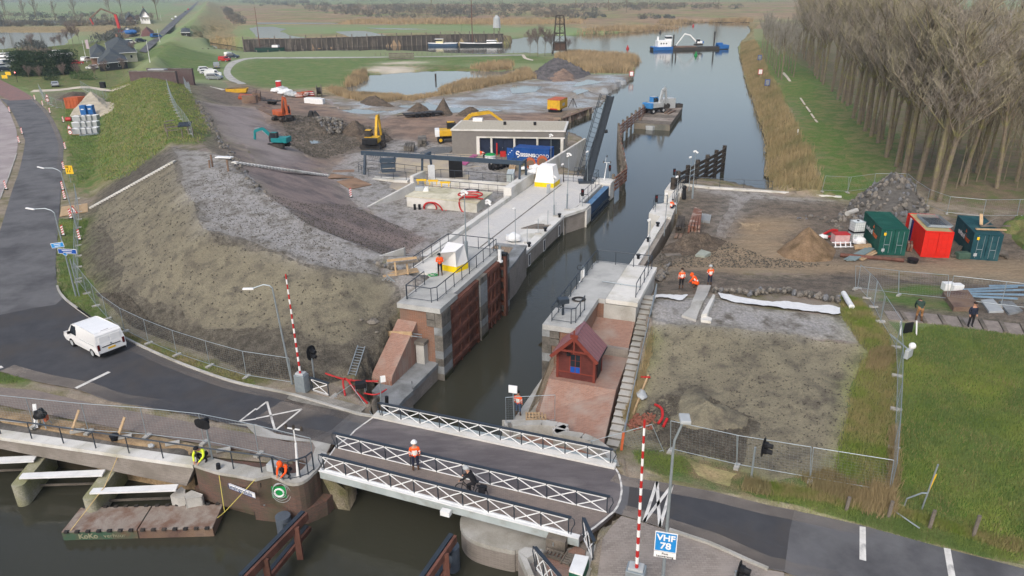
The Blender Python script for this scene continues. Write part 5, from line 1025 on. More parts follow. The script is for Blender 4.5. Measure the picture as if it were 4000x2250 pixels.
for k in range(40):t=k*.42;rr=.35+.022*k;co_.append(cx_+V3((cos(t)*rr*1.3,sin(t)*rr,.05+.012*k)))
e1_=P1("b 1480,840",ht+.25);hose('red hose coiled on the tank lid and hanging down its side',[P1("b 1765,860",ht+.1)]+list(reversed(co_))+[e1_]+ow("b 1430,870 1430,960 1465,1030 1530,1075 1600,1080",q[0]+V3((0,-.15,0)),q[1]+V3((0,-.15,0))),.09,k=2)
qa,qb=q[0]+V3((0,-.2,0)),q[1]+V3((0,-.2,0))
hose('red hose looped against the front of the tank',ow("b 1250,1022 1180,1035 1080,1040 960,1020 925,960 970,915 1060,925 1105,980 1080,1035 1010,1042",qa,qb),.09);hose('second red hose loop leaning on the tank front',ow("b 1200,1035 1150,960 1080,915 990,912 940,950 930,1010 980,1040",qa+V3((0,-.2,0)),qb+V3((0,-.2,0))),.09)
for i,x in enumerate((800,868)):p=P1("b %d,1020"%x,-.7);tag(CY_(p,p+UP*.75,.16,10).mk('black_pipe',M_K),['left short black upright pipe at the tank','right short black upright pipe at the tank'][i],'pipe')
for i,(x,y)in enumerate(((895,640),(1060,650),(1230,675))):
 p=P1("b %d,%d"%(x,y+10),ht+.02);o=th('yellow_bollard',['left yellow crash frame at the back of the tank lid','middle yellow crash frame at the back of the tank lid','right yellow crash frame at the back of the tank lid'][i],'frame',p)
 BX(p+UP*.55,(1.3,.18,.22),-.08).mk('beam',M_YEL,o)
 for s_ in(-.45,.45):BX(p+V3((s_,0,.22)),(.1,.14,.44)).mk('leg',M_YEL,o)
p=P1("b 870,740",ht);tag(BX(p+UP*.25,(1.1,.7,.5),-.05).mk('wrapped_block',M_LG,bev=.04),'grey wrapped block on the tank lid corner','block');p=P1("b 955,745",ht);tag(PR_([p+V3(v)for v in((-.35,-.3,0),(.35,-.3,0),(.35,.3,0),(-.35,.3,0))],[p+V3(v)for v in((-.1,-.3,.5),(.3,-.3,.5),(.3,.3,.5),(-.1,.3,.5))]).mk('concrete_wedge',M_W),'white wedge block next to the wrapped block','block')
p=P1("b 1600,750",ht);o=th('cable_coil','black cable coiled on a white sheet on the tank','cable',p);TB2([p+V3((cos(t/12*6.2832)*.95,sin(t/12*6.2832)*.75,.08))for t in range(13)],.07,6).mk('coil',M_K,o);CY_(p,p+UP*.03,.7,16).mk('sheet',M_W,o)
def mast(label,foot,top,z,heads=2,r=.045,cat='mast',post=M_G,fat=True):
 f=P1(foot,z);t=fa(top,f);o=th('camera_mast',label,cat,f);TB2([f,lp(f,t,.35),lp(f,t,.36),t],r,8,r*.6).mk('post',post,o,sm=1)
 if fat:TB2([f,lp(f,t,.28)],r*2,8).mk('base_sleeve',M_G,o)
 for k in range(heads):
  s_=1 if k%2 else-1;c=t-UP*.25*(k//2);BR_(c,c+V3((.28*s_,-.1,-.1-.15*(k%2))),.14,.16).mk('camera',M_OW,o)
 return o
mast('tall grey camera mast beside the white work tent',"d 1385,420","11 2095,475",3.1,3,.075);mast('thin camera mast on the quay behind the lock head',"c 400,1165","c 385,510",-.34,4);mast('slim light mast on the quay with flat head',"c 772,1150","c 770,625",-.34,1,.04,'lamp',fat=False)
mast('camera mast near the edge of the quay',"c 1320,740","c 1318,170",-.34,2,.05);mast('camera mast with white cameras in the middle of the quay',"c 1500,640","a 1895,720",-.34,3,.05);mast('slim grey mast beside the blue gate on the quay',"c 1790,280","a 2165,690",-.34,1,.04,fat=False);mast('camera mast in front of the blue container',"a 1637,870","a 1640,450",-.34,3,.05,fat=False);mast('short dark mast behind the second tent',"a 1820,1130","a 1815,870",-.34,1,.05,fat=False,post=M_DW)
mast('lamp mast on the right quay with sloping head',"21 1780,480","21 1805,135",-.1,1,.05,'lamp',fat=False);mast('camera mast on the right site beside the covered post',"21 1815,555","21 1848,75",-.1,2,.06);mast('grey lamp mast next to the seated worker',"21 1650,710","21 1672,330",-.2,1,.05,'lamp',fat=False);mast('grey lamp mast between seated worker and timber stacks',"21 1530,935","21 1565,505",-.2,1,.05,'lamp',fat=False);mast('grey lamp mast behind the right lock head',"21 1370,1190","21 1395,765",-.2,1,.05,'lamp',fat=False)
f=P1("13 420,470",.05);t=fa("13 395,130",f);o=th('signal_mast','white navigation mast with red lamps by the crouching worker','mast',f);TB2([f,t],.09,10,.06).mk('post',M_W,o,sm=1)
for k,s_ in enumerate(("12 300,1400","12 375,1410","12 455,1425")):h_=fa(s_,f);CY_(h_-UP*.14,h_+UP*.1,.07,8).mk('signal_lamp',M_DW,o)
BR_(fa("12 300,1418",f),fa("12 440,1440",f),.06,.06).mk('cross_arm',M_W,o);BR_(t-UP*.05,fa("12 375,1425",f),.05,.05).mk('upper_post',M_W,o)
f=LU(53.3,-1.2,-.12);t=fa("c 2065,0",f);o=th('signal_mast','white navigation mast with cross arm on the concrete end block','mast',f);TB2([f,fa("a 2430,860",f)],.08,8,.05).mk('post',M_W,o);BR_(fa("a 2380,850",f),fa("a 2485,855",f),.05,.05).mk('cross_arm',M_W,o);BR_(fa("a 2410,850",f),fa("a 2415,780",f),.03,.03).mk('upper_post',M_W,o)
for s_ in("a 2385,845","a 2432,765","a 2482,850"):h_=fa(s_,f);CY_(h_-UP*.1,h_+UP*.15,.07,8).mk('signal_lamp',M_DW,o)
def red_light(label,foot,top,z):
 f=P1(foot,z);t=fa(top,f);o=th('signal_light',label,'signal',f);CY_(f,t,.04,6).mk('post',M_G,o);BX(t+UP*.3,(.32,.22,.85)).mk('housing',M_K,o,bev=.03);BX(t+UP*.3+V3((0,-.13,.18)),(.2,.04,.2)).mk('lens',mat('dull_red_lens','#5a1a1c'),o)
red_light('black navigation signal on the quay above the blue gate',"c 1720,600","c 1720,440",-.3);red_light('black navigation signal on the end block',"a 2470,1080","a 2470,960",-.12);red_light('black navigation signal on the right gate recess',"21 1440,690","21 1452,580",-.05);red_light('black navigation signal at the far right quay corner',"21 1630,400","21 1632,310",0)
def tent(label,base,top,z,zt,hy):
 B=PZ(base,z);o=th('work_tent',label,'tent',B[0]);T=PZ(top,zt);c=sum(B,V3())/4
 mid_=[V3((b.x,b.y,z+hy))for b in B];PR_(B,mid_).mk('skirt',mat('tent_yellow','#e3c61a','#d8b915',2,.7),o)
 PR_([p+UP*.004 for p in mid_],T).mk('canopy',mat('tent_white','#eceae6','#e2e0dc',1,.8),o,sm=0)
 return o
tent('white and yellow work tent on the left lock head',"d 1045,565 1245,605 1410,535 1200,440","d 1015,320 1225,300 1350,195 1120,160",3.1,5.1,.5)
TB=[LU(48.0,-9.3),LU(48.0,-6.6),LU(50.6,-6.6),LU(50.6,-9.3)]
o=th('work_tent','white and yellow work tent near the blue container','tent',LU(49,-8,-.34));SL_(TB,-.34,.25).mk('skirt',MATS['tent_yellow'],o);cT=sum(TB,V3())/4
PR_([V3((p.x,p.y,.254))for p in TB],[V3((cT.x,cT.y,0))+(V3((p.x,p.y,0))-cT)*.72+UP*2.35 for p in TB]).mk('canopy',MATS['tent_white'],o)
def container(name,label,P0,rz,L,m,w=2.44,h=2.6,doors=True,dm=None,roofm=None):
 o=th(name,label,'container',P0);M=Matrix.Translation(P0)@Matrix.Rotation(rz,4,'Z')
 def bx_(n,c,d,mm):return BX(c,d,0,M).mk(n,mm,o)
 bx_('core',(w/2,L/2,h/2),(w-.14,L-.14,h-.1),m)
 for x in(.05,w-.05):
  for y in(.05,L-.05):bx_('corner_post',(x,y,h/2),(.12,.12,h),m)
 for x in(.05,w-.05):bx_('bottom_rail',(x,L/2,.08),(.1,L,.14),m);bx_('top_rail',(x,L/2,h-.06),(.1,L,.1),m)
 for y in(.05,L-.05):bx_('end_rail',(w/2,y,h-.06),(w,.1,.12),m);bx_('end_sill',(w/2,y,.08),(w,.1,.16),m)
 n=int(L/.28)
 for x,s_ in((.055,-1),(w-.055,1)):
  b=MB()
  for k in range(n):b.box((x,.15+(L-.3)*(k+.5)/n,h/2),(.045,.14,h-.25),0,M)
  tag(b.mk('corrugation',m,o),kind=KF)
 b=MB()
 for k in range(n):b.box((w/2,.15+(L-.3)*(k+.5)/n,h-.035),(w-.2,.14,.03),0,M)
 tag(b.mk('roof_ribs',roofm or m,o),kind=KF)
 if doors:
  for i in range(2):
   x0=.1+i*(w/2-.08);d=bx_('door',(x0+(w/2-.12)/2,.02,h/2),(w/2-.14,.08,h-.3),dm or m)
   for z in(.5,1.05,1.6,2.1):BX((x0+(w/2-.12)/2,-.03,z),(w/2-.34,.04,.38),0,M).mk('door_panel',dm or m,d)
   for x in(.3,.8):TB2([M@V3((x0+x,-.06,.2)),M@V3((x0+x,-.06,h-.2))],.02,6).mk('lock_rod',M_G if dm is None else dm,d)
   BX((x0+.55,-.08,1.05),(.5,.04,.05),0,M).mk('handle',M_G if dm is None else dm,d)
 return o,M
ZP=-.25
M_DGREEN=mat('container_green','#16473f','#1c5148',1.2,.5,c3='#2b5a50',s3=.6,t3=.6);M_CRED=mat('container_red','#cf2a1f','#c2271d',1.5,.5);M_CTEAL=mat('container_teal','#1c4149','#224a52',1.2,.5,c3='#35565a',s3=.6,t3=.6);M_CBLUE=mat('container_blue','#1f4c8f','#1b4583',1.2,.45,c3='#2c5c9d',s3=.5,t3=.6)
a,b=P1("31 1100,1118",ZP),P1("31 1372,1130",ZP);rz=yaw(a,b);side=P1("31 1000,960",ZP)-a
CLEN=3.6
def contR(label,s1,s2,m,name='shipping_container',**k):
 a,b=P1(s1,ZP),P1(s2,ZP);return container(name,label,a,yaw(a,b),6.06,m,w=(b-a).length,**k)
g1,M1=contR('dark green container with silver lock rods, nearest the water tanks',"31 1100,1118","31 1372,1130",M_DGREEN)
g2,M2=contR('bright red container with mesh panels stacked on its roof',"31 1532,1142","31 1818,1158",M_CRED,dm=M_CRED,roofm=mat('mossy_roof','#9aa17a','#8b8f6a',1,.9))
g3,M3=contR('dark teal container furthest right with timber on its roof',"31 2022,1165","31 2308,1186",M_CTEAL)
for(g_,M_,tx)in((g1,M1,1),(g3,M3,1)):
 R_=M_.to_3x3();ri=R_@V3((0,-1,0));p=M_@V3((-.03,3.6,1.45))
 text('uwland',.75,M_OW,g_,p,ri,UP,bold=.01);text('huur',.75,M_OG,g_,M_@V3((-.03,1.6,1.45)),ri,UP,bold=.01)
 MB().add([M_@V3(v)for v in((-.03,2.6,1.95),(-.03,2.1,1.95),(-.03,2.35,2.3))],[(0,1,2)]).mk('logo',M_OG,g_)
 plate(M_@V3((.35,-.085,2.1)),R_@V3((1,0,0)),UP,.2,.28,.01,M_YEL,'label_plate',g_);plate(M_@V3((.4,-.085,.5)),R_@V3((1,0,0)),UP,.28,.3,.01,M_LG,'label_plate',g_)
for y0,mm in((4.3,M_OW),(3.7,mat('stripe_navy','#2a2a5e'))):BX((-.02,y0+.3,1.3),(.05,.55,2.3),0,M2).mk('side_stripe',mm,g2)
stk=th('fence_stack','stack of mesh panels lying on the red container','fence stack',M2@V3((1.2,3,2.62)))
for k in range(5):
 f=MB();z=2.66+.05*k;q=[M2@V3(v)for v in((.5+.05*k,1.2,z),(2.5+.05*k,1.2,z),(2.5,4.6+.08*k,z),(.5,4.6+.08*k,z))]
 f.tube(q+[q[0]],.022,5)
 for j in range(1,12):f.bar(lp(q[0],q[1],j/12),lp(q[3],q[2],j/12),.006,.006)
 f.mk('panel',M_G,stk)
SL_([M2@V3(v)for v in((.6,1.4,0),(2.4,1.4,0),(2.4,4.4,0),(.6,4.4,0))],ZP+2.64,ZP+2.68).mk('mat',M_GS,stk)
TB_=th('timber_pile','loose timber and frame lying on the teal container roof','timber',M3@V3((1.2,2,2.6)))
for(p,q_,w_)in(((.3,1.0,2.7),(2.9,1.3,2.72),.3),((1.0,2.2,2.7),(3.6,2.6,2.75),.25),((1.1,2.4,2.75),(1.15,3.2,3.6),.28),((1.4,2.4,2.7),(2.6,3.4,3.3),.12)):BR_(M3@V3(p),M3@V3(q_),w_,.1).mk('plank',M_WOOD2 if w_>.26 else M_GW,TB_)
a,b=P1("a 1115,835",ZS+.1),P1("a 1610,870",ZS+.1);dd=(b-a);Lb_=dd.length;zz=ow("a 1115,635",a,b)[0].z-a.z
d2=V3((-dd.y,dd.x,0)).normalized()
c_,Mc=container('shipping_container','blue container lettered SISSINGNOORD in front of the site building',b,yaw(a,b)+pi/2,Lb_,M_CBLUE,h=zz,doors=False)
nrm=V3((dd.y,-dd.x,0)).normalized();ri=dd.normalized()
def onface(fx,fz):return a+dd*fx+UP*(zz*fz)+nrm*(.05 if True else 0)
text('SISSING',.72,M_OW,c_,onface(.4,.5),ri,UP,bold=.02);text('NOORD',.72,M_OW,c_,onface(.76,.5),ri,UP);text('Beweegt infrastructuur',.2,M_OW,c_,onface(.75,.28),ri,UP)
b_=MB();b_.tube([onface(.115,.53)+ri*(cos(t)*.26)+UP*(sin(t)*.22+(.2 if k<9 else-.2))for k,t in enumerate([x*.55+.3 for x in range(9)]+[2.6-x*.55 for x in range(9)])],.09,6);b_.mk('logo',M_OW,c_)
BR_(onface(.09,.56),onface(.14,.5),.03,.14).mk('logo_accent',M_YEL,c_)
od=th('container_door','open blue container door standing beside the blue container','door',a-ri*1.0);SL_([a-ri*1.25-nrm*.3,a-ri*.05,a-ri*.05-nrm*.08,a-ri*1.25-nrm*.38],ZS+.1,ZS+zz-.1).mk('leaf',M_CBLUE,od)
for k in range(3):plate(a-ri*(.35+.3*k)+UP*(zz*(.75-.15*k))+nrm*.02-nrm*.08*(k+1),ri,UP,.2,.14,.01,M_OW,'label_plate',od)
SHD=th('red_shed','dark red timber shed with maroon metal roof and carved gable','shed',LU(-.5,10.4,.35))
M_SRED=mat('shed_red','#5a302c','#633530',2,.6,c3='#4e2a27',s3=.8,t3=.55);M_SROOF=mat('maroon_metal','#755256','#7d595d',1.2,.4,spec=.5);M_STRIM=mat('shed_trim','#763a30','#6d342b',3,.55)
u0,u1,v0,v1,zb,ze,zr=-1.35,.4,9.2,11.65,.35,2.3,3.6;vm=(v0+v1)/2
for a_,b_2 in(((u0,v0),(u0,v1)),((u0,v1),(u1,v1)),((u1,v1),(u1,v0)),((u1,v0),(u0,v0))):
 A3,B3=LU(*a_),LU(*b_2);w_=BR_(A3+UP*1.33,B3+UP*1.33,.08,1.96).mk('wall',M_SRED,SHD)
 for k in range(12):z=.45+k*.155;BR_(A3+UP*z+(A3-LU(.45,vm)).normalized()*.03,B3+UP*z+(B3-LU(.45,vm)).normalized()*.03,.05,.11).mk('board',M_SRED,w_)
for u,v in((u0,v0),(u0,v1),(u1,v1),(u1,v0)):BX(LU(u,v,1.33),(.16,.16,1.96),1.2).mk('corner_post',M_STRIM,SHD)
PR_([LU(u0,v0,ze),LU(u0,v1,ze),LU(u0,vm,zr-.15)],[LU(u0+.06,v0,ze),LU(u0+.06,v1,ze),LU(u0+.06,vm,zr-.15)]).mk('gable',M_SRED,SHD);PR_([LU(u1-.06,v0,ze),LU(u1-.06,v1,ze),LU(u1-.06,vm,zr-.15)],[LU(u1,v0,ze),LU(u1,v1,ze),LU(u1,vm,zr-.15)]).mk('gable',M_SRED,SHD)
for s_ in(-1,1):
 ve=vm+s_*1.55;zl=2.08;q=[LU(u0-.55,vm,zr),LU(u1+.2,vm,zr),LU(u1+.2,ve,zl),LU(u0-.55,ve,zl)]
 rf=PR_(q,[p+UP*.06 for p in q]).mk('roof',M_SROOF,SHD)
 for k in range(7):
  u=u0-.5+(u1-u0+.65)*k/6;BR_(LU(u,vm,zr+.08),LU(u,ve,zl+.08),.04,.05).mk('standing_seam',M_SROOF,rf)
 BR_(LU(u0-.58,vm,zr-.02),LU(u0-.58,ve,zl-.02),.07,.22).mk('bargeboard',M_STRIM,SHD);TB2([LU(u0-.5,ve,zl-.02),LU(u1+.15,ve,zl-.02)],.06,6).mk('gutter',M_K,SHD)
BR_(LU(u0-.58,v0+.3,2.65),LU(u0-.58,v1-.3,2.65),.07,.12).mk('gable_tie',M_STRIM,SHD);BR_(LU(u0-.58,vm,2.5),LU(u0-.58,vm,zr+.55),.09,.09).mk('finial',M_STRIM,SHD);BX(LU(u0-.58,vm,zr+.12),(.5,.08,.22),-.36).mk('carved_ornament',M_STRIM,SHD);BR_(LU(u0-.5,vm,zr+.04),LU(u1+.15,vm,zr+.04),.16,.07).mk('ridge_cap',M_SROOF,SHD)
wn=BR_(LU(u0-.05,vm-.42,1.55),LU(u0-.05,vm+.35,1.55),.06,1.4).mk('window',M_STRIM,SHD)
for i in range(2):
 for j in range(3):a_=vm-.34+i*.34;BR_(LU(u0-.09,a_,1.1+j*.44),LU(u0-.09,a_+.29,1.1+j*.44),.03,.4).mk('pane',MATS['dark_glass']if j else M_DBLUE,wn)
BR_(LU(u0-.06,v0,.85),LU(u0-.06,v1,.85),.06,.08).mk('sill_band',M_STRIM,SHD);BX(LU(u0-.15,v0+.75,2.25),(.25,.25,.25)).mk('wall_lamp',M_K,SHD);BR_(LU(-.7,v1+.06,1.3),LU(.1,v1+.06,1.3),.05,1.85).mk('door',M_K,SHD)
# ================================================================ VEHICLES, MACHINES, BOATS
M_TYRE=mat('tyre','#1d1d1e','#27272a',5,.85);M_CARW=mat('car_white','#e9e9e8','#e2e2e1',1,.3,spec=.6);M_CARS=mat('car_silver','#9da2a6','#93989c',1,.3,metal=.3,spec=.6);M_CARR=mat('car_red','#b02a2a','#a42525',1,.3,spec=.6);M_CARB=mat('car_navy','#1f2a3c','#243146',1,.3,spec=.6)
M_HBL=mat('van_blue','#2c5f98','#2a5a90',1,.4);M_LAMPR=mat('tail_lamp','#5a1416','#3c1012',3,.25);M_EY=mat('digger_yellow','#d0a530','#c2982b',1.5,.55,c3='#a3852f',s3=.8,t3=.6);M_EO=mat('digger_orange','#b8603c','#aa5735',1.5,.6,c3='#8f4a31',s3=.8,t3=.58);M_ET=mat('digger_teal','#1f7d80','#1a7276',1.5,.5);M_EB=mat('digger_blue','#3c7fb8','#3574ab',1.5,.5);M_DARK=mat('dark_steel','#2d2c2c','#393837',2,.7,c3='#4d4640',s3=.8,t3=.58)
PROF={
'van':(4.95,1.95,[(.04,.35),(0,.6),(.03,1.15),(.14,1.82),(.32,1.95),(3.1,1.95),(3.62,1.84),(4.22,1.16),(4.8,.98),(4.94,.7),(4.92,.35)],1.1),
'suv':(4.6,1.85,[(.05,.4),(0,.7),(.05,1.05),(.35,1.7),(.7,1.76),(2.6,1.74),(3.3,1.15),(4.4,1.02),(4.58,.75),(4.55,.4)],1.05),
'hatch':(4.2,1.75,[(.05,.32),(0,.65),(.08,.95),(.6,1.42),(1.0,1.48),(2.2,1.46),(3.0,.98),(4.0,.85),(4.18,.6),(4.15,.32)],.95),
'smallvan':(4.4,1.8,[(.04,.35),(0,.6),(.04,1.1),(.1,1.72),(.3,1.82),(2.5,1.82),(2.95,1.7),(3.5,1.15),(4.25,.98),(4.38,.7),(4.36,.35)],1.08)}
def car(label,loc,rz,kind,m,name='parked_car',cat='car',panel=False,upper=None):
 L,Wd,pf,zs_=PROF[kind];zt=max(p[1]for p in pf);o=th(name,label,cat)
 hw=lambda z:Wd/2*(.96 if z<.5 else 1.0 if z<zs_ else 1.0-.14*(z-zs_)/(zt-zs_))
 x0=L/2;b=MB();b.prism([(x-x0,-hw(z),z)for x,z in pf],[(x-x0,hw(z),z)for x,z in pf]);b.mk('body',m,o,sm=1,bev=.05)
 rp=[p for p in pf if p[1]>zs_-.02];e=.012
 def q4(name,pts,mm):return MB().add(pts,[tuple(range(len(pts)))]).mk(name,mm,o)
 front=[(a,b_)for a,b_ in zip(pf,pf[1:])if a[0]>L*.45 and b_[1]<a[1]and a[1]>zs_+.2 and b_[1]>zs_-.15]
 if front:
  a,c=front[-1];f0,f1=lp((a[0],a[1],0),(c[0],c[1],0),.06),lp((a[0],a[1],0),(c[0],c[1],0),.94)
  q4('windscreen',[(f0.x-x0+.02,-hw(f0.y)*.93,f0.y+e),(f0.x-x0+.02,hw(f0.y)*.93,f0.y+e),(f1.x-x0+.03,hw(f1.y)*.9,f1.y+e),(f1.x-x0+.03,-hw(f1.y)*.9,f1.y+e)],M_GS)
 xb0=.35 if not panel else L*.6;xa=(a[0]if front else L*.7);xc=(c[0]if front else L*.8);zw0,zw1=zs_+.03,zt-.14
 for s_ in(-1,1):
  pts=[(xb0-x0,s_*(hw(zw0)+.012),zw0),(xc-.25-x0,s_*(hw(zw0)+.012),zw0),(xa+.0-x0,s_*(hw(zw1)+.012),zw1),(xb0+(.12 if not panel else .05)-x0,s_*(hw(zw1)+.012),zw1)]
  q4('side_window',pts if s_<0 else list(reversed(pts)),M_GS)
  BX((xc-.35-x0,s_*(Wd/2+.1),zs_+.1),(.12,.18,.2)).mk('mirror',M_K,o,bev=.03)
 if not panel:q4('rear_window',[(.2-x0-.06,-hw(zw0)*.8,zw0+.08),(.2-x0-.06,hw(zw0)*.8,zw0+.08),(.27-x0,hw(zw1)*.8,zw1-.02),(.27-x0,-hw(zw1)*.8,zw1-.02)],M_GS)
 else:
  for s_ in(-1,1):BX((.05-x0,s_*.4,1.45),(.03,.68,.46)).mk('rear_panel',m,o)
  BX((-x0-.005,0,.92),(.04,1.3,.05)).mk('rear_strip',M_K,o);BX((-x0-.01,0,.72),(.03,.52,.12)).mk('number_plate',M_YEL,o);CY_((-x0+.01,0,1.05),(-x0-.02,0,1.05),.06,10).mk('badge',M_G,o);BX((.42-x0,.05,1.95),(.06,.55,.03)).mk('brake_lamp',M_LAMPR,o)
  for s_ in(-1,1):BR_((xb0-.9-x0+.5,s_*(Wd/2+.005),1.02),(.5-x0,s_*(Wd/2+.005),1.02),.02,.03).mk('side_rail',M_LG,o)
 for s_ in(-1,1):
  BX((-x0+.03,s_*(Wd/2-.1),.95 if kind!='hatch' else .8),(.1,.16,.42 if kind in('van','smallvan')else .2)).mk('tail_lamp',M_LAMPR,o);BX((x0-.14,s_*(Wd/2-.25),.78),(.16,.36,.16)).mk('headlight',M_LG,o,bev=.03)
  for x in(.2*L,.8*L):
   w_=CY_((x-x0,s_*(Wd/2-.2),.33),(x-x0,s_*(Wd/2+.015),.33),.33,16).mk('wheel',M_TYRE,o,sm=1);CY_((x-x0,s_*(Wd/2+.01),.33),(x-x0,s_*(Wd/2+.025),.33),.21,12).mk('rim',M_LG,w_)
 for x,n_ in((.0,'rear_bumper'),(L-.06,'front_bumper')):BX((x-x0+.03,0,.38),(.14,Wd*.96,.2)).mk(n_,M_K,o,bev=.03)
 place(o,loc,rz);return o
r0,f0=P1("02 945,712",.02),P1("02 732,600",.02);d=(f0-r0).normalized();lt=V3((-d.y,d.x,0))
cc=lp(r0,f0,.5)-lt*.97;v_=car('white delivery van turning along the road on the left',cc,yaw(r0,f0),'van',M_CARW,'delivery_van','van',panel=True)
GC_='cars parked by the dyke'
def carp(label,s1,s2,kind,m,**k):
 a,b=G1(s1),G1(s2);o=car(label,drop(lp(a,b,.5)),yaw(a,b),kind,m,**k);o['group']=GC_;return o
carp('silver off-road car, nearest of the row below the dyke',"00 2085,800","00 2240,802",'suv',M_CARS);carp('long white van behind the silver off-road car',"00 2060,770","00 2235,765",'van',M_CARW,name='parked_van',cat='van',panel=True);carp('white car behind the long white van',"00 2030,745","00 2130,740",'hatch',M_CARW);carp('white estate car at the back of the row below the dyke',"00 2020,728","00 2125,722",'suv',M_CARW)
carp('pale van parked lengthwise on the gravel lane',"00 2185,720","00 2180,655",'van',M_CARS,name='parked_van',cat='van',panel=True);carp('small red van parked above the gravel lane',"00 2200,615","00 2325,620",'smallvan',M_CARR,name='parked_van',cat='van',panel=True);carp('dark blue car furthest up the gravel lane',"00 2285,585","00 2405,585",'suv',M_CARB);carp('small white van next to the dark blue car',"00 2275,575","00 2350,565",'smallvan',M_CARW,name='parked_van',cat='van',panel=True)
carp('white off-road car beside the striped banners',"00 820,625","00 940,610",'suv',M_CARW);carp('white hatchback in the drive behind the house hedge',"00 985,700","00 875,695",'hatch',M_CARW);carp('silver hatchback on the verge by the hedge',"00 560,892","00 560,850",'hatch',M_CARS);carp('dark car at the far left edge by the barrier signs',"00 0,720","00 110,712",'hatch',M_CARB)
for i,(s1,s2,kd,m)in enumerate((("00 1735,200","00 1752,188",'hatch',M_CARW),("00 1770,180","00 1788,165",'van',M_CARW),("00 1865,125","00 1878,115",'hatch',M_CARB),("00 1893,100","00 1908,85",'van',M_CARR))):
 a,b=PZ(s1,.3)[0],PZ(s2,.3)[0];car(['white car nearest on the distant straight road','white van on the distant straight road','dark car further along the distant road','red van furthest along the distant road'][i],a,yaw(a,b),kd,m)
for i,(s1,s2,kd,m)in enumerate((("00 0,690","00 60,684",'suv',M_CARW),("00 20,660","00 110,650",'van',M_CARS),("00 740,650","00 820,645",'hatch',M_CARR),("00 1290,440","00 1330,436",'van',M_CARW),("00 1400,425","00 1440,420",'suv',M_CARB),("00 1550,380","00 1590,372",'van',M_HBL))):carp(['white car at the far left edge','silver van at the far left by the hedge','red car beside the banners','white van by the concrete mixers','dark car by the old brick house','blue van near the distant road'][i],s1,s2,kd,m)
def excavator(label,loc,rz,house,m,boom,sc=1.0,wheels=False,name='excavator',cwm=None,cabm=None,bucket=True,grab=False):
 o=th(name,label,'excavator');T=Matrix.Rotation(rz-house,4,'Z')
 if wheels:
  for x in(-1.3,1.3):
   for s_ in(-1,1):
    w_=CY_((x,s_*.75,.5),(x,s_*1.15,.5),.5,14).mk('wheel',M_TYRE,o,sm=1);CY_((x,s_*1.13,.5),(x,s_*1.17,.5),.26,10).mk('rim',m,w_)
  BX((0,0,.8),(3.4,.9,.45)).mk('chassis',M_DARK,o)
 else:
  for s_ in(-1,1):
   tp=[(-1.75,.45),(-1.55,.1),(1.55,.1),(1.75,.45),(1.5,.85),(-1.5,.85)];b=MB();b.prism([T@V3((x,s_*1.0-.28,z))for x,z in tp],[T@V3((x,s_*1.0+.28,z))for x,z in tp]);b.mk('track',M_DARK,o,bev=.05)
  b=MB();b.box((0,0,.65),(1.8,1.6,.5),0,T);b.mk('undercarriage',M_DARK,o)
 CY_((0,0,.85),(0,0,1.1),.65,14).mk('slew_ring',M_DARK,o)
 BX((-.35,0,1.5),(2.6,2.3,.85)).mk('house',m,o,bev=.08);BX((-1.75,0,1.5),(.7,2.35,1.0)).mk('counterweight',cwm or m,o,bev=.12)
 cb=PR_([(-.25,.2,1.2),(1.25,.2,1.2),(1.3,.2,2.1),(.95,.2,2.85),(-.25,.2,2.85)],[(-.25,1.12,1.2),(1.25,1.12,1.2),(1.3,1.12,2.1),(.95,1.12,2.85),(-.25,1.12,2.85)]).mk('cab',cabm or M_DARK,o,bev=.04)
 for y in(.19,1.13):MB().add([(-.1,y,1.75),(1.15,y,1.75),(1.18,y,2.1),(.88,y,2.7),(-.1,y,2.7)],[(0,1,2,3,4)]).mk('cab_window',M_GS,cb)
 MB().add([(1.28,.28,1.4),(1.28,1.05,1.4),(1.32,1.05,2.1),(1.32,.28,2.1)],[(0,1,2,3)]).mk('cab_window',M_GS,cb);MB().add([(1.31,.28,2.14),(1.31,1.05,2.14),(1.0,1.05,2.8),(1.0,.28,2.8)],[(0,1,2,3)]).mk('cab_window',M_GS,cb);BX((.35,.66,2.9),(1.1,.85,.08)).mk('cab_roof',m,cb)
 pts=[V3((x,-.35,z))for x,z in boom]
 for i,(p,q)in enumerate(zip(pts,pts[1:])):
  n_='stick' if i==len(pts)-2 else 'boom';BR_(p,q,.38 if n_=='boom' else .3,.5 if n_=='boom' else .36).mk(n_,m,o)
 k=pts[-2];CY_(lp(pts[0],pts[1],.1)-V3((0,0,.35)),lp(pts[1],pts[2],.1)-V3((0,0,.3)),.09,8).mk('hydraulic_ram',M_G,o);CY_(lp(pts[-3],pts[-2],.4)+UP*.35,pts[-2]+(pts[-1]-pts[-2]).normalized()*-.3+UP*.2,.08,8).mk('hydraulic_ram',M_G,o)
 t=pts[-1]
 if bucket:
  pr=[(0,.2),(.35,.1),(.55,-.35),(.3,-.75),(-.3,-.8),(-.15,-.3)];PR_([t+V3((x,-.5,z))for x,z in pr],[t+V3((x,.5,z))for x,z in pr]).mk('bucket',M_DARK,o)
 place(o,loc,rz);o.scale=(sc,sc,sc);return o
c=G1("10 275,1215");excavator('orange crawler excavator with boom raised on the muddy track',drop(c),-.9,.3,M_EO,[(.9,1.6),(2.2,4.6),(3.0,4.4),(3.3,1.4)],1.0,cwm=M_EO,cabm=M_EO)
c=G1("11 235,40");excavator('small teal excavator reaching left on the gravel slope',drop(c),pi-.15,0,M_ET,[(.9,1.5),(3.0,3.4),(4.6,2.9),(4.9,.9)],.82)
c=G1("11 1180,55");excavator('yellow and black excavator seen from behind near the gantry',drop(c),1.5,.1,M_EY,[(.9,1.6),(2.4,4.6),(3.6,4.6),(4.4,1.4)],1.05,cwm=M_K)
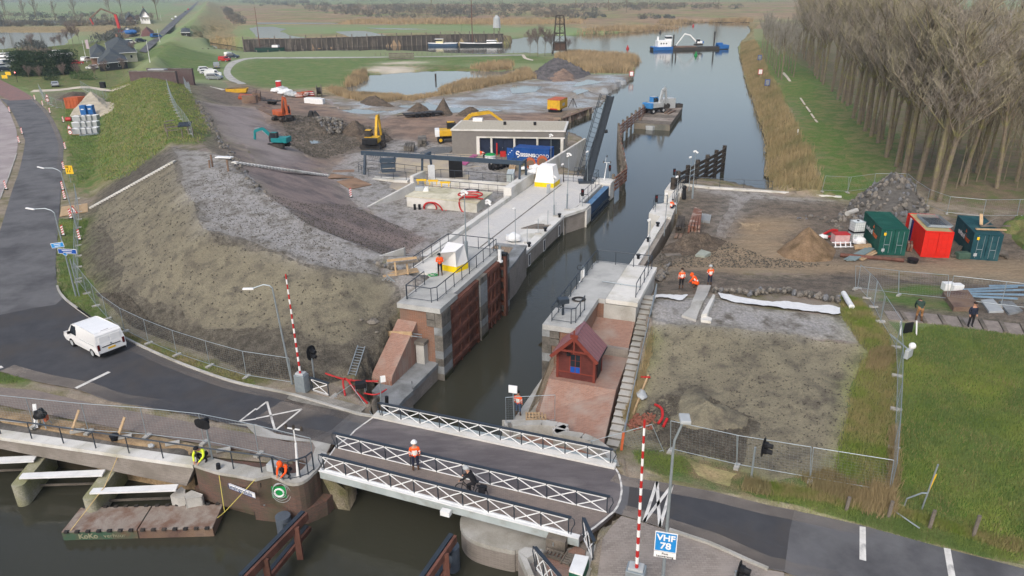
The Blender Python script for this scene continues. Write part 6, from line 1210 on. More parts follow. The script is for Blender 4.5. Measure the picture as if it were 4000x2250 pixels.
c=P1("a 200,560",ZS);ex=excavator('yellow wheeled excavator stretching its arm behind the building',c,.12,0,M_EY,[(.9,1.9),(3.4,4.0),(6.2,4.3),(8.2,2.8)],1.15,True,cwm=M_W)
def trailer(label,s1,s2,z,w,h,zb,m,name,wheels=2,cat='trailer',tarp=None,walls=True):
 a,b=PZ(s1,z)[0],PZ(s2,z)[0];L=(b-a).length;o=th(name,label,cat);
 if walls:
  pr=[(0,zb),(L,zb),(L+.25,zb+h),(-.15,zb+h)];PR_([(x,-w/2,zz)for x,zz in pr],[(x,w/2,zz)for x,zz in pr]).mk('body',m,o,bev=.04);BX((L/2,0,zb+h-.05),(L+.1,w-.3,.12)).mk('load',M_DARK,o)
  for k in range(5):BX((L*(k+.5)/5,-w/2-.03,zb+h/2),(.1,.06,h*.9)).mk('side_rib',m,o)
 else:BX((L/2,0,zb+.1),(L,w,.2)).mk('bed',M_DARK,o)
 BX((L/2,0,zb-.15),(L*.95,w*.4,.25)).mk('chassis',M_DARK,o)
 for k in range(wheels):
  for s_ in(-1,1):CY_((L*.3+k*1.15,s_*(w/2-.3),.48),(L*.3+k*1.15,s_*(w/2),.48),.48,14).mk('wheel',M_TYRE,o,sm=1)
 BR_((0,0,zb-.1),(-1.5,0,.55),.15,.15).mk('drawbar',M_DARK,o);place(o,a,yaw(a,b));return o
trailer('yellow tipping trailer beside the gravel lane',"00 2295,970","00 2490,965",-.3,2.3,.95,1.0,M_EY,'tipping_trailer');trailer('dark flat low-loader trailer in front of the mud heaps',"10 1490,1190","10 1870,1160",-.6,2.5,.3,.7,M_DARK,'low_loader',4,walls=False)
a,b=P1("20 355,1135",-1.3),P1("20 480,1145",-1.3);o=th('box_trailer','tall yellow curtain-sided trailer on the sheet-pile quay','trailer',a);d=P1("20 555,1110",-1.3)-b;h_=ow("20 352,1005",a,b)[0].z-a.z
SL_([a,b,b+d,a+d],-.5,-1.3+h_).mk('box',M_EY,o,bev=.03);SL_([lp(a,b,-.01),lp(a,b,1.01),b+d*1.005,a+d*1.005],-1.3+h_,-1.22+h_).mk('roof_edge',M_EO,o)
rr_=lp(b,b+d,.42);plate(lp(b,b+d,.5)+UP*h_*.62+V3((.02,-.01,0)),d,UP,d.length*.3,h_*.22,.02,M_LG,'panel',o)
for k in range(9):p=lp(b,b+d,(k+.5)/9);BR_(p+UP*.8,p+UP*.95+V3((0,0,.15)),.12,.06).mk('strap',M_K,o)
BR_(lp(a,b,.2)+UP*.9+V3((0,-.02,0)),lp(a,b,.8)+UP*.9+V3((0,-.02,0)),.03,.25).mk('number_board',M_RED,o)
for k in(.15,.3):CY_(lp(a,a+d,k)+(b-a)*.05+UP*.4,lp(a,a+d,k)+(b-a)*.95+UP*.4,.4,10).mk('wheel',M_TYRE,o)
SP=th('sheet_pile_quay','rusty sheet-pile quay with steel capping beam','quay wall',P1("20 560,1200",-1.4));a,b=P1("20 330,1262",-1.4),P1("20 800,1085",-1.4)
n=20
for k in range(n):
 p,q=lp(a,b,k/n),lp(a,b,(k+1)/n);nn=V3((-(b-a).y,(b-a).x,0)).normalized();o_=nn*(.0 if k%2 else .28);BR_(p+o_+UP*-1.2,q+o_+UP*-1.2,.08,2.4).mk('sheet_pile',M_RUST,SP)
BR_(a+nn*.2+UP*.06,b+nn*.2+UP*.06,1.0,.14).mk('capping_beam',M_RUST,SP);BR_(a+nn*1.5+UP*.1,lp(a,b,.8)+nn*1.3+UP*.1,.5,.2).mk('loose_beam',M_RUST,SP)
p=P1("20 610,1080",-1.3);o=th('tripod','dark steel tripod standing on the sheet-pile quay','tripod',p);tpp=fa("20 615,985",p)
for dx,dy in((-1.0,0),(.9,-.3),(.2,1)):BR_(p+V3((dx,dy,0)),tpp,.12,.12).mk('leg',M_DARK,o)
p=LU(54.2,-4.3,-.3);p=P1("a 2140,1130",-.3);tpp=fa("20 990,968",p);o=th('raised_bridge_leaf','raised dark steel bridge leaf standing upright with ladder rails','bridge',p)
ax=(tpp-p).normalized();BR_(p,tpp,.95,.5,(0,1,0)).mk('main_girder',M_S,o);BR_(p+V3((-.5,-.1,0)),tpp+V3((-.42,-.1,0)),.1,.7,(0,1,0)).mk('flange',M_S,o);BR_(p+V3((.5,-.1,0)),tpp+V3((.42,-.1,0)),.1,.7,(0,1,0)).mk('flange',M_S,o)
la,lb_=fa("a 2015,1050",p),fa("20 900,950",p);la2,lb2=fa("a 2075,1050",p),fa("20 965,985",p)
for A,B in((la,lb_),(la2,lb2),(la+V3((0,1.2,0)),lb_+V3((0,1.2,0)))):TB2([A,B],.05,6).mk('ladder_rail',M_S,o)
for k in range(17):t=(k+.5)/17;TB2([lp(la,lb_,t),lp(la2,lb2,t),lp(p,tpp,t*.98+.02)],.03,5).mk('rung',M_S,o);TB2([lp(la,lb_,t),lp(la,lb_,t)+V3((0,1.2,0))],.03,5).mk('rung',M_S,o)
CY_(lp(p,tpp,.6)+V3((.5,-.2,0)),lp(p,tpp,.6)+V3((.9,-.2,.1)),.22,8).mk('lamp',M_K,o);BX(p+UP*-.2,(2.2,1.4,1.0)).mk('hinge_block',M_S,o)
def fender(label,pts,zt,n_r,gap,m,pile_m,step,pr=.22,ph=.35,name='guide_fender',bh=.28):
 o=th(name,label,'fender',V3((pts[0].x,pts[0].y,ZW)))
 for k in range(n_r):
  z=zt-.2-gap*k
  for a,b in zip(pts,pts[1:]):BR_(V3((a.x,a.y,z)),V3((b.x,b.y,z)),.16,bh).mk('rail',m,o)
 for p in along(pts,step):CY_(V3((p.x,p.y,ZW-1.5))+V3((-.2,.15,0)),V3((p.x,p.y,zt+ph))+V3((-.2,.15,0)),pr,10).mk('pile',pile_m,o,sm=1)
 return o
M_RW=mat('red_brown_timber','#704a3e','#83604f',1.5,.8,.01,9,c3='#b3a79b',s3=.9,t3=.6,fine=.3)
fender('long timber guide fender curving along the left side of the canal',PZ("21 1035,360 1155,265 1128,110 1100,0 / 20 1085,1275 1160,1215 1270,1130 1400,1030",-.1),.2,4,.52,M_RW,M_GW,4.2);fender('black timber guide fender jutting out from the right quay',PZ("21 1640,380 1700,300 1760,268 1890,195 2030,122 2155,50",1.1),1.2,5,.72,M_DW,M_DW,3.9,.3,.3,bh=.42)
def fgfender(label,a,b,a2,b2,za,zb_,posts,pile,ptop):
 o=th('guide_fender',label,'fender',P1(pile,ZW));A,B=P1(a,za),P1(b,za);C,D=P1(a2,zb_),P1(b2,zb_);nn=V3((-(B-A).y,(B-A).x,0)).normalized()
 BR_(A,B,.22,.3).mk('steel_beam',M_S,o);BR_(A-nn*-.22+UP*-.1,B-nn*-.22+UP*-.1,.14,.42).mk('timber_face',M_WOOD,o);BR_(C,D,.22,.25).mk('steel_beam',M_S,o);BR_(C-nn*-.22,D-nn*-.22,.14,.25).mk('timber_face',M_WOOD,o)
 for t in posts:p,q=lp(A,B,t),lp(C,D,t);BR_(p-nn*-.3,V3((p.x,p.y,zb_-.4))-nn*-.3,.3,.16).mk('timber_post',M_WOOD,o)
 p=P1(pile,ZW);t=fa(ptop,p);CY_(V3((p.x,p.y,-4)),V3((p.x,p.y,t.z)),.4,14).mk('pile',mat('slate_pile','#4c545d','#565e68',2,.6),o,sm=1)
 BR_(V3((p.x,p.y,t.z-.7)),lp(A,B,.2),.25,.25).mk('bracket',M_S,o)
fgfender('steel and hardwood guide fender at the bottom left with round pile',"13 470,825","13 -150,1460","13 505,965","13 60,1500",-.35,-1.9,(.22,.72),"13 290,1010","13 285,850");fgfender('steel and hardwood guide fender at the bottom centre with round pile',"13 1940,1050","13 1640,1480","13 1880,1330","13 1760,1520",-.35,-1.9,(.4,),"13 1950,1370","13 1945,1150")
PN=th('rusty_pontoon','rusty flat work pontoon with lettered green side in the foreground','pontoon',P1("03 1400,900",-2.2));rg=PZ("03 608,1012 800,772 2215,738 2110,972",-2.15)
for k,(t0,t1,m)in enumerate(((0,.497,mat('pontoon_green','#3c5a4a','#4a5f4c',1,.8,c3='#6a5646',s3=.6,t3=.55)),(.503,1,M_RUST))):
 r4=[lp(rg[0],rg[3],t0),lp(rg[0],rg[3],t1),lp(rg[1],rg[2],t1),lp(rg[1],rg[2],t0)];SL_(r4,-3.1,-2.2).mk('hull',m,PN)
 cR=sum(r4,V3())/4;nb=1
 for j in range(nb):
  e=[lp(r4[0],r4[1],j/nb+.004),lp(r4[0],r4[1],(j+1)/nb-.004),lp(r4[3],r4[2],(j+1)/nb-.004),lp(r4[3],r4[2],j/nb+.004)];SL_(e,-2.2,-2.14).mk('deck_plate',mat('rust_deck','#877c72','#989087',1.0,.85,.006,12,c3='#755d50',s3=.9,t3=.54,fine=.3),PN)
 for j in range(7):p=lp(r4[0],r4[1],(j+.5)/7);BX(p+V3((0,-.03,.02)),(.2,.16,.12),yaw(r4[0],r4[1])).mk('lug',M_DARK,PN);p=lp(r4[3],r4[2],(j+.5)/7);BX(p+UP*.03,(.2,.16,.12)).mk('lug',M_DARK,PN)
ri=(rg[3]-rg[0]).normalized();nn=ri.cross(UP);M_OLDW=mat('faded_lettering','#96967c','#86866e',3,.8)
text('KoKo',.42,M_OLDW,PN,lp(rg[0],rg[3],.17)+nn*.02+UP*-.32,ri,UP,bold=.015);text('verhuur',.36,M_OLDW,PN,lp(rg[0],rg[3],.345)+nn*.02+UP*-.32,ri,UP)
for i,(pts,r_)in enumerate((([P1("03 1200,190",.0),P1("03 1040,560",-1),P1("03 700,1000",-2.1)],.025),([P1("13 0,480",.1),P1("03 2230,815",-2.1)],.018),([P1("03 2175,450",-.1),P1("03 2230,815",-2.1)],.018),([P1("03 2230,815",-2.1),P1("03 2160,870",-2.1)],.02))):
 tag(TB2(pts,r_,5).mk('mooring_line',mat('rope_tan','#c0a878')if i==0 else mat('rope_yellow','#c9bd63')),['tan mooring rope from coping down to the rusty pontoon','yellow strap crossing the name board','yellow strap hanging beside the black post','short yellow strap end on the pontoon corner'][i],'rope')
def plan_hull(name,label,st_px,bow_px,w,zd,m,z0=-3.2,bow=.2,cat='boat',band=None,stern=.06):
 a,b=P1(st_px,ZW),P1(bow_px,ZW);L=(b-a).length;o=th(name,label,cat);
 out=[]
 for t,k in((0,.72),(stern,.95),(.3,1),(1-bow,.95),(1-bow*.5,.68),(1-bow*.15,.3),(1,.04)):out.append((t*L,k*w/2))
 ring_=[(x,-y)for x,y in out]+[(x,y)for x,y in reversed(out)]
 sheer=lambda x:zd+.35*((x/L-.45)**2)*4*(.6 if cat=='boat' else .1)
 lo=[(x*.97+.01*L,y*.86,z0-ZW)for x,y in ring_];hi=[(x,y,sheer(x)-ZW)for x,y in ring_]
 PR_(lo,hi).mk('hull',m,o,sm=1)
 if band:PR_([(x,y*1.01,z-.18)for x,y,z in hi],[(x,y*1.01,z+.12)for x,y,z in hi]).mk('gunwale',band,o)
 place(o,a,yaw(a,b));return o,L
def part(o,name,c,d,m,bev=0):return BX(c,d).bl(o,name,m,bev)
def _bl(s,o,name,m,bev=0.0):
 sv=o.location.copy();o.location=(0,0,0);r_=s.mk(name,m,o,bev=bev);o.location=sv;return r_
MB.bl=_bl
rg=PZ("20 1228,1235 1590,1255 1715,1080 1400,1060",-1.5);o=th('work_barge','flat grey work barge with timber deck moored at the fender','barge',sum(rg,V3())/4);SL_(rg,-3.2,-1.62).mk('hull',mat('barge_grey','#6f7069','#5e5f58',.7,.8,c3='#7d7263',s3=.4,t3=.55),o)
M_BDECK=mat('barge_deck','#8a8178','#9a9288',.6,.85,c3='#6b5c52',s3=.3,t3=.55,fine=.3)
for k in range(6):e=[lp(rg[0],rg[3],k/6+.003),lp(rg[1],rg[2],k/6+.003),lp(rg[1],rg[2],(k+1)/6-.003),lp(rg[0],rg[3],(k+1)/6-.003)];SL_(e,-1.62,-1.5).mk('deck_panel',M_BDECK if k%2 else M_GW,o)
c=P1("20 1430,1135",-1.5);excavator('white and blue crane excavator on the work barge',c,.6,0,M_LG,[(.9,1.6),(1.6,4.0),(2.2,4.4),(2.8,1.4)],1.15,True,cwm=M_EB,cabm=M_EB)
p=P1("20 1555,1085",-1.5);tag(BX(p+UP*1.1,(3.2,2.2,2.2),.3).mk('site_cabin',M_LG,bev=.05),'pale site cabin on the work barge','cabin');p=P1("20 1650,1080",-1.5);tag(BX(p+UP*.4,(2.6,1.6,.8),.3).mk('machine_box',M_DARK,bev=.05),'dark machine box on the barge corner','machine')
for i,(s1,s2)in enumerate((("20 1540,1140","20 1600,1095"),("20 1570,1145","20 1640,1110"),("20 1290,1205","20 1330,1130"))):tag(BR_(P1(s1,-1.35),P1(s2,-1.35),.35,.25).mk('steel_beam',M_RUST),['left rusty beam lying on the work barge','right rusty beam lying on the work barge','rusty beam along the fender side of the barge'][i],'beam')
o,L=plan_hull('dinghy','small grey workboat tied in front of the barge',"20 1380,1310","20 1480,1255",2.0,-2.1,M_LG,bow=.25);BX((L*.5,0,.45),(L*.5,1.0,.35)).bl(o,'thwart_box',M_GW);BX((L*.2,0,.8),(.5,.7,.7)).bl(o,'console',M_LG)
a,b=P1("20 1405,505",ZW),P1("20 2155,490",ZW);L=(b-a).length;o=th('dredging_vessel','blue and white dredging barge with excavator out on the canal','vessel')
M_HB=mat('hull_blue','#2a63a0','#245892',1,.5);M_HD=mat('hull_dark','#3b3936','#4a4640',1,.8)
PR_([(0,-2.6,-.5),(L,-2.6,-.5),(L,2.6,-.5),(0,2.6,-.5)],[(-.2,-2.8,1.1),(L+.3,-2.8,1.1),(L+.3,2.8,1.1),(-.2,2.8,1.1)]).mk('hull',M_HD,o)
BX((4.5,0,.75),(9,5.8,1.5)).mk('stern_hull',M_HB,o,bev=.1);BX((L-2,0,1.0),(4.4,5.8,1.6)).mk('bow_hull',M_HB,o,bev=.15)
w_=BX((5.2,0,2.8),(6.2,4.4,2.8)).mk('deckhouse',M_CARW,o,bev=.1);BX((7.4,0,5.0),(2.4,3.0,1.9)).mk('wheelhouse',M_CARW,o,bev=.08);BX((7.4,0,5.3),(2.44,3.06,.8)).mk('wheelhouse_window',M_GS,o);BX((7.4,0,6.0),(2.9,3.4,.15)).mk('wheelhouse_roof',M_CARW,o);BX((2.6,0,4.9),(.7,.7,1.8)).mk('funnel',M_CARW,o)
for x in(3.6,4.8,6.0):BX((x,-2.21,2.9),(.6,.04,.6)).mk('porthole',M_GS,o)
BR_((9.4,-1.5,0),(9.4,-1.5,6.6),.5,.5).mk('spud',M_HD,o);BR_((L-5.4,1.5,0),(L-5.4,1.5,7.4),.5,.5).mk('spud',M_HD,o);BX((15,0,1.3),(10,4.8,.4)).mk('hold',M_RUST,o);BX((L-3.4,0,2.2),(2.6,2.2,1.0)).mk('deck_boat',M_HB,o,bev=.2)
for x in(0.2,1.0):BR_((x,-2.6,1.5),(x,-2.6,2.5),.06,.06).mk('stanchion',M_CARW,o)
place(o,a,yaw(a,b));c=lp(a,b,.62)+UP*1.55;excavator('white long-reach excavator working on the dredging barge',c,pi+yaw(a,b),0,M_CARW,[(.9,1.6),(4.0,4.6),(6.6,5.2),(10.4,.2)],1.0,cwm=M_HB)
o,L=plan_hull('motor_vessel','blue workboat with cream wheelhouse at the timber jetty',"10 2030,462","10 1730,464",4.2,-1.4,mat('hull_slate','#3f566e','#374c62',1,.6),band=M_CARW);BX((L*.6,0,2.2),(3.6,2.6,2.2)).bl(o,'wheelhouse',mat('cream_paint','#d8cfa6','#cfc59b',1,.6),.1);BX((L*.62,0,2.75),(3.7,2.68,.7)).bl(o,'wheelhouse_window',M_GS);BX((L*.62,0,3.4),(4.2,3.0,.15)).bl(o,'wheelhouse_roof',M_CARW);BX((L*.3,0,1.5),(4,2.2,.5)).bl(o,'hatch',M_LG)
o,L=plan_hull('sailing_barge','black sailing barge with a very tall mast at the jetty',"10 2480,460","10 2050,462",4.6,-1.4,mat('hull_black','#26292c','#2f3235',1,.6),band=M_CARW);BX((L*.25,0,2.0),(5.0,2.8,1.4)).bl(o,'cabin',M_CARW,.1);BX((L*.25,0,2.15),(5.04,2.84,.5)).bl(o,'cabin_window',M_GS);BX((L*.5,0,1.6),(6,2.8,.6)).bl(o,'hatch',M_HD)
p=P1("10 2180,461",ZW);t=fa("10 2165,-420",p);x_=(p-o.location).length;TB2([(x_,0,.5),(x_,0,t.z-ZW)],.22,8,.1).bl(o,'mast',M_WOOD);TB2([(x_+.5,0,1.8),(x_+7,0,6.5)],.12,6).bl(o,'boom',M_DW);TB2([(L,0,1.5),(x_,0,t.z-ZW-1)],.03,4).bl(o,'forestay',M_DARK);TB2([(0,0,1.5),(x_,0,t.z-ZW-1)],.03,4).bl(o,'backstay',M_DARK)
o,L=plan_hull('sailing_barge','dark green sailing barge with brown mast near the dyke',"00 2576,505","10 290,505",4.2,-1.5,mat('hull_green','#23473c','#1d3d33',1,.6),band=M_HD);BX((L*.7,0,1.9),(3,2.2,1.0)).bl(o,'cabin',M_CARW);p=P1("10 30,480",ZW);t=fa("10 0,60",p);TB2([(L*.15,0,.5),(L*.15,0,t.z-ZW)],.2,8,.1).bl(o,'mast',M_WOOD);TB2([(L*.15,0,2),(L*.85,0,4.0)],.1,6).bl(o,'boom',M_DW)
TW=th('timber_wall','long weathered timber harbour wall behind the moored ships','wall',P1("10 1300,475",ZW));tp_=PZ("10 -120,508 0,503 600,490 1300,466 2000,447 2490,441",ZW);N=52;q=along(tp_,n=N)
M_TWALL=mat('dark_planking','#4a4641','#3e3a36',.6,.9,c3='#6c655c',s3=.3,t3=.55,st=(1,1,.3))
for k,(a,b)in enumerate(zip(q,q[1:])):
 BR_(a+V3((0,.5,2.2)),b+V3((0,.5,2.2)),.3,5.4).mk('planking',M_TWALL,TW)
 big=k%3==0;BR_(a+UP*-.5,a+V3((0,.4,6.4 if big else 5.4)),.42 if big else .3,.4).mk('post',M_GW,TW)
BR_(q[0]+V3((0,.4,5.0)),q[0]+V3((0,.4,5.0))+(q[1]-q[0]),.3,.3).mk('capping',M_GW,TW)
for a,b in zip(q[1:],q[2:]):BR_(a+V3((0,.3,4.95)),b+V3((0,.3,4.95)),.5,.16).mk('capping',M_GW,TW)
p=P1("10 2425,355",2.4);o=th('beacon_tower','white harbour light on legs at the end of the timber wall','light',p);CY_(p+UP*3.5,p+UP*8,2.0,10,1.7).mk('lantern',M_LG,o);CY_(p+UP*8,p+UP*9.4,1.7,10,.4).mk('roof',M_LG,o)
for dx in(-1.4,1.4):BR_(p+V3((dx,0,-2)),p+V3((dx,0,3.6)),.35,.35).mk('leg',M_GW,o)
for i,(s_,t_)in enumerate((("10 2490,462","10 2460,352"),("10 2530,458","10 2480,355"),("10 2555,452","10 2500,360"),("10 2450,462","10 2455,350"))):p=P1(s_,ZW);tag(BR_(p,fa(t_,p),.45,.45).mk('dolphin_pile',M_GW),['leaning pile nearest the sailing barge at the wall end','second leaning pile at the wall end','outermost leaning pile at the wall end','upright pile at the wall end'][i],'pile')
JT=th('timber_jetty','low timber jetty on piles along the near side of the harbour','jetty',P1("10 300,545",-1.2));jp=PZ("10 -100,548 250,545 500,535 760,525",-1.3);q=along(jp,n=22)
for a,b in zip(q,q[1:]):BR_(a,lp(a,b,.97),1.6,.2).mk('deck_board',M_GW,JT)
for k,p in enumerate(q):CY_(V3((p.x,p.y-.8,-4)),V3((p.x,p.y-.8,-1.0 if k%3 else .6)),.22,7).mk('pile',M_GW,JT)
for i,(s_,t_)in enumerate((("10 820,522","10 818,448"),("10 835,522","10 832,448"),("10 910,555","10 908,490"),("10 925,558","10 922,500"),("10 395,500","10 392,455"),("10 465,505","10 462,460"),("10 745,470","10 740,375"),("10 560,500","10 555,385"))):p=P1(s_,ZW);tag(CY_(V3((p.x,p.y,-4)),fa(t_,p),.3,8).mk('mooring_post',M_GW),'weathered mooring post in the harbour, '+['left of the middle pair','right of the middle pair','left of the pair by the grass bank','right of the pair by the grass bank','left one behind the long jetty','right one behind the long jetty','tall one against the timber wall','tallest one right of the green barge'][i],'post','mooring posts')
for k,s_ in enumerate(("00 2040,","00 2095,","00 2155,","00 2210,","00 2275,","00 2330,")):p=P1(s_+"530",-1.5);tag(CY_(V3((p.x,p.y,-3.5)),fa(s_+"485",p),.3,7).mk('fender_post',M_GW),'white-topped fender post in the harbour corner by the dyke, number %s from the left'%['one','two','three','four','five','six'][k],'post','fender posts')
c=P1("20 478,548",-.6);hw0=(P1("20 545,548",-.6)-P1("20 408,548",-.6)).length/2;t=fa("20 480,155",c);Ht=t.z-c.z;o=th('lattice_tower','tall open timber lattice tower beside bare willows','tower',c);hw1=hw0*.55
cor=lambda f:[c+V3((sx*(hw0+(hw1-hw0)*f),sy*(hw0+(hw1-hw0)*f),Ht*f))for sx,sy in((-1,-1),(1,-1),(1,1),(-1,1))]
for k in range(4):BR_(cor(0)[k],cor(1)[k],.3,.3).mk('leg',M_DW,o)
for k in(0,2):BR_(lp(cor(0)[k],cor(0)[k+1],.5),lp(cor(1)[k],cor(1)[k+1],.5),.2,.2).mk('inner_leg',M_DW,o)
for f in(.12,.32,.55,.78,1.0):
 q=cor(f)
 for k in range(4):BR_(q[k],q[(k+1)%4],.24,.24).mk('ring_beam',M_DW,o)
for f0_,f1_ in((.32,.55),(.55,.78),(.78,1.0)):
 a,b=cor(f0_),cor(f1_)
 for k in range(4):BR_(a[k],b[(k+1)%4],.1,.1).mk('brace',M_DW,o)
lo,hi=cor(.12),cor(.31);PR_([lp(c+UP*Ht*.12,p,.8)for p in lo],[lp(c+UP*Ht*.31,p,.85)for p in hi]).mk('lower_room',mat('brown_cladding','#5d4c42','#4f4038',1,.8),o)
def house(label,ring_px,z,he,hr,wm,rm,name='house',ridge=None,chim=True,wins=3):
 r4=PZ(ring_px,z);o=th(name,label,'house',sum(r4,V3())/len(r4));a,b=r4[0],r4[1];d=r4[3]-r4[0];c,e=b+d,a+d;q4_=[a,b,c,e]
 SL_(q4_,z-.5,z+he).mk('wall',wm,o);ex=.35;cn=(a+b+c+e)/4;ov=[cn+(p-cn)*1.06+UP*he for p in q4_]
 w,dl=(b-a).length,d.length
 if w>=dl:r1,r2=lp(lp(a,e,.5),lp(b,c,.5),.28),lp(lp(a,e,.5),lp(b,c,.5),.72)
 else:r1,r2=lp(lp(a,b,.5),lp(e,c,.5),.28),lp(lp(a,b,.5),lp(e,c,.5),.72)
 if ridge=='gable':r1,r2=(lp(a,b,.5),lp(e,c,.5))
 r1,r2=r1+UP*(he+hr),r2+UP*(he+hr)
 b_=MB()
 if ridge=='gable':b_.add(ov+[r1-d*.03,r2+d*.03],[(0,4,5,3),(1,2,5,4)]);MB().add([a+UP*he,b+UP*he,r1],[(0,1,2)]).mk('gable',wm,o);MB().add([e+UP*he,c+UP*he,r2],[(0,1,2)]).mk('gable',wm,o)
 elif w>=dl:b_.add(ov+[r1,r2],[(0,1,5,4),(1,2,5),(2,3,4,5),(3,0,4)])
 else:b_.add(ov+[r1,r2],[(0,1,4),(1,2,5,4),(2,3,5),(3,0,4,5)])
 rf=b_.mk('roof',rm,o);cn2=MB()
 SL_([cn+(p-cn)*1.07 for p in q4_],z+he-.18,z+he-.005).mk('eaves',M_OW,o)
 if chim:BX(lp(r1,r2,.9)+UP*.4,(.7,.7,1.3)).mk('chimney',M_BRICK,rf)
 nn=V3(((b-a).y,-(b-a).x,0)).normalized()
 for k in range(wins):
  p=lp(a,b,(k+.7)/(wins+.4))+nn*.03+UP*he*.55;w_=plate(p,b-a,UP,.9,1.1,.06,M_OW,'window',o);plate(p+nn*.03,b-a,UP,.75,.95,.05,M_GS,'pane',w_)
 return o
M_TILE=mat('dark_roof_tile','#454a4e','#3c4145',2,.7,.02,6,c3='#55584f',s3=.4,t3=.57);M_CREAM=mat('cream_render','#d6d0bd','#cbc5b2',1,.8)
house('large cream house with dark hipped roof and two chimneys behind the dyke',"00 1110,640 1390,620 1360,520 1080,520",.2,3.6,3.4,M_CREAM,M_TILE);house('brick wing with dark pyramid roof beside the cream house',"00 930,665 1100,660 1080,560 920,560",.1,3.0,2.6,M_BRICK,M_TILE,wins=1,chim=False);house('low garden room with wide dark roof in front of the cream house',"00 1010,720 1290,690 1270,600 1000,620",.1,2.6,2.6,mat('dark_cladding','#3b3a3c','#454446',1,.7),M_TILE,chim=False,wins=2)
house('white gabled farmhouse beyond the water',"00 1420,235 1515,235 1510,200 1420,200",.2,5.0,6.0,M_CARW,M_TILE,ridge='gable',wins=3);house('black barn with white trimmed gable next to the farmhouse',"00 1270,240 1370,240 1360,205 1265,205",.2,3.0,4.5,M_DARK,M_TILE,ridge='gable',wins=1,chim=False);house('small old brick house between the road and the moorings',"00 1430,430 1560,430 1540,370 1440,370",.3,3.0,3.2,M_BRICK,mat('old_red_tile','#6f4a40','#5f443d',2,.8),wins=2,chim=False);house('dark pumping hut on the dyke top by the harbour steps',"00 1830,380 1920,380 1915,340 1835,340",3.2,2.6,1.0,M_DARK,M_TILE,wins=1,chim=False)
p=P1("00 1215,345",.2);o=th('concrete_pump','red concrete pump truck with its long folded boom raised','pump truck',p);k1,k2,k3=fa("00 1160,145",p),fa("00 1015,88",p),fa("00 905,185",p);k4=fa("00 940,245",p)
BR_(p+UP*2.5,k1,1.5,1.2).mk('boom',M_RED,o);BR_(k1,k2,.9,.8).mk('boom',M_RUST,o);BR_(k2,k3,.8,.7).mk('boom',M_RUST,o);BR_(k3,k4,.6,.6).mk('boom',M_RED,o);BX(p+V3((0,0,1.4)),(7.5,2.5,1.6),.5).mk('truck_body',M_RED,o,bev=.1);BX(p+V3((4,2,1.9)),(2.2,2.4,2.6),.5).mk('cab',M_CARW,o,bev=.1)
for k in(-2.2,-1,2.4):CY_(p+V3((k,-1.1,.5)),p+V3((k,1.1,.5)),.5,10).mk('wheel',M_TYRE,o)
for i,s_ in enumerate(("00 1295,370","00 1340,365")):
 p=P1(s_,.2);o=th('mixer_truck',['left blue concrete mixer truck by the pump','right blue concrete mixer truck by the pump'][i],'mixer truck',p);SP_(p+UP*2.4,1.4,12,8,(2.0,1,1)).mk('drum',M_HB,o,sm=1);BX(p+UP*.8,(7,2.3,.8)).mk('chassis',M_DARK,o);BX(p+V3((-3.3,0,1.7)),(1.8,2.3,2.2)).mk('cab',M_HB,o,bev=.1)
 for k in(-2.6,1,2.2):CY_(p+V3((k,-1.1,.5)),p+V3((k,1.1,.5)),.5,10).mk('wheel',M_TYRE,o)
a,b=P1("00 1325,830",3.2),P1("00 1790,835",3.2);zt_=ow("00 1320,720",a,b)[0].z;o=th('flood_wall','dark brick flood wall with stone capping across the dyke','wall',lp(a,b,.5))
M_DB2=brickmat('dark_brick','#5a4444','#4d3b3c','#5e5552')
BR_(V3((a.x,a.y,zt_/2)),V3((b.x,b.y,zt_/2)),.7,zt_).mk('front_wall',M_DB2,o);BR_(V3((a.x,a.y,zt_+.08)),V3((b.x,b.y,zt_+.08)),.9,.18).mk('capping',M_DT,o);nn=V3((-(b-a).y,(b-a).x,0)).normalized()*7
BR_(V3((a.x,a.y,zt_/2))+nn,V3((b.x,b.y,zt_/2))+nn,.7,zt_).mk('rear_wall',M_DB2,o);BR_(V3((a.x,a.y,zt_+.08))+nn,V3((b.x,b.y,zt_+.08))+nn,.9,.18).mk('capping',M_DT,o)
BR_(lp(a,b,.25)+nn*.5+UP*(zt_-3.0),lp(a,b,.6)+nn*.5+UP*(zt_-3.0),1.6,.25).mk('gate_beam',M_LG,o)
tag(MB().add(sum([[V3((p.x,p.y,gz(p.x,p.y)+.25)),V3((q_.x,q_.y,gz(q_.x,q_.y)+.25))]for p,q_ in zip(PG("00 1400,520 1500,420 1600,335 1700,240 1800,160 1900,90 1985,15"),PG("00 1470,535 1580,430 1670,345 1765,250 1850,168 1935,95 2003,16"))],[]),[(2*k,2*k+1,2*k+3,2*k+2)for k in range(6)]).mk('distant_road',M_ASPH),kind=KS)
def lane(s1,s2,m,name,dz=.06):
 A,B=sln(PG(s1),4),sln(PG(s2),4);V=[]
 for p,q_ in zip(A,B):V+=[drop(p,dz),drop(q_,dz)]
 return tag(MB().add(V,[(2*k,2*k+1,2*k+3,2*k+2)for k in range(len(A)-1)]).mk(name,m),kind=KS)
lane("00 2576,578 2450,590 2330,620 2270,670 2250,740 2290,800 2400,850","00 2576,590 2480,602 2380,640 2335,685 2320,735 2370,790 2480,845",M_C,'lane');lane("10 -10,578 600,575 1300,570 2000,562 2576,552 / 20 90,548","10 -10,590 600,588 1300,580 2000,570 2576,560 / 20 100,556",M_C,'lane');lane("20 90,550 110,580 150,600 210,612","20 120,550 140,575 170,590 215,604",M_WS,'footpath');lane("00 340,905 600,895 900,870 1300,835","00 300,930 600,915 900,892 1320,850",M_WS,'lane',.04)
lane("30 130,730 170,770 210,820","30 165,730 200,770 235,820",M_WS,'footpath',.05)
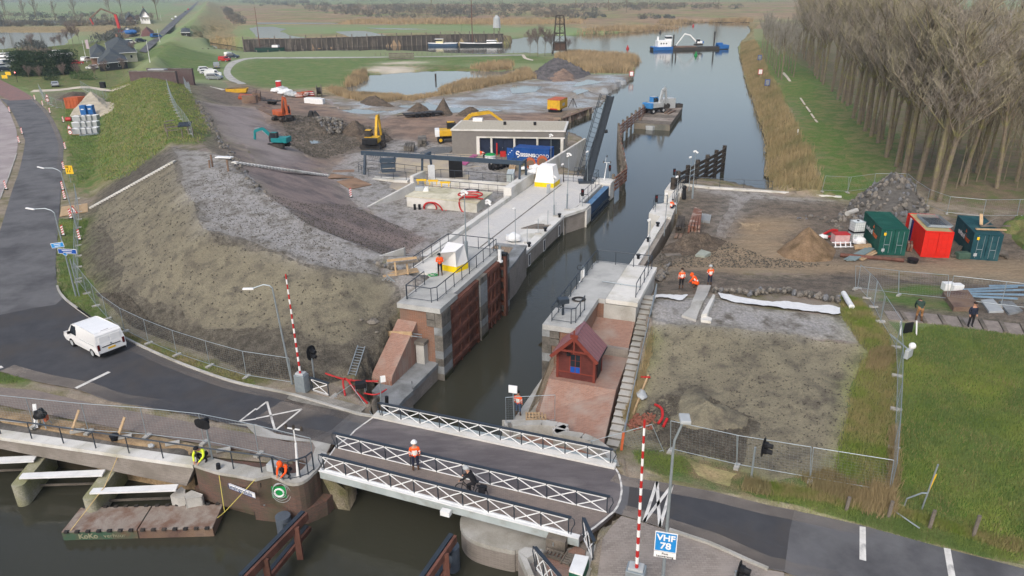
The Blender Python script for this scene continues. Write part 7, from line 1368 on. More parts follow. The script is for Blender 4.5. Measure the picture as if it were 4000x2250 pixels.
# ================================================================ TREES, REEDS, GRASS
M_BARK=mat('bark','#7d7263','#6b6154',2,.95,.02,8,c3='#7c7a50',s3=.6,t3=.56,fine=.3);M_TWIG=mat('twigs','#968e82','#857d71',.4,.95,c3='#97916c',s3=.12,t3=.55);M_GTWIG=mat('grey_twigs','#98948a','#8a867c',.4,.95);M_RTWIG=mat('purple_twigs','#80726b','#71645e',.4,.95)
M_REED=mat('reed','#aa9675','#988466',.3,.95,c3='#80725a',s3=.1,t3=.56);M_TALLGR=mat('tall_dry_grass','#9c8b68','#87795a',.4,.95,c3='#74704e',s3=.12,t3=.55);M_BLADE=mat('grass_blades','#5a6e3d','#677846',.6,.9,c3='#7d8a45',s3=.25,t3=.56);M_BLADE2=mat('rough_blades','#7f7d4e','#93865f',.7,.95,c3='#6c7f38',s3=.4,t3=.54)
M_HEDGE=mat('conifer_hedge','#243524','#2f412b',.6,.9,c3='#3b4a2e',s3=.3,t3=.58);M_SHRUBF=mat('far_shrub','#5c5f5a','#4d514d',.05,.95,c3='#7c6f5c',s3=.02,t3=.55)
def bare_tree(seed,h,trunk_h,spread,r0,limbs,dens,up=.75,lvl_len=.45):
 rnd=random.Random(seed);T,C=MB(),MB();n_t=[0]
 def branch(p,d,L,r,lvl):
  segs=4 if lvl<2 else 2 if lvl==2 else 1;pts=[p];dd=d.copy()
  for k in range(segs):
   j=.12 if lvl else .025;dd=(dd+V3((rnd.gauss(0,j),rnd.gauss(0,j),rnd.gauss(.05,.07)))).normalized();pts.append(pts[-1]+dd*(L/segs))
  (T if lvl<2 else C).tube(pts,r,7 if lvl==0 else 5 if lvl==1 else 3,r*(.55 if lvl<2 else .35),cap=False)
  if lvl>=4:return
  nb={0:limbs,1:dens,2:8,3:6}[lvl]
  for k in range(nb):
   t=(.42 if lvl==0 else .2)+(.58 if lvl==0 else .8)*(k+rnd.random())/nb;i=min(int(t*segs),segs-1);q=lp(pts[i],pts[i+1],t*segs-i)
   az_=rnd.uniform(0,6.283);side_=V3((cos(az_),sin(az_),0));upv=up if lvl<2 else .35
   nd=(dd*.55+side_*spread+V3((0,0,upv*rnd.uniform(.5,1.2)))).normalized()
   branch(q,nd,L*lvl_len*rnd.uniform(.75,1.2)*(1.15-.4*t if lvl==0 else 1),max(r*(.27 if lvl==0 else .45),.016),lvl+1)
 branch(V3((0,0,-.2)),V3((rnd.gauss(0,.03),rnd.gauss(0,.03),1)),h*.8,r0,0);return T,C
def tree_proto(seed,h,name,label,tm,cm,**k):
 T,C=bare_tree(seed,h,**k);o=th(name,label,'tree');T.mk('trunk',tm,o,loc=None,sm=1);tag(C.mk('crown',cm,o),None);return o
tree_n={}
def plant(proto,used,p,s_,label,group):
 o=proto if not used else dup(proto);place(o,p,RU(0,6.28));o.scale=(s_*RU(.92,1.08),)*2+(s_,);o['label']=label;o['group']=group;return o
ORD=['first','second','third','fourth','fifth','sixth','seventh','eighth','ninth','tenth','eleventh','twelfth','thirteenth','fourteenth','fifteenth','sixteenth','seventeenth','eighteenth','nineteenth','twentieth']
PB=[tree_proto(s_,24,'poplar_tree','x',M_BARK,M_TWIG,trunk_h=6,spread=.68,r0=.34,limbs=26,dens=7,lvl_len=.36,up=.65)for s_ in(3,14)]
used=[0,0]
row=PG("30 640,920 700,1000 745,1035 795,1065 855,1190 912,1250 972,1320 1035,1375 1105,1440 / 31 1190,140 1290,235 1365,325 1500,410 1640,560")
for i,p in enumerate(row):
 k=i%2;plant(PB[k],used[k],drop(p),RU(.92,1.08),'big bare poplar beside the grass path, %s in the row from the canal bend'%ORD[i],'poplars along the grass path');used[k]=1
ex_=(row[1]-row[0]);dr=(row[0]-row[4]).normalized()
for i in range(16):
 p=row[0]+dr*(6+7.5*i)+V3((RU(-1,1),0,0));k=i%2;plant(PB[k],1,drop(p),RU(.9,1.05),'bare poplar further along the grass path, hidden among the row ends','far poplars along the path')
for i in range(13):
 p=lp(row[i],row[i+1],.5)+V3((1.2,0,0));k=i%2;plant(PB[k],1,drop(p),RU(.75,.9),'slimmer bare poplar standing between the big ones, %s from the canal bend'%ORD[i],'slim poplars along the grass path')
back=PG("30 760,700 900,760 1050,800 1200,860 1350,900 1500,950 1700,1000 1900,1060 2150,1100 2450,1130 / 30 600,600 900,560 1250,600 1600,640 2000,650 2450,700 / 30 400,520 700,470 1000,440 1400,430")
for i,p in enumerate(back):k=i%2;plant(PB[k],used[k],drop(p),RU(.8,1.0),'bare tree standing deep in the wood behind the poplar row','trees deep in the wood')
side_=PG("31 1720,585 1780,300 1950,420 2100,300 2300,450 2500,380 2800,500 3200,400")
for i,p in enumerate(side_):k=i%2;plant(PB[k],used[k],drop(p),RU(.7,.95),'bare tree at the wood edge behind the containers, %s from the stone heap'%ORD[i],'trees behind the containers')
PA=tree_proto(31,14,'avenue_tree','x',M_BARK,M_GTWIG,trunk_h=5,spread=.5,r0=.16,limbs=12,dens=7,lvl_len=.36)
av=PG("30 135,805 100,780 75,740 55,700 35,665 15,640 255,775 235,740 205,715 180,670 160,640 / 20 2560,620 2545,590 2530,560 2515,520")
for i,p in enumerate(av):plant(PA,i,drop(p),RU(.9,1.15),'young avenue tree by the pale canal path, %s counted from the near end'%ORD[i],'avenue trees on the canal path')
PSa=[tree_proto(s_,13,'bare_sapling','x',M_BARK,M_TWIG,trunk_h=2,spread=.35,r0=.09,limbs=9,dens=3,lvl_len=.3)for s_ in(41,52)]
us=[0,0];rnd=random.Random(5);A0=PG("31 1450,330 2576,640 3300,700 / 30 3300,900 2400,900 1500,1150 1250,1300");xs_a,ys_a=[p.x for p in A0],[p.y for p in A0];n_s=0
while n_s<230:
 x,y=rnd.uniform(min(xs_a),max(xs_a)),rnd.uniform(min(ys_a),max(ys_a))
 if not inside([(p.x,p.y)for p in A0],np.array([x,x+1e-9]),np.array([y,y+1e-9]))[0]:continue
 _ord.clear();k=n_s%2;plant(PSa[k],us[k],drop(V3((x,y,0))),rnd.uniform(.6,1.25),'thin bare sapling in the dense thicket behind the containers','saplings in the thicket');us[k]=1;n_s+=1
PS=[tree_proto(s_,9,'bare_bush','x',M_BARK,M_RTWIG,trunk_h=1,spread=.8,r0=.1,limbs=9,dens=6,lvl_len=.5,up=.6)for s_ in(61,)][0]
us=0
for s_,z_,lb_ in(("00 90,640",-.4,'white cabin cruiser at the left edge by the hedge'),("00 60,600",-.4,'white motorboat behind the cabin cruiser'),("00 610,570",-.4,'small white boat behind the big hedge')):
 p=P1(s_,z_);o=th('moored_boat',lb_,'boat',p);PR_([p+V3(v)for v in((-4,-1.3,0),(3,-1.3,0),(5,0,0),(3,1.3,0),(-4,1.3,0))],[p+V3(v)for v in((-4.2,-1.5,1.3),(3,-1.5,1.4),(5.6,0,1.7),(3,1.5,1.4),(-4.2,1.5,1.3))]).mk('hull',M_CARW,o);BX(p+V3((-.8,0,2)),(4,2.2,1.3)).mk('cabin',M_CARW,o,bev=.1);BX(p+V3((-.8,0,2.2)),(4.04,2.24,.5)).mk('cabin_window',M_GS,o)
for s_,sc_,lb_ in[("20 180,575",1.0,'bare willow left of the lattice tower, leftmost'),("20 260,570",1.15,'bare willow second from left by the lattice tower'),("20 330,565",1.1,'bare willow in the middle by the lattice tower'),("20 400,560",.9,'bare willow touching the left tower leg'),("20 560,555",.7,'small bare willow right of the lattice tower')]:plant(PS,us,G1(s_),sc_,lb_,'willows by the tower');us=1
tl=["00 70,240","00 265,245","00 380,245","00 570,240","00 770,235","00 1125,235","00 1240,225"]
for i,s_ in enumerate(tl):plant(PA,1,G1(s_),(1.7,1.5,1.6,1.4,1.5,2.0,2.4)[i],'bare tree in the line beyond the left pond, %s from the left'%ORD[i],'trees beyond the left pond')
plant(PB[1],1,G1("00 1590,200"),1.35,'large round bare tree beside the white farmhouse','lone trees')
for i,(s_,sc_)in enumerate((("10 1760,120",1.2),("20 640,110",1.5),("20 975,110",1.6),("20 1150,130",1.0),("30 -500,90",1.3),("10 2480,60",1.2))):plant(PB[i%2],1,G1(s_),sc_,['tall bare tree on the marsh behind the tall ship mast','tall bare tree behind the lattice tower','tall bare tree on the far shore right of the tower','smaller bare tree right of the pair behind the tower','bare tree far back near the canal end','bare tree at the back edge of the marsh'][i],'lone trees')
for i,(s_,sc_)in enumerate((("00 620,500",.7),("00 700,480",.9),("00 740,470",1.1),("00 560,500",.6),("00 800,430",.7),("00 60,530",.7),("00 340,520",.8),("00 1330,300",.9),("00 1400,260",.8),("00 1540,260",1.0),("00 1360,600",.7),("00 300,830",.5),("00 420,840",.5),("00 660,830",.55),("00 800,810",.5),("00 960,810",.5),("00 1080,790",.55),("00 1250,760",.55))):plant(PS,1,G1(s_),sc_,'bare shrub around the houses and ponds, %s of those listed from the water side'%ORD[i],'shrubs around the houses')
def faces_mass(name,m,centers,radii,n_each,size,label=None,cat=None,kind=None,parent=None,vertical=0.0,seed=1,loc=None):
 g=np.random.default_rng(seed);V,Fc=[],[];c=np.asarray(centers,float);r_=np.asarray(radii,float)
 for ci,ri in zip(c,r_):
  d=g.normal(size=(n_each,3));d/=np.linalg.norm(d,axis=1)[:,None];p=ci+d*ri*(g.uniform(.45,1,(n_each,1))**.6);a=g.normal(size=(n_each,3));a[:,2]*=1+vertical;a/=np.linalg.norm(a,axis=1)[:,None];b=g.normal(size=(n_each,3));b/=np.linalg.norm(b,axis=1)[:,None]
  s_=size*g.uniform(.6,1.4,(n_each,1));V.append(np.stack([p-a*s_,p+b*s_*.5,p+a*s_],1).reshape(-1,3))
 V=np.concatenate(V);nt_=len(V)//3
 b=MB();b.v=[tuple(v)for v in V];b.f=[(3*i,3*i+1,3*i+2)for i in range(nt_)]
 o=b.mk(name,m,parent,loc);return tag(o,label,cat,kind=kind)
def sct(ring_,n,seed):
 g=np.random.default_rng(seed);xs,ys=[p[0]for p in ring_],[p[1]for p in ring_];out=[]
 while len(out)<n:
  X,Y=g.uniform(min(xs),max(xs),n*3),g.uniform(min(ys),max(ys),n*3);_ord.clear();k=inside(ring_,X,Y);out+=list(zip(X[k],Y[k]))
 return out[:n]
hp=PZ("00 150,760 260,775 420,770 560,765 700,745",0);o=th('conifer_hedge','big dark clipped conifer hedge in front of the pond','hedge',hp[2]);cs,rs=[],[]
for p in along(hp,1.6):
 for k in range(4):
  for j in range(3):cs.append((p.x+RU(-.5,.5),p.y+j*2.2,1.2+k*1.7));rs.append((1.5,1.4,1.4))
faces_mass('foliage',M_HEDGE,cs,rs,110,.35,parent=o)
for i,p in enumerate(along(hp,n=6)):CY_(V3((p.x,p.y+2,-.3)),V3((p.x,p.y+2,5)),.15,6).mk('stem',M_BARK,o)
hp=PZ("00 450,810 560,815",0);o=th('low_hedge','low green hedge beside the silver hatchback','hedge',hp[0]);faces_mass('foliage',M_HEDGE,[(p.x,p.y+1,.9)for p in along(hp,1.0)],[(1.0,1.2,1.0)]*len(along(hp,1.0)),120,.25,parent=o)
hp=PZ("00 720,800 930,810",0);o=th('low_hedge','green hedge in front of the garden room','hedge',hp[0]);faces_mass('foliage',mat('laurel_hedge','#3e5530','#4a6036',.6,.9),[(p.x,p.y+1,1.2)for p in along(hp,1.2)],[(1.2,1.2,1.3)]*len(along(hp,1.2)),140,.28,parent=o)
cs,rs=[],[]
for ring_s,n,hh in(("10 450,110 900,60 1100,75 2000,60 2576,60 / 20 0,60 1500,60 2300,70 2300,95 1000,110 0,130 / 10 2576,190 2000,205 1300,190 900,190 820,150 480,105",420,3.2),("10 -200,25 500,20 950,90 600,100 0,60",90,3.0),("20 0,160 400,190 800,200 1000,160 500,130",50,2.2),("00 2250,100 2350,120 2480,250 2380,270",40,2.5),("00 -800,150 900,150 1400,165 1400,200 0,195 -800,200",130,2.4),("00 -800,245 900,240 1350,235 1350,262 0,268",130,2.4),("20 1200,190 1420,160 1700,185 1400,200",10,2.0),("00 190,560 530,570 520,500 300,470 200,500",25,1.8),("00 830,480 1300,300 1400,330 1200,420 900,520",40,1.8),("S 0,13 4000,11 4000,4 0,4",260,8)):
 for x,y in sct([(p.x,p.y)for p in PG(ring_s)],n,n):s_=hh*RU(.6,1.5);cs.append((x,y,gz(x,y)+s_*.7));rs.append((s_*1.6,s_*1.6,s_))
faces_mass('scrub_belt',M_SHRUBF,cs,rs,80,1.0,kind=KF,vertical=1.0,loc=(0,0,0))
def blades(name,m,areas,kind='stuff',seed=3):
 g=np.random.default_rng(seed);V=[]
 for ring_,n,hh,ww in areas:
  pts=sct([(p[0],p[1])for p in ring_],n,seed);seed+=1
  for x,y in pts:
   z=gh(x,y)
   if z<ZW+.02 and hh<1:continue
   for j in range(3):
    a=g.uniform(0,6.283);d=np.array([cos(a),sin(a),0]);h_=hh*g.uniform(.6,1.25);ln=g.normal(0,.18,2)*h_;o_=g.normal(0,ww*2.5,2);b0=np.array([x+o_[0],y+o_[1],z-.05]);V+=[b0-d*ww*.5,b0+d*ww*.5,b0+np.array([ln[0],ln[1],h_])]
 b=MB();b.v=[tuple(v)for v in V];b.f=[(3*i,3*i+1,3*i+2)for i in range(len(V)//3)];return tag(b.mk(name,m,loc=(0,0,0)),kind=kind)
blades('reed_bed',M_REED,[(PG("20 560,550 900,552 1250,585 1290,620 1205,660 1185,742 950,735 800,740 650,690 560,620 430,590"),5200,2.4,.22),(PG("10 890,870 1000,760 1100,735 1110,790 980,855"),900,2.0,.18),(PG("10 720,890 860,900 960,945 1450,970 1500,990 1350,1030 1000,1010 800,950"),2200,1.1,.14),(PG("10 1500,985 1850,935 1870,960 1560,1015 1480,1010"),500,.9,.14),(PG("10 1880,900 2100,825 2480,795 2576,760 / 20 150,700 250,790 / 10 2576,830 2100,920 1880,955"),3200,1.5,.16),(PG("10 2160,690 2400,650 2576,640 2576,700 2300,712"),700,2.0,.2),
 (PG("20 600,350 800,325 1200,315 1690,282 1200,290 800,300"),700,3,.5),(PG("20 1500,238 1900,222 2390,222 2390,205 1500,225"),700,3,.6),(PG("10 800,245 2576,248 / 20 700,240 700,200 / 10 2576,200 1000,205"),2200,2.2,.7)])
blades('tall_grass',M_TALLGR,[(PG("20 2310,440 2300,560 2330,680 2350,780 2390,900 2440,1020 2500,1230 2560,1390 / 31 0,370 50,460 540,480 520,340 480,220 420,60 / 30 350,1443 270,1220 150,1020 95,860 0,760 / 20 2540,620 2450,420"),9000,1.1,.12),(PG("33 400,560 1000,650 1200,720 1240,840 1000,830 500,640"),1100,.55,.05),(PG("33 1000,600 1230,640 1240,820 1050,760"),500,.8,.05),(PG("32 1030,680 1120,620 1250,640 1260,760 1150,830 1000,820"),900,.45,.05),(PG("33 600,420 1000,640 700,620 300,480"),700,.45,.05),(PG("33 1230,0 1270,0 1280,560 1200,620"),500,.6,.04),(PG("22 1420,400 1390,640 1300,1000 1200,1330 1130,1340 1330,800"),600,.4,.05),(PG("23 2350,500 2542,560 2542,660 2300,600"),400,.5,.05)])
blades('meadow_grass',M_BLADE,[(PG("32 1310,480 1700,390 2576,500 3000,560 / 33 3000,1300 2542,1250 1500,830 1280,720 / 32 1300,900"),26000,.2,.05),(PG("33 0,600 600,690 1200,830 1700,980 2542,1200 2542,1320 1750,1150 900,920 0,690"),5000,.16,.035),(PG("01 600,760 900,760 800,1080 850,1300 / 02 960,60 1130,370 930,330 740,190 640,110 575,0 / 01 570,1200"),3500,.2,.05),(PG("23 1200,210 1700,260 1800,420 1450,450 1250,330"),900,.18,.04),(PG("02 -200,800 0,870 330,945 60,980 -200,950"),700,.15,.04),(PG("00 1330,810 1480,760 1660,790 1820,830 2000,1100 2100,1300 / 01 2000,0 1750,0 1300,330 1100,390 1000,300 / 00 1000,1443 1130,880"),7000,.28,.12),(PG("00 660,1100 1000,1160 990,1443 / 01 960,300 760,450 680,0"),2500,.3,.09)])
blades('rough_grass',M_BLADE2,[(PG("32 740,90 920,130 1050,290 1200,480 1280,800 1270,1443 / 33 1250,420 1200,640 1000,630 650,440 740,100 / 32 800,1300 900,850 1030,660 920,560 760,300"),7000,.28,.05),(PG("33 0,540 600,660 1200,760 1250,840 1000,800 0,640"),2500,.3,.045),(PG("32 1310,480 1700,390 2576,500 3000,560 / 33 3000,1300 2542,1250 1500,830 1280,720 / 32 1300,900"),6000,.2,.05),(PG("33 1300,780 2542,1120 2542,1200 1700,960 1300,850"),2500,.25,.045),(PG("02 930,335 1130,370 1350,500 1700,620 2150,780 2576,960 2540,1010 1850,790 1220,500"),1600,.18,.04),(PG("00 1330,810 1480,760 1660,790 1820,830 2000,1100 2100,1300 / 01 2000,0 1750,0 1300,330 1100,390 1000,300 / 00 1000,1443 1130,880"),5000,.3,.12)],seed=40)
M_BOATW=M_CARW
for i,s_ in enumerate(("30 2050,210","30 2300,250","30 2480,240","30 2250,380","30 2420,400","30 2560,420","30 2150,500","30 2500,510","30 2080,560","30 2350,350")):
 p=P1(s_,-1.2);L=RU(8,11);o=th('moored_yacht','white yacht moored behind the thicket, %s of those glimpsed through the branches'%ORD[i],'boat',p);o['group']='yachts behind the thicket'
 out=[(0,1.2),(L*.6,1.5),(L*.85,.9),(L,.05)];rg_=[(x,-y)for x,y in out]+[(x,y)for x,y in reversed(out)]
 PR_([p+V3((x,y*.8,-.3))for x,y in rg_],[p+V3((x,y,1.1))for x,y in rg_]).mk('hull',M_BOATW,o);BX(p+V3((L*.42,0,1.5)),(L*.4,1.9,.9)).mk('cabin',M_BOATW,o,bev=.1);BX(p+V3((L*.42,0,1.6)),(L*.38,1.94,.35)).mk('cabin_window',M_GS,o);CY_(p+V3((L*.55,0,1)),p+V3((L*.55,0,12)),.08,6).mk('mast',M_LG,o)
def clods(name,areas,m,seed=9):
 g=np.random.default_rng(seed);b=MB()
 for ring_,n,s0 in areas:
  for x,y in sct([(p[0],p[1])for p in ring_],n,seed):
   seed+=0;z=gh(x,y);r_=s0*g.uniform(.4,1.3);q=[V3((x+r_*g.uniform(.6,1.2)*cos(t),y+r_*g.uniform(.6,1.2)*sin(t),z+g.uniform(-.3,.1)*r_))for t in(0,1.3,2.5,3.8,5.1)];t_=V3((x+g.uniform(-.3,.3)*r_,y+g.uniform(-.3,.3)*r_,z+r_*g.uniform(.5,1.1)));b.add(q+[t_],[(i,(i+1)%5,5)for i in range(5)])
  seed+=1
 return tag(b.mk(name,m,loc=(0,0,0)),kind=KF)
clods('soil_clods',[(PG("02 960,70 1250,60 1500,330 1900,500 2300,640 2576,700 / 12 300,760 700,900 900,930 700,985 300,925 / 02 2500,870 2100,680 1700,550 1350,410"),7000,.11),(PG("01 1000,640 1740,190 1840,430 1990,770 2400,1000 / 11 300,1150 900,1290 / 12 1300,300 1100,700 500,700 / 02 2300,500 1500,200 / 01 1100,1300 900,900"),1500,.09),(PG("01 1840,420 2000,740 2300,915 / 11 300,1120 900,1280 1230,1330 720,905 160,560 / 01 2330,190"),2500,.07),(PG("11 100,500 480,600 950,620 1200,730 1500,860 1700,960 1540,1090 1290,1130 1130,1060 720,905 480,790"),4500,.07),(PG("22 1400,420 2400,440 / 32 300,480 920,580 830,1100 780,1443 / 33 350,440 / 23 2000,330 1120,150 / 22 1250,1250"),2000,.06),(PG("22 1500,1100 1900,1050 2400,1330 / 23 2300,330 1500,190 / 22 1300,1300"),2500,.1),(PG("21 1420,1100 2100,960 2576,1150 / 31 700,1230 / 21 1450,1250"),2000,.1),(PG("10 250,1150 700,1190 1350,1300 / 11 900,100 560,140 330,10"),2500,.22)],M_DS)
# ================================================================ PEOPLE
M_SKIN=mat('skin','#b98b72','#ad7f67',8,.6);M_HV=mat('hi_vis_orange','#ee5c22','#e4521c',5,.7);M_HIYEL=mat('hi_vis_yellow','#cfe03a','#c4d634',5,.7);M_REFL=mat('reflective_tape','#d8d6cf','#cbc9c2',6,.4);M_NAVY=mat('navy_cloth','#232836','#2b3040',6,.85);M_JEANS=mat('denim','#41536e','#394a63',6,.85);M_BC=mat('black_cloth','#1d1d20','#26262a',6,.85);M_TANC=mat('tan_cloth','#9a7350','#8c6747',6,.85);M_BOOT=mat('leather_boot','#5b4434','#4d392b',6,.7);M_DGRN=mat('dark_green_cloth','#2c3b34','#34443c',6,.85);M_HAIR=mat('dark_hair','#2a211c','#342a24',9,.8)
PO={
'stand':dict(pel=(0,0,.96),che=(0,.01,1.38),nec=(0,.01,1.54),hed=(0,.03,1.68),el=((-.26,-.03,1.16),(.26,-.03,1.16)),wr=((-.24,.08,.94),(.24,.08,.94)),kn=((-.11,.03,.52),(.12,.03,.52)),an=((-.13,-.02,.1),(.14,-.01,.1))),
'phone':dict(pel=(0,0,.96),che=(0,.0,1.38),nec=(0,.02,1.54),hed=(0,.06,1.66),el=((-.27,.02,1.14),(.27,.02,1.14)),wr=((-.08,.26,1.26),(.08,.26,1.26)),kn=((-.11,.03,.52),(.12,.03,.52)),an=((-.14,-.02,.1),(.14,.02,.1))),
'bend':dict(pel=(0,-.1,.88),che=(0,.28,1.12),nec=(0,.42,1.16),hed=(0,.54,1.12),el=((-.24,.4,.88),(.24,.42,.88)),wr=((-.14,.55,.66),(.16,.55,.66)),kn=((-.12,.06,.48),(.13,.02,.48)),an=((-.14,-.04,.1),(.15,-.12,.1))),
'crouch':dict(pel=(0,-.12,.38),che=(0,.18,.74),nec=(0,.3,.86),hed=(0,.4,.92),el=((-.28,.34,.52),(.28,.34,.52)),wr=((-.12,.52,.3),(.14,.52,.3)),kn=((-.2,.26,.48),(.2,.26,.48)),an=((-.17,.02,.1),(.18,.04,.1))),
'sit':dict(pel=(0,0,.18),che=(0,.1,.6),nec=(0,.16,.76),hed=(0,.22,.88),el=((-.27,.22,.42),(.27,.22,.42)),wr=((-.1,.42,.4),(.12,.42,.4)),kn=((-.14,.42,.34),(.15,.44,.34)),an=((-.13,.72,.1),(.15,.74,.1))),
'cycle':dict(pel=(0,-.2,.98),che=(0,.08,1.38),nec=(0,.16,1.52),hed=(0,.24,1.64),el=((-.26,.3,1.2),(.26,.3,1.2)),wr=((-.24,.5,1.05),(.24,.5,1.05)),kn=((-.12,.18,.78),(.12,.16,.62)),an=((-.12,.02,.42),(.12,.1,.22)))}
def person(label,loc,rz,pose,jacket,trousers,head='hair',helmet=None,boots=None,sc=1.0,stripes=True,tilt=0):
 J={k:v for k,v in PO[pose].items()};boots=boots or M_BOOT;o=th('person',label,'person',(0,0,0))
 V=lambda t:V3(t);pel,che,nec,hed=V(J['pel']),V(J['che']),V(J['nec']),V(J['hed']);vs,es,rs,tg=[],[],[],[]
 def av(p,r,t):vs.append(p);rs.append(r);tg.append(t);return len(vs)-1
 up_=(che-pel).normalized();i0=av(pel,(.165,.125),'L');i1=av(lp(pel,che,.45),(.16,.125),'J');i2=av(che,(.19,.14),'J');i3=av(nec,(.07,.07),'S');i4=av(lp(nec,hed,.5),(.085,.095),'S');i5=av(hed+(hed-nec)*.35,(.1,.11),'S')
 es+=[(i0,i1),(i1,i2),(i2,i3),(i3,i4),(i4,i5)]
 for k,s_ in((0,-1),(1,1)):
  sh=lp(pel,che,1.06)+V3((s_*.2,0,0));e_,w_=V(J['el'][k]),V(J['wr'][k]);a=av(sh,(.085,.085),'J');b=av(e_,(.06,.06),'J');c=av(w_,(.045,.045),'J');d=av(w_+(w_-e_).normalized()*.09,(.035,.045),'S');es+=[(i2,a),(a,b),(b,c),(c,d)]
  hp=pel+V3((s_*.1,0,-.04));kn,an=V(J['kn'][k]),V(J['an'][k]);a=av(hp,(.105,.105),'L');b=av(kn,(.075,.075),'L');m_=av(lp(kn,an,.35),(.07,.07),'L');c=av(an,(.052,.052),'B');d=av(an+V3((0,.16,-.055)),(.05,.045),'B');es+=[(i0,a),(a,b),(b,m_),(m_,c),(c,d)]
 me=bpy.data.meshes.new('p');me.from_pydata([tuple(v)for v in vs],es,[]);t=bpy.data.objects.new('p',me);COL.objects.link(t);t.modifiers.new('s','SKIN');sm=t.modifiers.new('u','SUBSURF');sm.levels=1;sm.render_levels=1
 if not me.skin_vertices:return o
 for k,sv in enumerate(me.skin_vertices[0].data):sv.radius=rs[k];sv.use_root=(k==0)
 dg=bpy.context.evaluated_depsgraph_get();bm_=bpy.data.meshes.new_from_object(t.evaluated_get(dg))
 bpy.data.objects.remove(t);bm_.materials.clear()
 for m in(jacket,trousers,M_SKIN,boots,M_REFL):bm_.materials.append(m)
 SL=[(vs[a],vs[b],tg[b]if tg[b]!='S' or tg[a]=='S' else 'S')for a,b in es];idx={'J':0,'L':1,'S':2,'B':3}
 for f in bm_.polygons:
  c=f.center;best,bt=9,'J'
  for a,b,tt in SL:
   d=b-a;u=max(0,min(1,(c-a).dot(d)/max(1e-6,d.length_squared)));q=(c-(a+d*u)).length
   if q<best:best,bt=q,tt
  f.material_index=idx[bt];f.use_smooth=True
  if stripes and bt=='J':
   u=(c-pel).dot(che-pel)/(che-pel).length_squared
   if .28<u<.42 or .62<u<.74:f.material_index=4
 bo_=bpy.data.objects.new('body',bm_);COL.objects.link(bo_);bo_.parent=o
 hc=hed+(hed-nec)*.22;f_=V3((0,1,0))
 fc=MB();fc.bar(hc+f_*.1,hc+f_*.135+UP*-.03,.03,.05);[fc.sphere(hc+V3((s_*.1,0,0)),.03,6,4,(.5,1,1.3))for s_ in(-1,1)];tag(fc.bl(o,'face',M_SKIN),kind=KF);ey=MB();[ey.sphere(hc+V3((s_*.04,.1,.025)),.014,6,4)for s_ in(-1,1)];ey.box(hc+V3((0,.105,-.055)),(.05,.012,.012));tag(ey.bl(o,'eyes',M_HAIR),kind=KF)
 for k,s_ in((0,-1),(1,1)):
  e_,w_=V(J['el'][k]),V(J['wr'][k]);d=(w_-e_).normalized();sd=d.cross(UP);sd=sd.normalized()if sd.length>.1 else V3((1,0,0));h_=MB();p=w_+d*.07
  for j in range(4):a=p+sd*(j-1.5)*.02;L_=(.075,.085,.08,.06)[j];h_.tube([a,a+d*L_*.5,a+d*L_*.8+UP*-.025],.009,5)
  h_.tube([w_+d*.03+sd*.03*-s_,w_+d*.06+sd*.055*-s_,w_+d*.1+sd*.05*-s_],.011,5);tag(h_.bl(o,'fingers',M_SKIN),kind=KF)
 if helmet:h_=MB();h_.sphere(hc+UP*.03,.145,12,5,(1,1.15,.95),half=True);h_.cyl(hc+UP*.02,hc+UP*.035,.17,12);h_.bl(o,'helmet',helmet)
 elif head=='hood':h_=MB();h_.sphere(hc-f_*.03,.155,10,7,(1,.95,1.15));h_.bl(o,'hood',jacket)
 else:h_=MB();h_.sphere(hc-f_*.02+UP*.02,.128,10,5,(.95,1.1,1.0),half=True);h_.bl(o,'hair' if head=='hair' else 'cap',M_HAIR if head=='hair' else M_BC)
 place(o,loc,rz);o.scale=(sc,sc,sc);return o
def face_to(a,b):return math.atan2(-(b[0]-a[0]),b[1]-a[1])
p=P1("13 1588,408",.055);person('person in orange jacket and white helmet standing on the bridge footway',p,.15,'stand',M_HV,M_NAVY,helmet=M_OW,sc=1.04)
p=P1("11 1855,1328",3.11);person('person in orange jacket and dark helmet on the left lock head',p,pi,'phone',M_HV,M_BC,helmet=M_K,sc=1.02,stripes=False)
p=P1("22 62,1298",-1.2);person('person in orange jacket and jeans by the mesh fence at the lock mouth',p,-.4,'stand',M_HV,M_JEANS,head='hair',sc=.98)
p=P1("13 320,455",.1);person('person in orange crouching by the cables on the bridge pier',p,2.6,'crouch',M_HV,M_BC,head='hood',boots=M_BC,sc=1.1)
p=P1("03 2030,305",.05);person('person in yellow hi-vis kneeling at the foreground railing',p,2.9,'crouch',M_HIYEL,M_BC,head='cap',boots=M_BC,sc=1.15)
p=P1("a 690,805",ZS+.1);person('person in orange bending over in front of the building doors',p,1.2,'bend',M_HV,M_BC,head='hood',sc=1.0)
p=LU(43.4,9.0,-.05);p=P1("21 1600,655",-.05);person('person in orange vest sitting on the right quay coping',p,-.9,'sit',M_HV,M_NAVY,head='cap',sc=1.05)
p=drop(G1("e 2390,690"));person('person in orange and navy jacket standing left of the trench',p,0.1,'stand',M_HV,M_BC,head='hair');p=drop(G1("22 1850,10"));person('person in orange hooded suit crouching at the concrete path',p,.9,'crouch',M_HV,M_HV,head='hood',sc=1.1);p=drop(G1("22 1985,-5"));person('person in orange jacket and pale helmet right of the crouching one',p,.1,'phone',M_HV,M_NAVY,helmet=M_LG)
p=drop(G1("32 2030,405"));person('person in dark jacket standing on the concrete path with hands in pockets',p,pi,'stand',M_NAVY,M_BC,head='hair',stripes=False,boots=M_BC);p=drop(G1("32 1510,345"));person('person in dark green coat and tan trousers leaning forward on the path',p,-.3,'bend',M_DGRN,M_TANC,head='hair',stripes=False,sc=1.12)
w0,w1=P1("13 2040,640",.055),P1("13 2245,680",.055);fw_=(w0-w1);bkm=lp(w0,w1,.5);rzb=face_to(w1,w0)
bk=th('bicycle','black city bicycle with panniers on the bridge footway','bicycle');
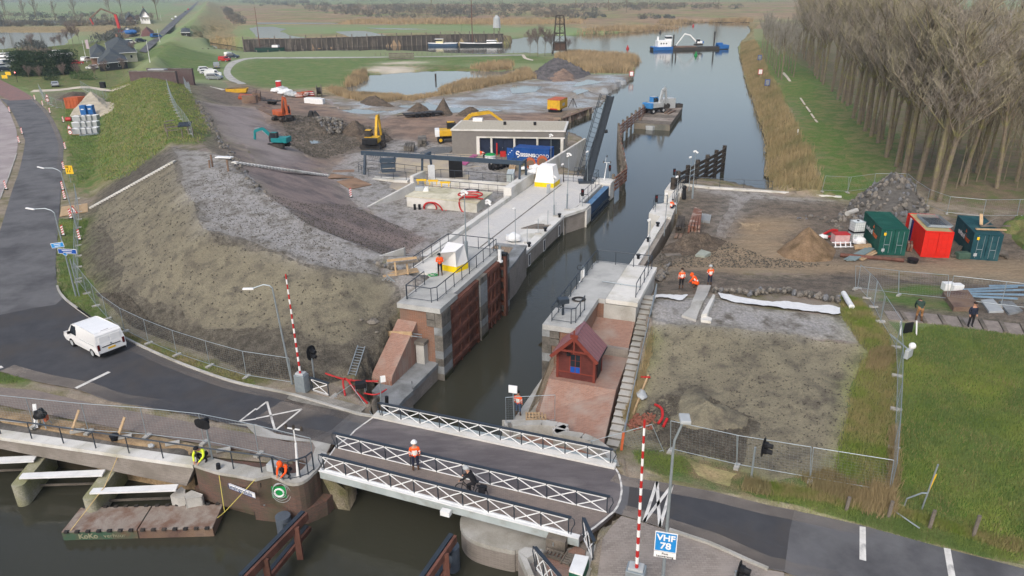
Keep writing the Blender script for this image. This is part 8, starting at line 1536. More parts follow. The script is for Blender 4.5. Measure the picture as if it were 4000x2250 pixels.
for y in(-.55,.55):
 w_=TB2([(0,y+cos(t/20*6.2832)*.33,.35+sin(t/20*6.2832)*.33)for t in range(21)],.022,6).mk('wheel',M_TYRE,bk);sp_=MB()
 for k in range(10):t=k/10*6.2832;sp_.bar((0,y,.35),(0,y+cos(t)*.32,.35+sin(t)*.32),.004,.004)
 sp_.mk('spokes',M_G,w_)
f=MB();f.tube([(0,.55,.35),(0,.42,.95),(0,.38,1.08)],.02,6);f.tube([(0,.43,.85),(0,-.05,.3)],.022,6);f.tube([(0,.43,.75),(0,-.2,.55)],.018,6);f.tube([(0,-.05,.3),(0,-.25,.95)],.02,6);f.tube([(0,-.05,.3),(0,-.55,.35),(0,-.22,.85)],.014,6);f.mk('frame',M_K,bk)
TB2([(-.28,.3,1.06),(-.2,.4,1.1),(.2,.4,1.1),(.28,.3,1.06)],.015,6).mk('handlebar',M_K,bk);BX((0,-.27,.98),(.18,.26,.07)).mk('saddle',M_K,bk,bev=.02);BR_((0,-.3,.75),(0,-.85,.75),.14,.02).mk('rack',M_K,bk)
for s_ in(-1,1):BX((s_*.13,-.6,.58),(.12,.34,.34)).mk('pannier',M_BC,bk,bev=.03)
BR_((-.15,0,.3),(.15,0,.3),.03,.03).mk('crank',M_G,bk);place(bk,bkm,rzb)
person('person in dark jacket and grey cap riding the bicycle on the bridge',bkm,rzb,'cycle',M_BC,M_BC,helmet=M_LG,stripes=False,boots=M_BC)
# ================================================================ HEAPS, STONES, STOCK AND SMALL THINGS
def heap(label,s_,hgt_,m,n=26,rough=.4,seed=0,name='earth_heap',peaks=None,cat='heap'):
 pts=PG(s_);c=sum(pts,V3())/len(pts);o=MB();rnd=random.Random(seed);ph=[rnd.uniform(0,6.28)for _ in range(6)]
 R_=[]
 for k in range(48):
  a=2*pi*k/48;d=V3((cos(a),sin(a)));best=0
  for p,q_ in zip(pts,pts[1:]+pts[:1]):
   e=V3((q_.x-p.x,q_.y-p.y));f=V3((p.x-c.x,p.y-c.y));den=d.x*e.y-d.y*e.x
   if abs(den)<1e-9:continue
   t=(f.x*e.y-f.y*e.x)/den;u=(f.x*d.y-f.y*d.x)/den
   if t>0 and-.001<=u<=1.001:best=max(best,t)
  R_.append(best or 1)
 V,Fc=[],[]
 for j in range(n+1):
  f=j/n
  for k in range(48):
   a=2*pi*k/48;r_=R_[k]*f;x,y=c.x+cos(a)*r_,c.y+sin(a)*r_;bump_=sin(3*a+ph[0])*.12+sin(5*a+ph[1]+4*f)*.09
   prof=max(0,(1-f)**1.05 if f<.85 else(1-f))*(1+bump_*f*2);z=gh(x,y)*f+gh(c.x,c.y)*(1-f)+hgt_*prof+(rough*hgt_*.35*(1.6*vnoise(np.array([x*1.0]),np.array([y*1.0]),1.3)[0]+vnoise(np.array([x*1.0]),np.array([y*1.0]),.6)[0]+.6*vnoise(np.array([x]),np.array([y]),.3)[0])if f<.97 else-.1);V.append((x,y,z))
 for j in range(n):
  for k in range(48):Fc.append((j*48+k,(j+1)*48+k,(j+1)*48+(k+1)%48,j*48+(k+1)%48))
 o.add(V,Fc);return tag(o.mk(name,m,sm=1),label,cat)
M_PSAND=mat('stock_sand','#b3aa98','#a39a88',.8,.95,.05,5,fine=.4);M_EARTH=mat('heaped_earth','#5f5347','#6d6154',1.6,.92,.18,3,c3='#4c443b',s3=1.2,t3=.54,fine=.7);M_BSAND=mat('brown_sand','#7d6750','#8a745c',1.2,.95,.08,4,c3='#68563f',s3=.8,t3=.55,fine=.5)
heap('large pale sand heap beside the left road',"00 690,1175 760,1085 850,990 930,950 1010,975 1165,1040 1150,1110 1000,1180",3.4,M_PSAND,seed=1,rough=.15);heap('dark soil heap behind the orange crate',"00 560,1010 640,960 740,925 860,935 890,985 760,1030",1.3,M_EARTH,seed=2);heap('brown pointed sand heap in front of the containers',"31 70,1090 200,1000 370,900 500,940 690,1080 650,1180 400,1200 180,1160",2.3,M_BSAND,seed=3,rough=.07)
heap('dark earth heap next to the timber stacks',"21 1410,1070 1600,1000 1850,940 2050,950 2170,990 2060,1080 1800,1130 1550,1120",1.5,M_EARTH,seed=4);heap('brown earth heap behind the tank, right of the rubble',"10 860,1330 950,1260 1080,1260 1120,1340 1050,1390 900,1380",2.2,M_EARTH,seed=5);heap('dark earth heap under the yellow excavator boom',"10 1000,1400 1180,1320 1300,1330 1390,1410 1300,1443 1050,1443",1.8,M_EARTH,seed=6)
heap('long grey mud heap at the reed edge',"10 1040,1030 1110,985 1230,985 1300,1020 1410,1080 1250,1080 1100,1060",1.6,M_EARTH,seed=7);heap('mud heap behind the low-loader, left',"10 1500,1120 1600,1070 1720,1080 1740,1110 1620,1130",1.5,M_EARTH,seed=8);heap('pointed mud heap behind the low-loader, right',"10 1790,1130 1860,1060 1930,1070 1990,1160 1900,1180",2.6,M_EARTH,seed=9);heap('long mud heap left of the wheeled excavator arm',"10 1990,1170 2080,1120 2220,1105 2300,1150 2200,1180",1.6,M_EARTH,seed=10)
heap('tall dark rubble heap by the lattice tower',"20 150,790 250,700 350,630 470,680 640,700 800,750 700,790 400,820",4.2,mat('dark_rubble','#5f5c5c','#6d6866',.8,.9,.2,2.5,c3='#4c4a4a',s3=.6,t3=.54,fine=.7),seed=11);heap('reddish brown heap in front of the dark rubble heap',"20 330,800 450,720 560,710 680,760 620,815 420,825",2.2,M_SITE,seed=12);heap('low soil mound on the dirt bank at right',"22 1560,1330 1750,1010 1850,990 2050,1150 2400,1330 2350,1443 1800,1443",.7,M_SLOPE,seed=13,rough=.5);heap('overgrown soil bank at the right edge',"31 2330,850 2576,700 3100,750 3100,1050 2576,1080",1.5,M_RG,seed=14,rough=.8)
def rock_mesh(seed,m):
 rnd=random.Random(seed);b=MB();b.sphere((0,0,0),.5,6,4,(1,rnd.uniform(.7,.95),rnd.uniform(.6,.8)));b.v=[(x*rnd.uniform(.8,1.15),y*rnd.uniform(.8,1.15),z*rnd.uniform(.8,1.1))for x,y,z in b.v]
 o=b.mk('stone',m,loc=(0,0,0));me=o.data;bpy.data.objects.remove(o);return me
M_ROCK=[mat('stone_dark','#55524e','#625f5a',2,.9,fine=.3),mat('stone_mid','#706b64','#7d776f',2,.9,fine=.3),mat('stone_pale','#817b72','#757067',2,.9,fine=.3),mat('stone_grey','#666769','#727375',2,.9,fine=.3)]
RM=[rock_mesh(i,M_ROCK[i%4])for i in range(8)]
def rocks(root,pos,size,rnd):
 for p in pos:
  o=bpy.data.objects.new('stone',rnd.choice(RM));COL.objects.link(o);o.parent=root;s_=size*rnd.uniform(.6,1.35);o.location=p-root.location;o.scale=(s_,s_,s_*rnd.uniform(.7,1));o.rotation_euler=(rnd.uniform(0,6),rnd.uniform(0,6),rnd.uniform(0,6))
rnd=random.Random(11);SHp=th('stone_heap','big heap of grey boulders behind the dark green container','heap',G1("31 1250,560"))
core=heap('x',"31 780,640 880,560 1010,480 1160,360 1260,330 1400,400 1500,500 1620,680 1640,760 1300,800 1000,760",3.0,M_ROCK[0],seed=15,name='core');core.parent=SHp;core.location=core.location-SHp.location
for k in('label','category'):del core[k]
hb=BVHTree.FromPolygons([core.matrix_basis@v.co+SHp.location for v in core.data.vertices],[list(p.vertices)for p in core.data.polygons])
pp=[]
for x,y in sct([(p.x,p.y)for p in PG("31 700,700 880,560 1010,480 1160,370 1290,350 1450,460 1600,660 1640,770 1300,810 1000,780 720,800")],290,77):
 h_=hb.ray_cast(V3((x,y,60)),V3((0,0,-1)));z=h_[0].z if h_[0]else gh(x,y);pp.append(V3((x,y,z+.1)))
rocks(SHp,pp,.62,rnd)
SR=th('stone_row','rough row of grey revetment stones across the trench','stones',G1("22 2500,60"));pp=[]
for p in along(PG("22 2040,60 2200,70 2400,90 2576,70 / 32 150,70 400,110 600,150 740,170"),.3):
 for j in range(2):pp.append(drop(p+V3((rnd.uniform(-.25,.25),rnd.uniform(-.5,.5),0)),.2+.12*j))
rocks(SR,pp,.5,rnd)
SR2=th('stone_row','block of grey setts beside the slab deck railing','stones',G1("21 1480,1330"));rocks(SR2,[drop(V3((x,y,0)),.2)for x,y in sct([(p.x,p.y)for p in PG("21 1400,1380 1500,1290 1600,1230 1560,1330 1480,1400")],60,5)],.36,rnd)
SR3=th('stone_row','line of clods and stones left of the water tanks','stones',G1("31 600,780"));rocks(SR3,[drop(p+V3((rnd.uniform(-.8,.8),rnd.uniform(-.8,.8),0)),.05)for p in along(PG("31 330,760 480,740 620,790 720,820 760,850"),.22)],.4,rnd)
SR4=th('rubble_heap','grey broken rubble heap on the muddy site behind the teal excavator','heap',G1("10 720,1290"));rocks(SR4,[drop(V3((x,y,0)),.1+1.6*max(0,1-math.hypot(x-SR4.location.x,y-SR4.location.y)/9))for x,y in sct([(p.x,p.y)for p in PG("10 570,1240 640,1200 780,1190 880,1260 860,1370 720,1370")],170,6)],.6,rnd)
SR5=th('brick_heap','heap of loose red bricks at the foot of the stair','heap',G1("22 1300,1350"));M_RB=mat('loose_brick','#8a5a4a','#7a4f42',3,.9)
for x,y in sct([(p.x,p.y)for p in PG("22 1150,1400 1250,1300 1400,1280 1470,1340 1400,1443 1200,1443")],120,8):
 bb_=BX((0,0,0),(.21,.1,.06))if 'brickm' not in globals()else None
 if bb_ is not None:t_=bb_.mk('brick',M_RB,loc=(0,0,0));brickm=t_.data;bpy.data.objects.remove(t_)
 o=bpy.data.objects.new('brick',brickm);COL.objects.link(o);o.parent=SR5;o.location=drop(V3((x,y,0)),rnd.uniform(.03,.22))-SR5.location;o.rotation_euler=(rnd.uniform(-.6,.6),rnd.uniform(-.6,.6),rnd.uniform(0,6))
SR6=th('stone_row','line of broken stones down the edge of the gravel slope','stones',G1("00 2150,1250"));rocks(SR6,[drop(p+V3((rnd.uniform(-.6,.6),rnd.uniform(-.6,.6),0)),.05)for p in along(PG("00 1970,1010 2060,1150 2130,1300 2200,1400 / 01 2330,130 2480,330 2576,420 / 11 40,500"),.6)],.5,rnd)
M_CL=mat('white_geotextile','#e6e6e4','#d9d9d7',3,.9,.03,6)
def strip(label,a,b,name='geotextile_strip'):
 A,B=sln(PG(a),5),sln(PG(b),5);V=[]
 for p,q_ in zip(A,B):
  for k in range(4):t=lp(p,q_,k/3);V.append(drop(t,.12+.07*random.random()))
 return tag(MB().add(V,[(4*i+k,4*i+k+1,4*i+k+5,4*i+k+4)for i in range(len(A)-1)for k in range(3)]).mk(name,M_CL,sm=1),label,'cloth')
strip('short white geotextile sheet left of the concrete path',"22 1370,110 1500,90 1650,100 1770,95","22 1400,122 1540,125 1690,150 1740,130");strip('long white geotextile strip in front of the stone row',"22 2070,75 2300,120 2576,165 / 32 200,165 450,200 640,205 720,230","22 2100,130 2300,180 2576,210 / 32 200,240 450,265 640,290 725,290")
p,q_=G1("32 755,95"),G1("32 840,230");tag(TB2([p+UP*.25,lp(p,q_,.5)+UP*.22,q_+UP*.2],.2,10).mk('geotextile_roll',M_CL,sm=1),'white geotextile roll by the fence corner','roll')
CP=th('concrete_path','narrow concrete slab path crossing the dirt bank','path',G1("22 1880,150"));L_,R2=along(PG("22 1870,0 1840,100 1780,260 1705,310"),n=5),along(PG("22 2000,0 1960,110 1890,240 1850,355"),n=5)
for k in range(5):r4=[lp(L_[k],L_[k+1],.01),lp(L_[k],L_[k+1],.99),lp(R2[k],R2[k+1],.99),lp(R2[k],R2[k+1],.01)];PR_([drop(p,-.1)for p in r4],[drop(p,.16)for p in r4]).mk('slab',M_C,CP)
tag(PR_([drop(p,-.1)for p in PG("22 1900,340 2020,125 2040,140 1960,330")],[drop(p,.45)for p in PG("22 1900,340 2020,125 2040,140 1960,330")]).mk('concrete_kerb',M_WC),'pale upright concrete edging beside the slab path','kerb');tag(PR_([drop(p,-.1)for p in PG("22 1895,345 1960,325 2010,345 2000,375 1900,360")],[drop(p,.2)for p in PG("22 1895,345 1960,325 2010,345 2000,375 1900,360")]).mk('concrete_stub',M_WC),'small concrete foot at the end of the pale edging','block')
SPth=th('sleeper_path','footpath of concrete sleepers and plates behind the meadow','path',G1("32 1900,340"));T_,B_3=along(PG("32 1160,245 1500,265 2000,320 2576,385 3000,440"),n=9),along(PG("32 1180,330 1600,370 2050,430 2576,490 3000,560"),n=9)
for k in range(9):
 r4=[lp(T_[k],T_[k+1],.02),lp(T_[k],T_[k+1],.8),lp(B_3[k],B_3[k+1],.98),lp(B_3[k],B_3[k+1],.2)];PR_([drop(p,-.05)for p in r4],[drop(p,.05)for p in r4]).mk('plate',mat('path_plate','#8b827b','#7d756e',1,.9,fine=.3),SPth);r5=[lp(T_[k],T_[k+1],.82),lp(T_[k],T_[k+1],1.0),lp(B_3[k],B_3[k+1],1.2),lp(B_3[k],B_3[k+1],1.0)];PR_([drop(p,-.05)for p in r5],[drop(p,.14)for p in r5]).mk('sleeper',M_GW,SPth)
for lb_,s_,h_,m in(('stained concrete road plate lying by the path',"32 1750,90 2000,70 2110,230 2110,250 1860,250",.35,M_RUST),('grey steel plate next to the stained road plate',"32 2140,150 2260,140 2370,260 2220,265",.15,M_LG),('second grey steel plate furthest right',"32 2320,165 2450,165 2560,260 2420,290",.15,M_SN)):q=PG(s_);tag(PR_([drop(p,0)for p in q],[drop(p,h_)for p in q]).mk('road_plate',m),lb_,'plate')
for i,(s_,t_)in enumerate((("32 1960,60","32 2500,30"),("32 1970,80","32 2576,60"),("32 1980,100","32 2576,110"),("32 2220,20","32 2576,15"),("32 2050,125","32 2500,150"))):tag(BR_(G1(s_)+UP*.25,G1(t_)+UP*.25,.12,.12).mk('scaffold_tube',mat('blue_grey_tube','#7f99ad','#6f8a9f',2,.5)),'blue-grey scaffold tube lying behind the fence, %s from the track'%ORD[i],'tube')
for i,s_ in enumerate(("32 1805,30","32 1890,45")):p=G1(s_);tag(BX(p+UP*.3,(.8,.6,.6)).mk('white_block',M_W,bev=.03),['left white ballast block behind the fence','right white ballast block behind the fence'][i],'block')
def planks(label,s_list,w,h,m,name='timber_stack',layers=3,gap=.03,cat='timber'):
 q=PG(s_list);o=th(name,label,cat,q[0]);a,b,c,d=q;n=max(2,int((b-a).length/(w+gap)))
 for l in range(layers):
  for k in range(n):
   p0,p1=lp(a,b,(k+.5)/n),lp(d,c,(k+.5)/n);e=rnd.uniform(-.04,.04);z=.06+h*(l+.5)*1.08;BR_(lp(p0,p1,e)+UP*z,lp(p0,p1,1+e)+UP*z,w,h).mk('beam',m,o)
 return o
planks('tall stack of red-brown hardwood beams',"21 1760,930 1890,940 1900,760 1830,740",.24,.2,M_RW,layers=5);planks('smaller dark beam stack left of the tall one',"21 1640,900 1730,910 1740,790 1670,780",.26,.2,M_DW,layers=3);planks('orange-brown planks lying in front of the small stack',"21 1620,960 1710,965 1725,915 1640,915",.3,.08,M_RUST,layers=1);planks('bundle of pale grey rails by the beam stacks',"21 1900,800 1990,810 2005,745 1910,730",.08,.08,M_LG,layers=3)
planks('grey boards stacked by the dark green container',"31 760,1180 880,1190 1080,1070 980,1065",.22,.06,mat('grey_green_board','#6f7f80','#7a898a',2,.7),layers=2);planks('raw planks lying beside the grey boards',"31 880,1170 960,1185 1130,1100 1040,1080",.2,.06,M_WOOD2,layers=1);planks('small pile of raw boards against the green container',"31 870,1075 1040,1060 1030,1035 860,1045",.16,.07,M_WOOD2,layers=3)
p,q_=G1("31 725,1140"),G1("31 1365,1195");tag(TB2([p+UP*.18,q_+UP*.18],.19,9).mk('timber_log',M_WOOD,sm=1),'long dark round log in front of the containers','log');p,q_=G1("31 790,735"),G1("31 885,700");tag(TB2([p+UP*.3,q_+UP*.3],.28,9).mk('concrete_post',M_C),'pale round concrete post lying on the boulders','post')
p=G1("31 1452,1200");o=th('mortar_tub','black mortar tub left of the red container doors','tub',p);CY_(p,p+UP*.4,.42,14,.5).mk('tub',M_K,o);CY_(p+UP*.38,p+UP*.385,.43,14).mk('water',M_GS,o)
def ibc(label,p,rz=.1):
 o=th('water_tank',label,'tank',p);BX(p+UP*.62,(1.1,.95,.98),rz).mk('bladder',mat('milky_plastic','#d3d8d6','#c6ccca',2,.5),o,bev=.06);BX(p+UP*.07,(1.2,1.0,.14),rz).mk('pallet',M_K,o);g=MB();M=Matrix.Translation(p)@Matrix.Rotation(rz,4,'Z')
 for k in range(6):
  for y in(-.5,.5):g.tube([M@V3((-.58+.232*k,y,.14)),M@V3((-.58+.232*k,y,1.14))],.012,4)
  for x in(-.58,.58):g.tube([M@V3((x,-.5+.2*k,.14)),M@V3((x,-.5+.2*k,1.14))],.012,4)
 for z in(.3,.55,.8,1.05,1.14):g.tube([M@V3(v)for v in((-.58,-.5,z),(.58,-.5,z),(.58,.5,z),(-.58,.5,z),(-.58,-.5,z))],.012,4)
 g.mk('cage',M_G,o);CY_(p+UP*1.12,p+UP*1.18,.12,10).mk('lid',M_K,o)
b0=P1("31 870,1000",ZP);ibc('lower caged white water tank beside the green container',b0);ibc('upper caged white water tank stacked on the lower one',b0+UP*1.18,.14)
p=P1("31 910,1030",ZP);o=MB().lump(p+UP*.45,.6,(1.05,.8,.85));tag(o.mk('big_bag',M_W,sm=1),'white bulk bag slumped in front of the water tanks','bag');p=P1("31 720,1000",ZP);o=th('mesh_crate','pink plastic mesh crate left of the water tanks','crate',p);BX(p+UP*.5,(1.5,1.0,.95)).mk('box',mat('pink_plastic','#b98f8d','#c7a5a2',3,.6),o,bev=.03);BX(p+UP*1.0,(1.55,1.05,.06)).mk('rim',M_RED,o)
p=P1("31 745,1050",ZP);o=th('white_rack','white slatted rack lying in front of the pink crate','rack',p)
for k in range(4):BR_(p+V3((-.8+.5*k,-.35,.15)),p+V3((-.6+.5*k,.35,.5)),.09,.09).mk('bar',M_W,o)
for y,z in((-.3,.2),(.3,.45)):BR_(p+V3((-.95,y,z)),p+V3((.95,y,z)),.08,.08).mk('rail',M_W,o)
hose('red corrugated pipe lying behind the pink crate',[P1("31 550,920",ZP+.2),P1("31 640,875",ZP+.4),P1("31 700,880",ZP+.3)],.14);hose('second red corrugated pipe below the first one',[P1("31 600,940",ZP+.15),P1("31 680,935",ZP+.2),P1("31 760,930",ZP+.2)],.12);p=P1("31 545,960",ZP);tag(MB().lump(p+UP*.2,.45,(1.3,.8,.6)).mk('plastic_sheet',M_W),'crumpled white plastic beside the red pipes','plastic')
planks('pallet of reddish blocks between green and red containers',"31 1390,1090 1450,1095 1450,1050 1390,1045",.2,.2,M_RW,layers=3,cat='pallet');planks('scrap poles between red and teal containers',"31 1840,1150 1890,1160 1960,1060 1900,1050",.1,.08,M_GW,layers=3);p=P1("31 1950,1160",ZP);tag(BX(p+UP*.35,(1.2,.7,.6),.1).mk('generator',mat('generator_green','#4a6154','#3f5448',3,.6),bev=.06),'small green generator by the teal container','generator');planks('timber leaning right of the teal container',"31 2320,1130 2420,1170 2400,1110 2330,1060",.18,.08,M_GW,layers=2)
tag(PR_([P1("21 1840,1165",.05),P1("21 1935,1180",.05),P1("21 2000,1140",.05),P1("21 1900,1110",.05)],[P1("21 1840,1165",.05)+UP*.45,P1("21 1935,1180",.05)+UP*.45,P1("21 2000,1140",.05)+UP*.45,P1("21 1900,1110",.05)+UP*.45]).mk('concrete_block',mat('greenish_concrete','#9a9f94','#8b9086',1.5,.9)),'greenish stepped concrete block on the dirt','block');tag(BX(P1("21 1620,1150",.1)+UP*.25,(1.5,.8,.12),.0).mk('wooden_board',M_GW),'grey wooden board resting on the dirt near the slab deck','board')
p=P1("21 1730,560",-.2);o=th('covered_post','post wrapped in black plastic beside the camera mast','post',p);t=fa("21 1735,445",p);TB2([p,lp(p,t,.5),t],.28,8,.2).mk('wrap',M_K,o);SP_(t,.3,8,6).mk('hood',M_K,o)
for s_,lb_ in(("21 1465,835",'dark bollard on the right coping, furthest'),("21 1370,990",'dark bollard on the right coping, middle'),("21 1270,1160",'dark bollard on the right coping, nearest'),("21 335,885",'dark bollard on the left quay, middle'),("21 172,1040",'dark bollard on the left quay, nearest'),("21 478,745",'dark bollard on the left quay, furthest')):
 p=P1(s_,-.05 if int(s_[3:7].strip(','))>1000 else-.33);o=th('bollard',lb_,'bollard',p);CY_(p,p+UP*.35,.14,10).mk('stem',M_K,o);CY_(p+UP*.33,p+UP*.45,.22,10).mk('cap',M_K,o)
p=P1("c 750,1100",-.33);tag(MB().lump(p+UP*.4,.75,(1.1,.9,.75)).mk('big_bag',M_W,sm=1),'white bulk bag on the quay by the light mast','bag');tag(PR_([P1(s_,-.32)for s_ in("c 850,915","c 1070,850","c 1270,860","c 1200,925")],[P1(s_,-.32)+UP*.05 for s_ in("c 850,915","c 1070,850","c 1270,860","c 1200,925")]).mk('plywood_sheet',M_GW),'plywood sheets over a hatch in the quay','board');tag(PR_([P1("c 1215,425",-.33),P1("c 1260,415",-.33),P1("c 1262,410",-.33),P1("c 1217,420",-.33)],[P1("c 1215,425",-.33)+V3((0,.3,1.1)),P1("c 1260,415",-.33)+V3((.1,.3,1.1)),P1("c 1262,410",-.33)+V3((.1,.35,1.1)),P1("c 1217,420",-.33)+V3((0,.35,1.1))]).mk('upright_board',M_LG),'grey panel standing upright on the quay','panel')
for i,(s_,t_)in enumerate((("c 940,1120","c 940,900"),("c 1095,990","c 1095,775"),("c 1230,870","c 1235,660"),("c 1345,740","c 1348,540"),("c 1505,650","c 1500,480"))):p=P1(s_,-.33);t=fa(t_,p);o=th('rope_post','thin rope post with concrete foot along the quay, %s from the lock head'%ORD[i],'post',p);o['group']='rope posts on the quay';CY_(p,t,.03,6).mk('post',M_G,o);BX(p+UP*.06,(.7,.25,.12)).mk('foot',M_C,o)
for i,s_ in enumerate(("a 810,950","a 870,925","a 905,950","a 945,930","a 990,925","a 850,960")):
 p=P1(s_,ZS+.1);o=th('cable_reel','black cable reel on the court, %s of the cluster from the left'%ORD[i],'reel',p);o['group']='cable reels';d=V3((.35,.2,0))
 for k in(-1,1):CY_(p+d*k+UP*.5,p+d*k*1.12+UP*.5,.5,14).mk('flange',M_K,o)
 CY_(p-d+UP*.5,p+d+UP*.5,.22,10).mk('drum',M_DARK,o)
for i,s_ in enumerate(("a 1345,930","a 1515,905")):p=P1(s_,ZS+.1);o=th('cable_reel',['left rusty orange drum in front of the blue container','right rusty orange drum in front of the blue container'][i],'drum',p);CY_(p+V3((0,.4,.75)),p+V3((0,-.4,.75)),.8,14).mk('drum',M_EO,o);CY_(p+V3((0,-.41,.75)),p+V3((0,-.44,.75)),.55,14).mk('face',M_RUST,o)
for i,(s_,r_)in enumerate((("a 1410,1010",.9),("a 1420,945",.8),("a 1250,960",.5))):p=P1(s_,ZS+.2);tag(MB().lump(p+UP*.25,r_,(1.2,.8,.55)).mk('sand_bag',M_W),['white heap of bags nearest the crane leg','white heap of bags behind the first','small white bag by the red bin'][i],'bag')
planks('stack of pale tiles on pallets by the crane leg',"a 1010,1125 1110,1135 1130,1060 1030,1055",.3,.25,mat('pale_tile_pack','#c4ccca','#b6bebc',3,.6),layers=4,cat='pallet');planks('pale wooden pallets stacked on the court',"a 1040,980 1130,990 1150,945 1060,935",.25,.12,M_WOOD2,layers=5,cat='pallet');p=P1("a 295,1060",ZS+.1);tag(BX(p+UP*1.3,(1.9,.15,2.6),.1).mk('black_screen',M_K),'tall black panel standing behind the railing','panel')
p=P1("a 780,815",ZS+.1);o=th('plastic_tank','white round tub with green cover near the bending worker','tub',p);CY_(p,p+UP*.8,.85,14).mk('tub',M_W,o);SP_(p+UP*.78,.85,12,4,(1,1,.35),half=True).mk('cover',M_GREEN,o);p=P1("a 960,765",ZS+.1);tag(BX(p+UP*.4,(.9,.7,.8)).mk('red_bin',M_RED,bev=.05),'small red bin in front of the building doors','bin');p=P1("a 875,745",ZS+.1);tag(CY_(p,p+UP*1.9,.12,8).mk('red_post',M_RED),'thin red post leaning by the building doors','post')
planks('bundle of magenta pipes on the court',"a 350,880 430,900 600,760 540,745",.12,.1,mat('magenta_pipe','#b05a86','#a04f7a',3,.5),layers=1,cat='pipes');planks('dark kerb blocks stacked behind the gantry',"b 640,200 790,205 800,140 680,130",.35,.3,M_DT,layers=3,cat='blocks');planks('dark blocks stacked left of the building',"b 840,130 960,110 965,50 850,60",.35,.35,M_DT,layers=3,cat='blocks')
tag(SL_(PG("b 870,220 1050,140 1330,130 1330,185 1290,215"),-.6,-.42).mk('laid_pavers',mat('dark_pavers','#6d6f70','#5f6162',2,.85,fine=.4)),'patch of dark pavers laid beside the building','paving')
for lb_,s_ in(('rusty road plate lying at the foot of the second stair',"11 725,355 780,275 990,268 985,350"),('lower rusty road plate with pale puddles',"11 815,390 1000,350 1165,420 950,468")):q=PG(s_);tag(PR_([drop(p,.03)for p in q],[drop(p,.1)for p in q]).mk('road_plate',mat('brown_plate','#8d7058','#9c8168',1,.7,c3='#6f5846',s3=.5,t3=.55)),lb_,'plate')
for i,(s_,h_)in enumerate((("10 20,1100 80,1060 210,1160 150,1165",.15),("10 90,1075 130,1065 240,1150 200,1160",.2))):q=PG(s_);tag(PR_([drop(p,.02)for p in q],[drop(p,h_)for p in q]).mk('road_plate',M_RUST),['long rusty plates left of the orange excavator','rusty plates right beside the orange excavator'][i],'plate')
def dstair(label,a,b,n,w,m,za=None,zb=None,name='dyke_stair'):
 p,q_=(G1(a),G1(b))if za is None else(P1(a,za),P1(b,zb));o=th(name,label,'stairs',p);d=q_-p;hd=V3((d.x,d.y,0)).normalized();sd=V3((-hd.y,hd.x,0))*w/2;L_=math.hypot(d.x,d.y)/n
 for k in range(n):
  c=p+d*((k+.5)/n)+UP*.1;BX(c,(L_*.82,w,.22),math.atan2(hd.y,hd.x)).mk('step',m,o)
dstair('pale concrete stair climbing the outer dyke slope',"01 920,655","01 1760,188",34,.95,M_WC);dstair('pale stair descending the brown inner slope',"01 2350,200","11 720,332",30,.7,M_WC);dstair('pale stair from the flood wall down to the lane',"00 1580,775","00 2250,908",34,.7,M_WC)
p=G1("01 2260,160");tag(BX(p+UP*.25,(2.0,.7,.12),-.2).mk('white_slab',M_W),'white slab lying on the dyke crest by the posts','slab')
for i,(s_,t_)in enumerate((("01 2110,248","01 2103,168"),("01 2140,238","01 2120,115"),("01 2298,280","01 2283,165"))):p=G1(s_);tag(BR_(p-UP*.1,fa(t_,p),.16,.16).mk('wooden_post',M_RUST),['short brown post on the dyke crest','tall brown post on the dyke crest','brown post by the white slab on the crest'][i],'post')
q=PZ("01 620,640 880,605 885,690 600,740",.1);tag(PR_(q,[p+UP*.05 for p in q]).mk('plywood_landing',M_WOOD2),'plywood landing at the foot of the dyke stair','board')
p=G1("00 1740,1370");o=th('lookout_bench','grey timber picnic frame with sloping panel on the dyke crest','bench',p)
for s_ in("00 1690,1380","00 1840,1385","00 1900,1350","00 1945,1370","00 1670,1330"):f=G1(s_);BR_(f,f+UP*1.2,.14,.14).mk('post',M_GW,o)
for a,b in(("00 1670,1280","00 1760,1265"),("00 1690,1340","00 1820,1330")):A,B=G1(a),G1(b);BR_(A+UP*.8,B+UP*.8,.5,.08).mk('table_top',M_GW,o);BR_(A+UP*.45+V3((0,-.6,0)),B+UP*.45+V3((0,-.6,0)),.3,.07).mk('seat',M_GW,o)
f=G1("00 1875,1350");PR_([f+V3(v)for v in((-.9,-.3,1.0),(.9,-.3,1.1),(.9,.4,1.6),(-.9,.4,1.5))],[f+V3(v)for v in((-.9,-.3,1.06),(.9,-.3,1.16),(.9,.4,1.66),(-.9,.4,1.56))]).mk('panel',M_GS,o)
for r_ in range(3):
 for k in range(4):
  a=P1("00 760,%d"%(1225+65*r_),.1);b=P1("00 985,%d"%(1210+65*r_),.1);p=lp(a,b,(k+.5)/4);o=th('paver_pallet','shrink-wrapped pallet of pale pavers, %s row from the sand heap, %s from the road'%(ORD[r_],ORD[k]),'pallet',p);o['group']='pallets of pavers'
  BX(p+UP*.08,(1.5,1.2,.14)).mk('pallet',M_WOOD2,o);BX(p+UP*.62,(1.55,1.25,.92)).mk('pavers',mat('grey_pavers','#a3a6a8','#94989a',6,.8),o);BX(p+UP*1.1,(1.6,1.3,.1)).mk('wrap',M_W,o,bev=.03)
for i,s_ in enumerate(("00 860,1175","00 930,1170")):p=P1(s_,.1);o=th('portable_toilet',['left blue cabinet standing on the sand heap foot','right blue cabinet standing on the sand heap foot'][i],'cabinet',p);BX(p+UP*1.15,(1.15,1.15,2.3),.05).mk('box',M_HB,o,bev=.04);BX(p+UP*2.33,(1.1,1.1,.1),.05).mk('roof',M_CARW if i else M_HB,o);plate(p+V3((0,-.6,1.6)),(1,0,0),UP,.6,.2,.02,M_OW,'label_plate',o)
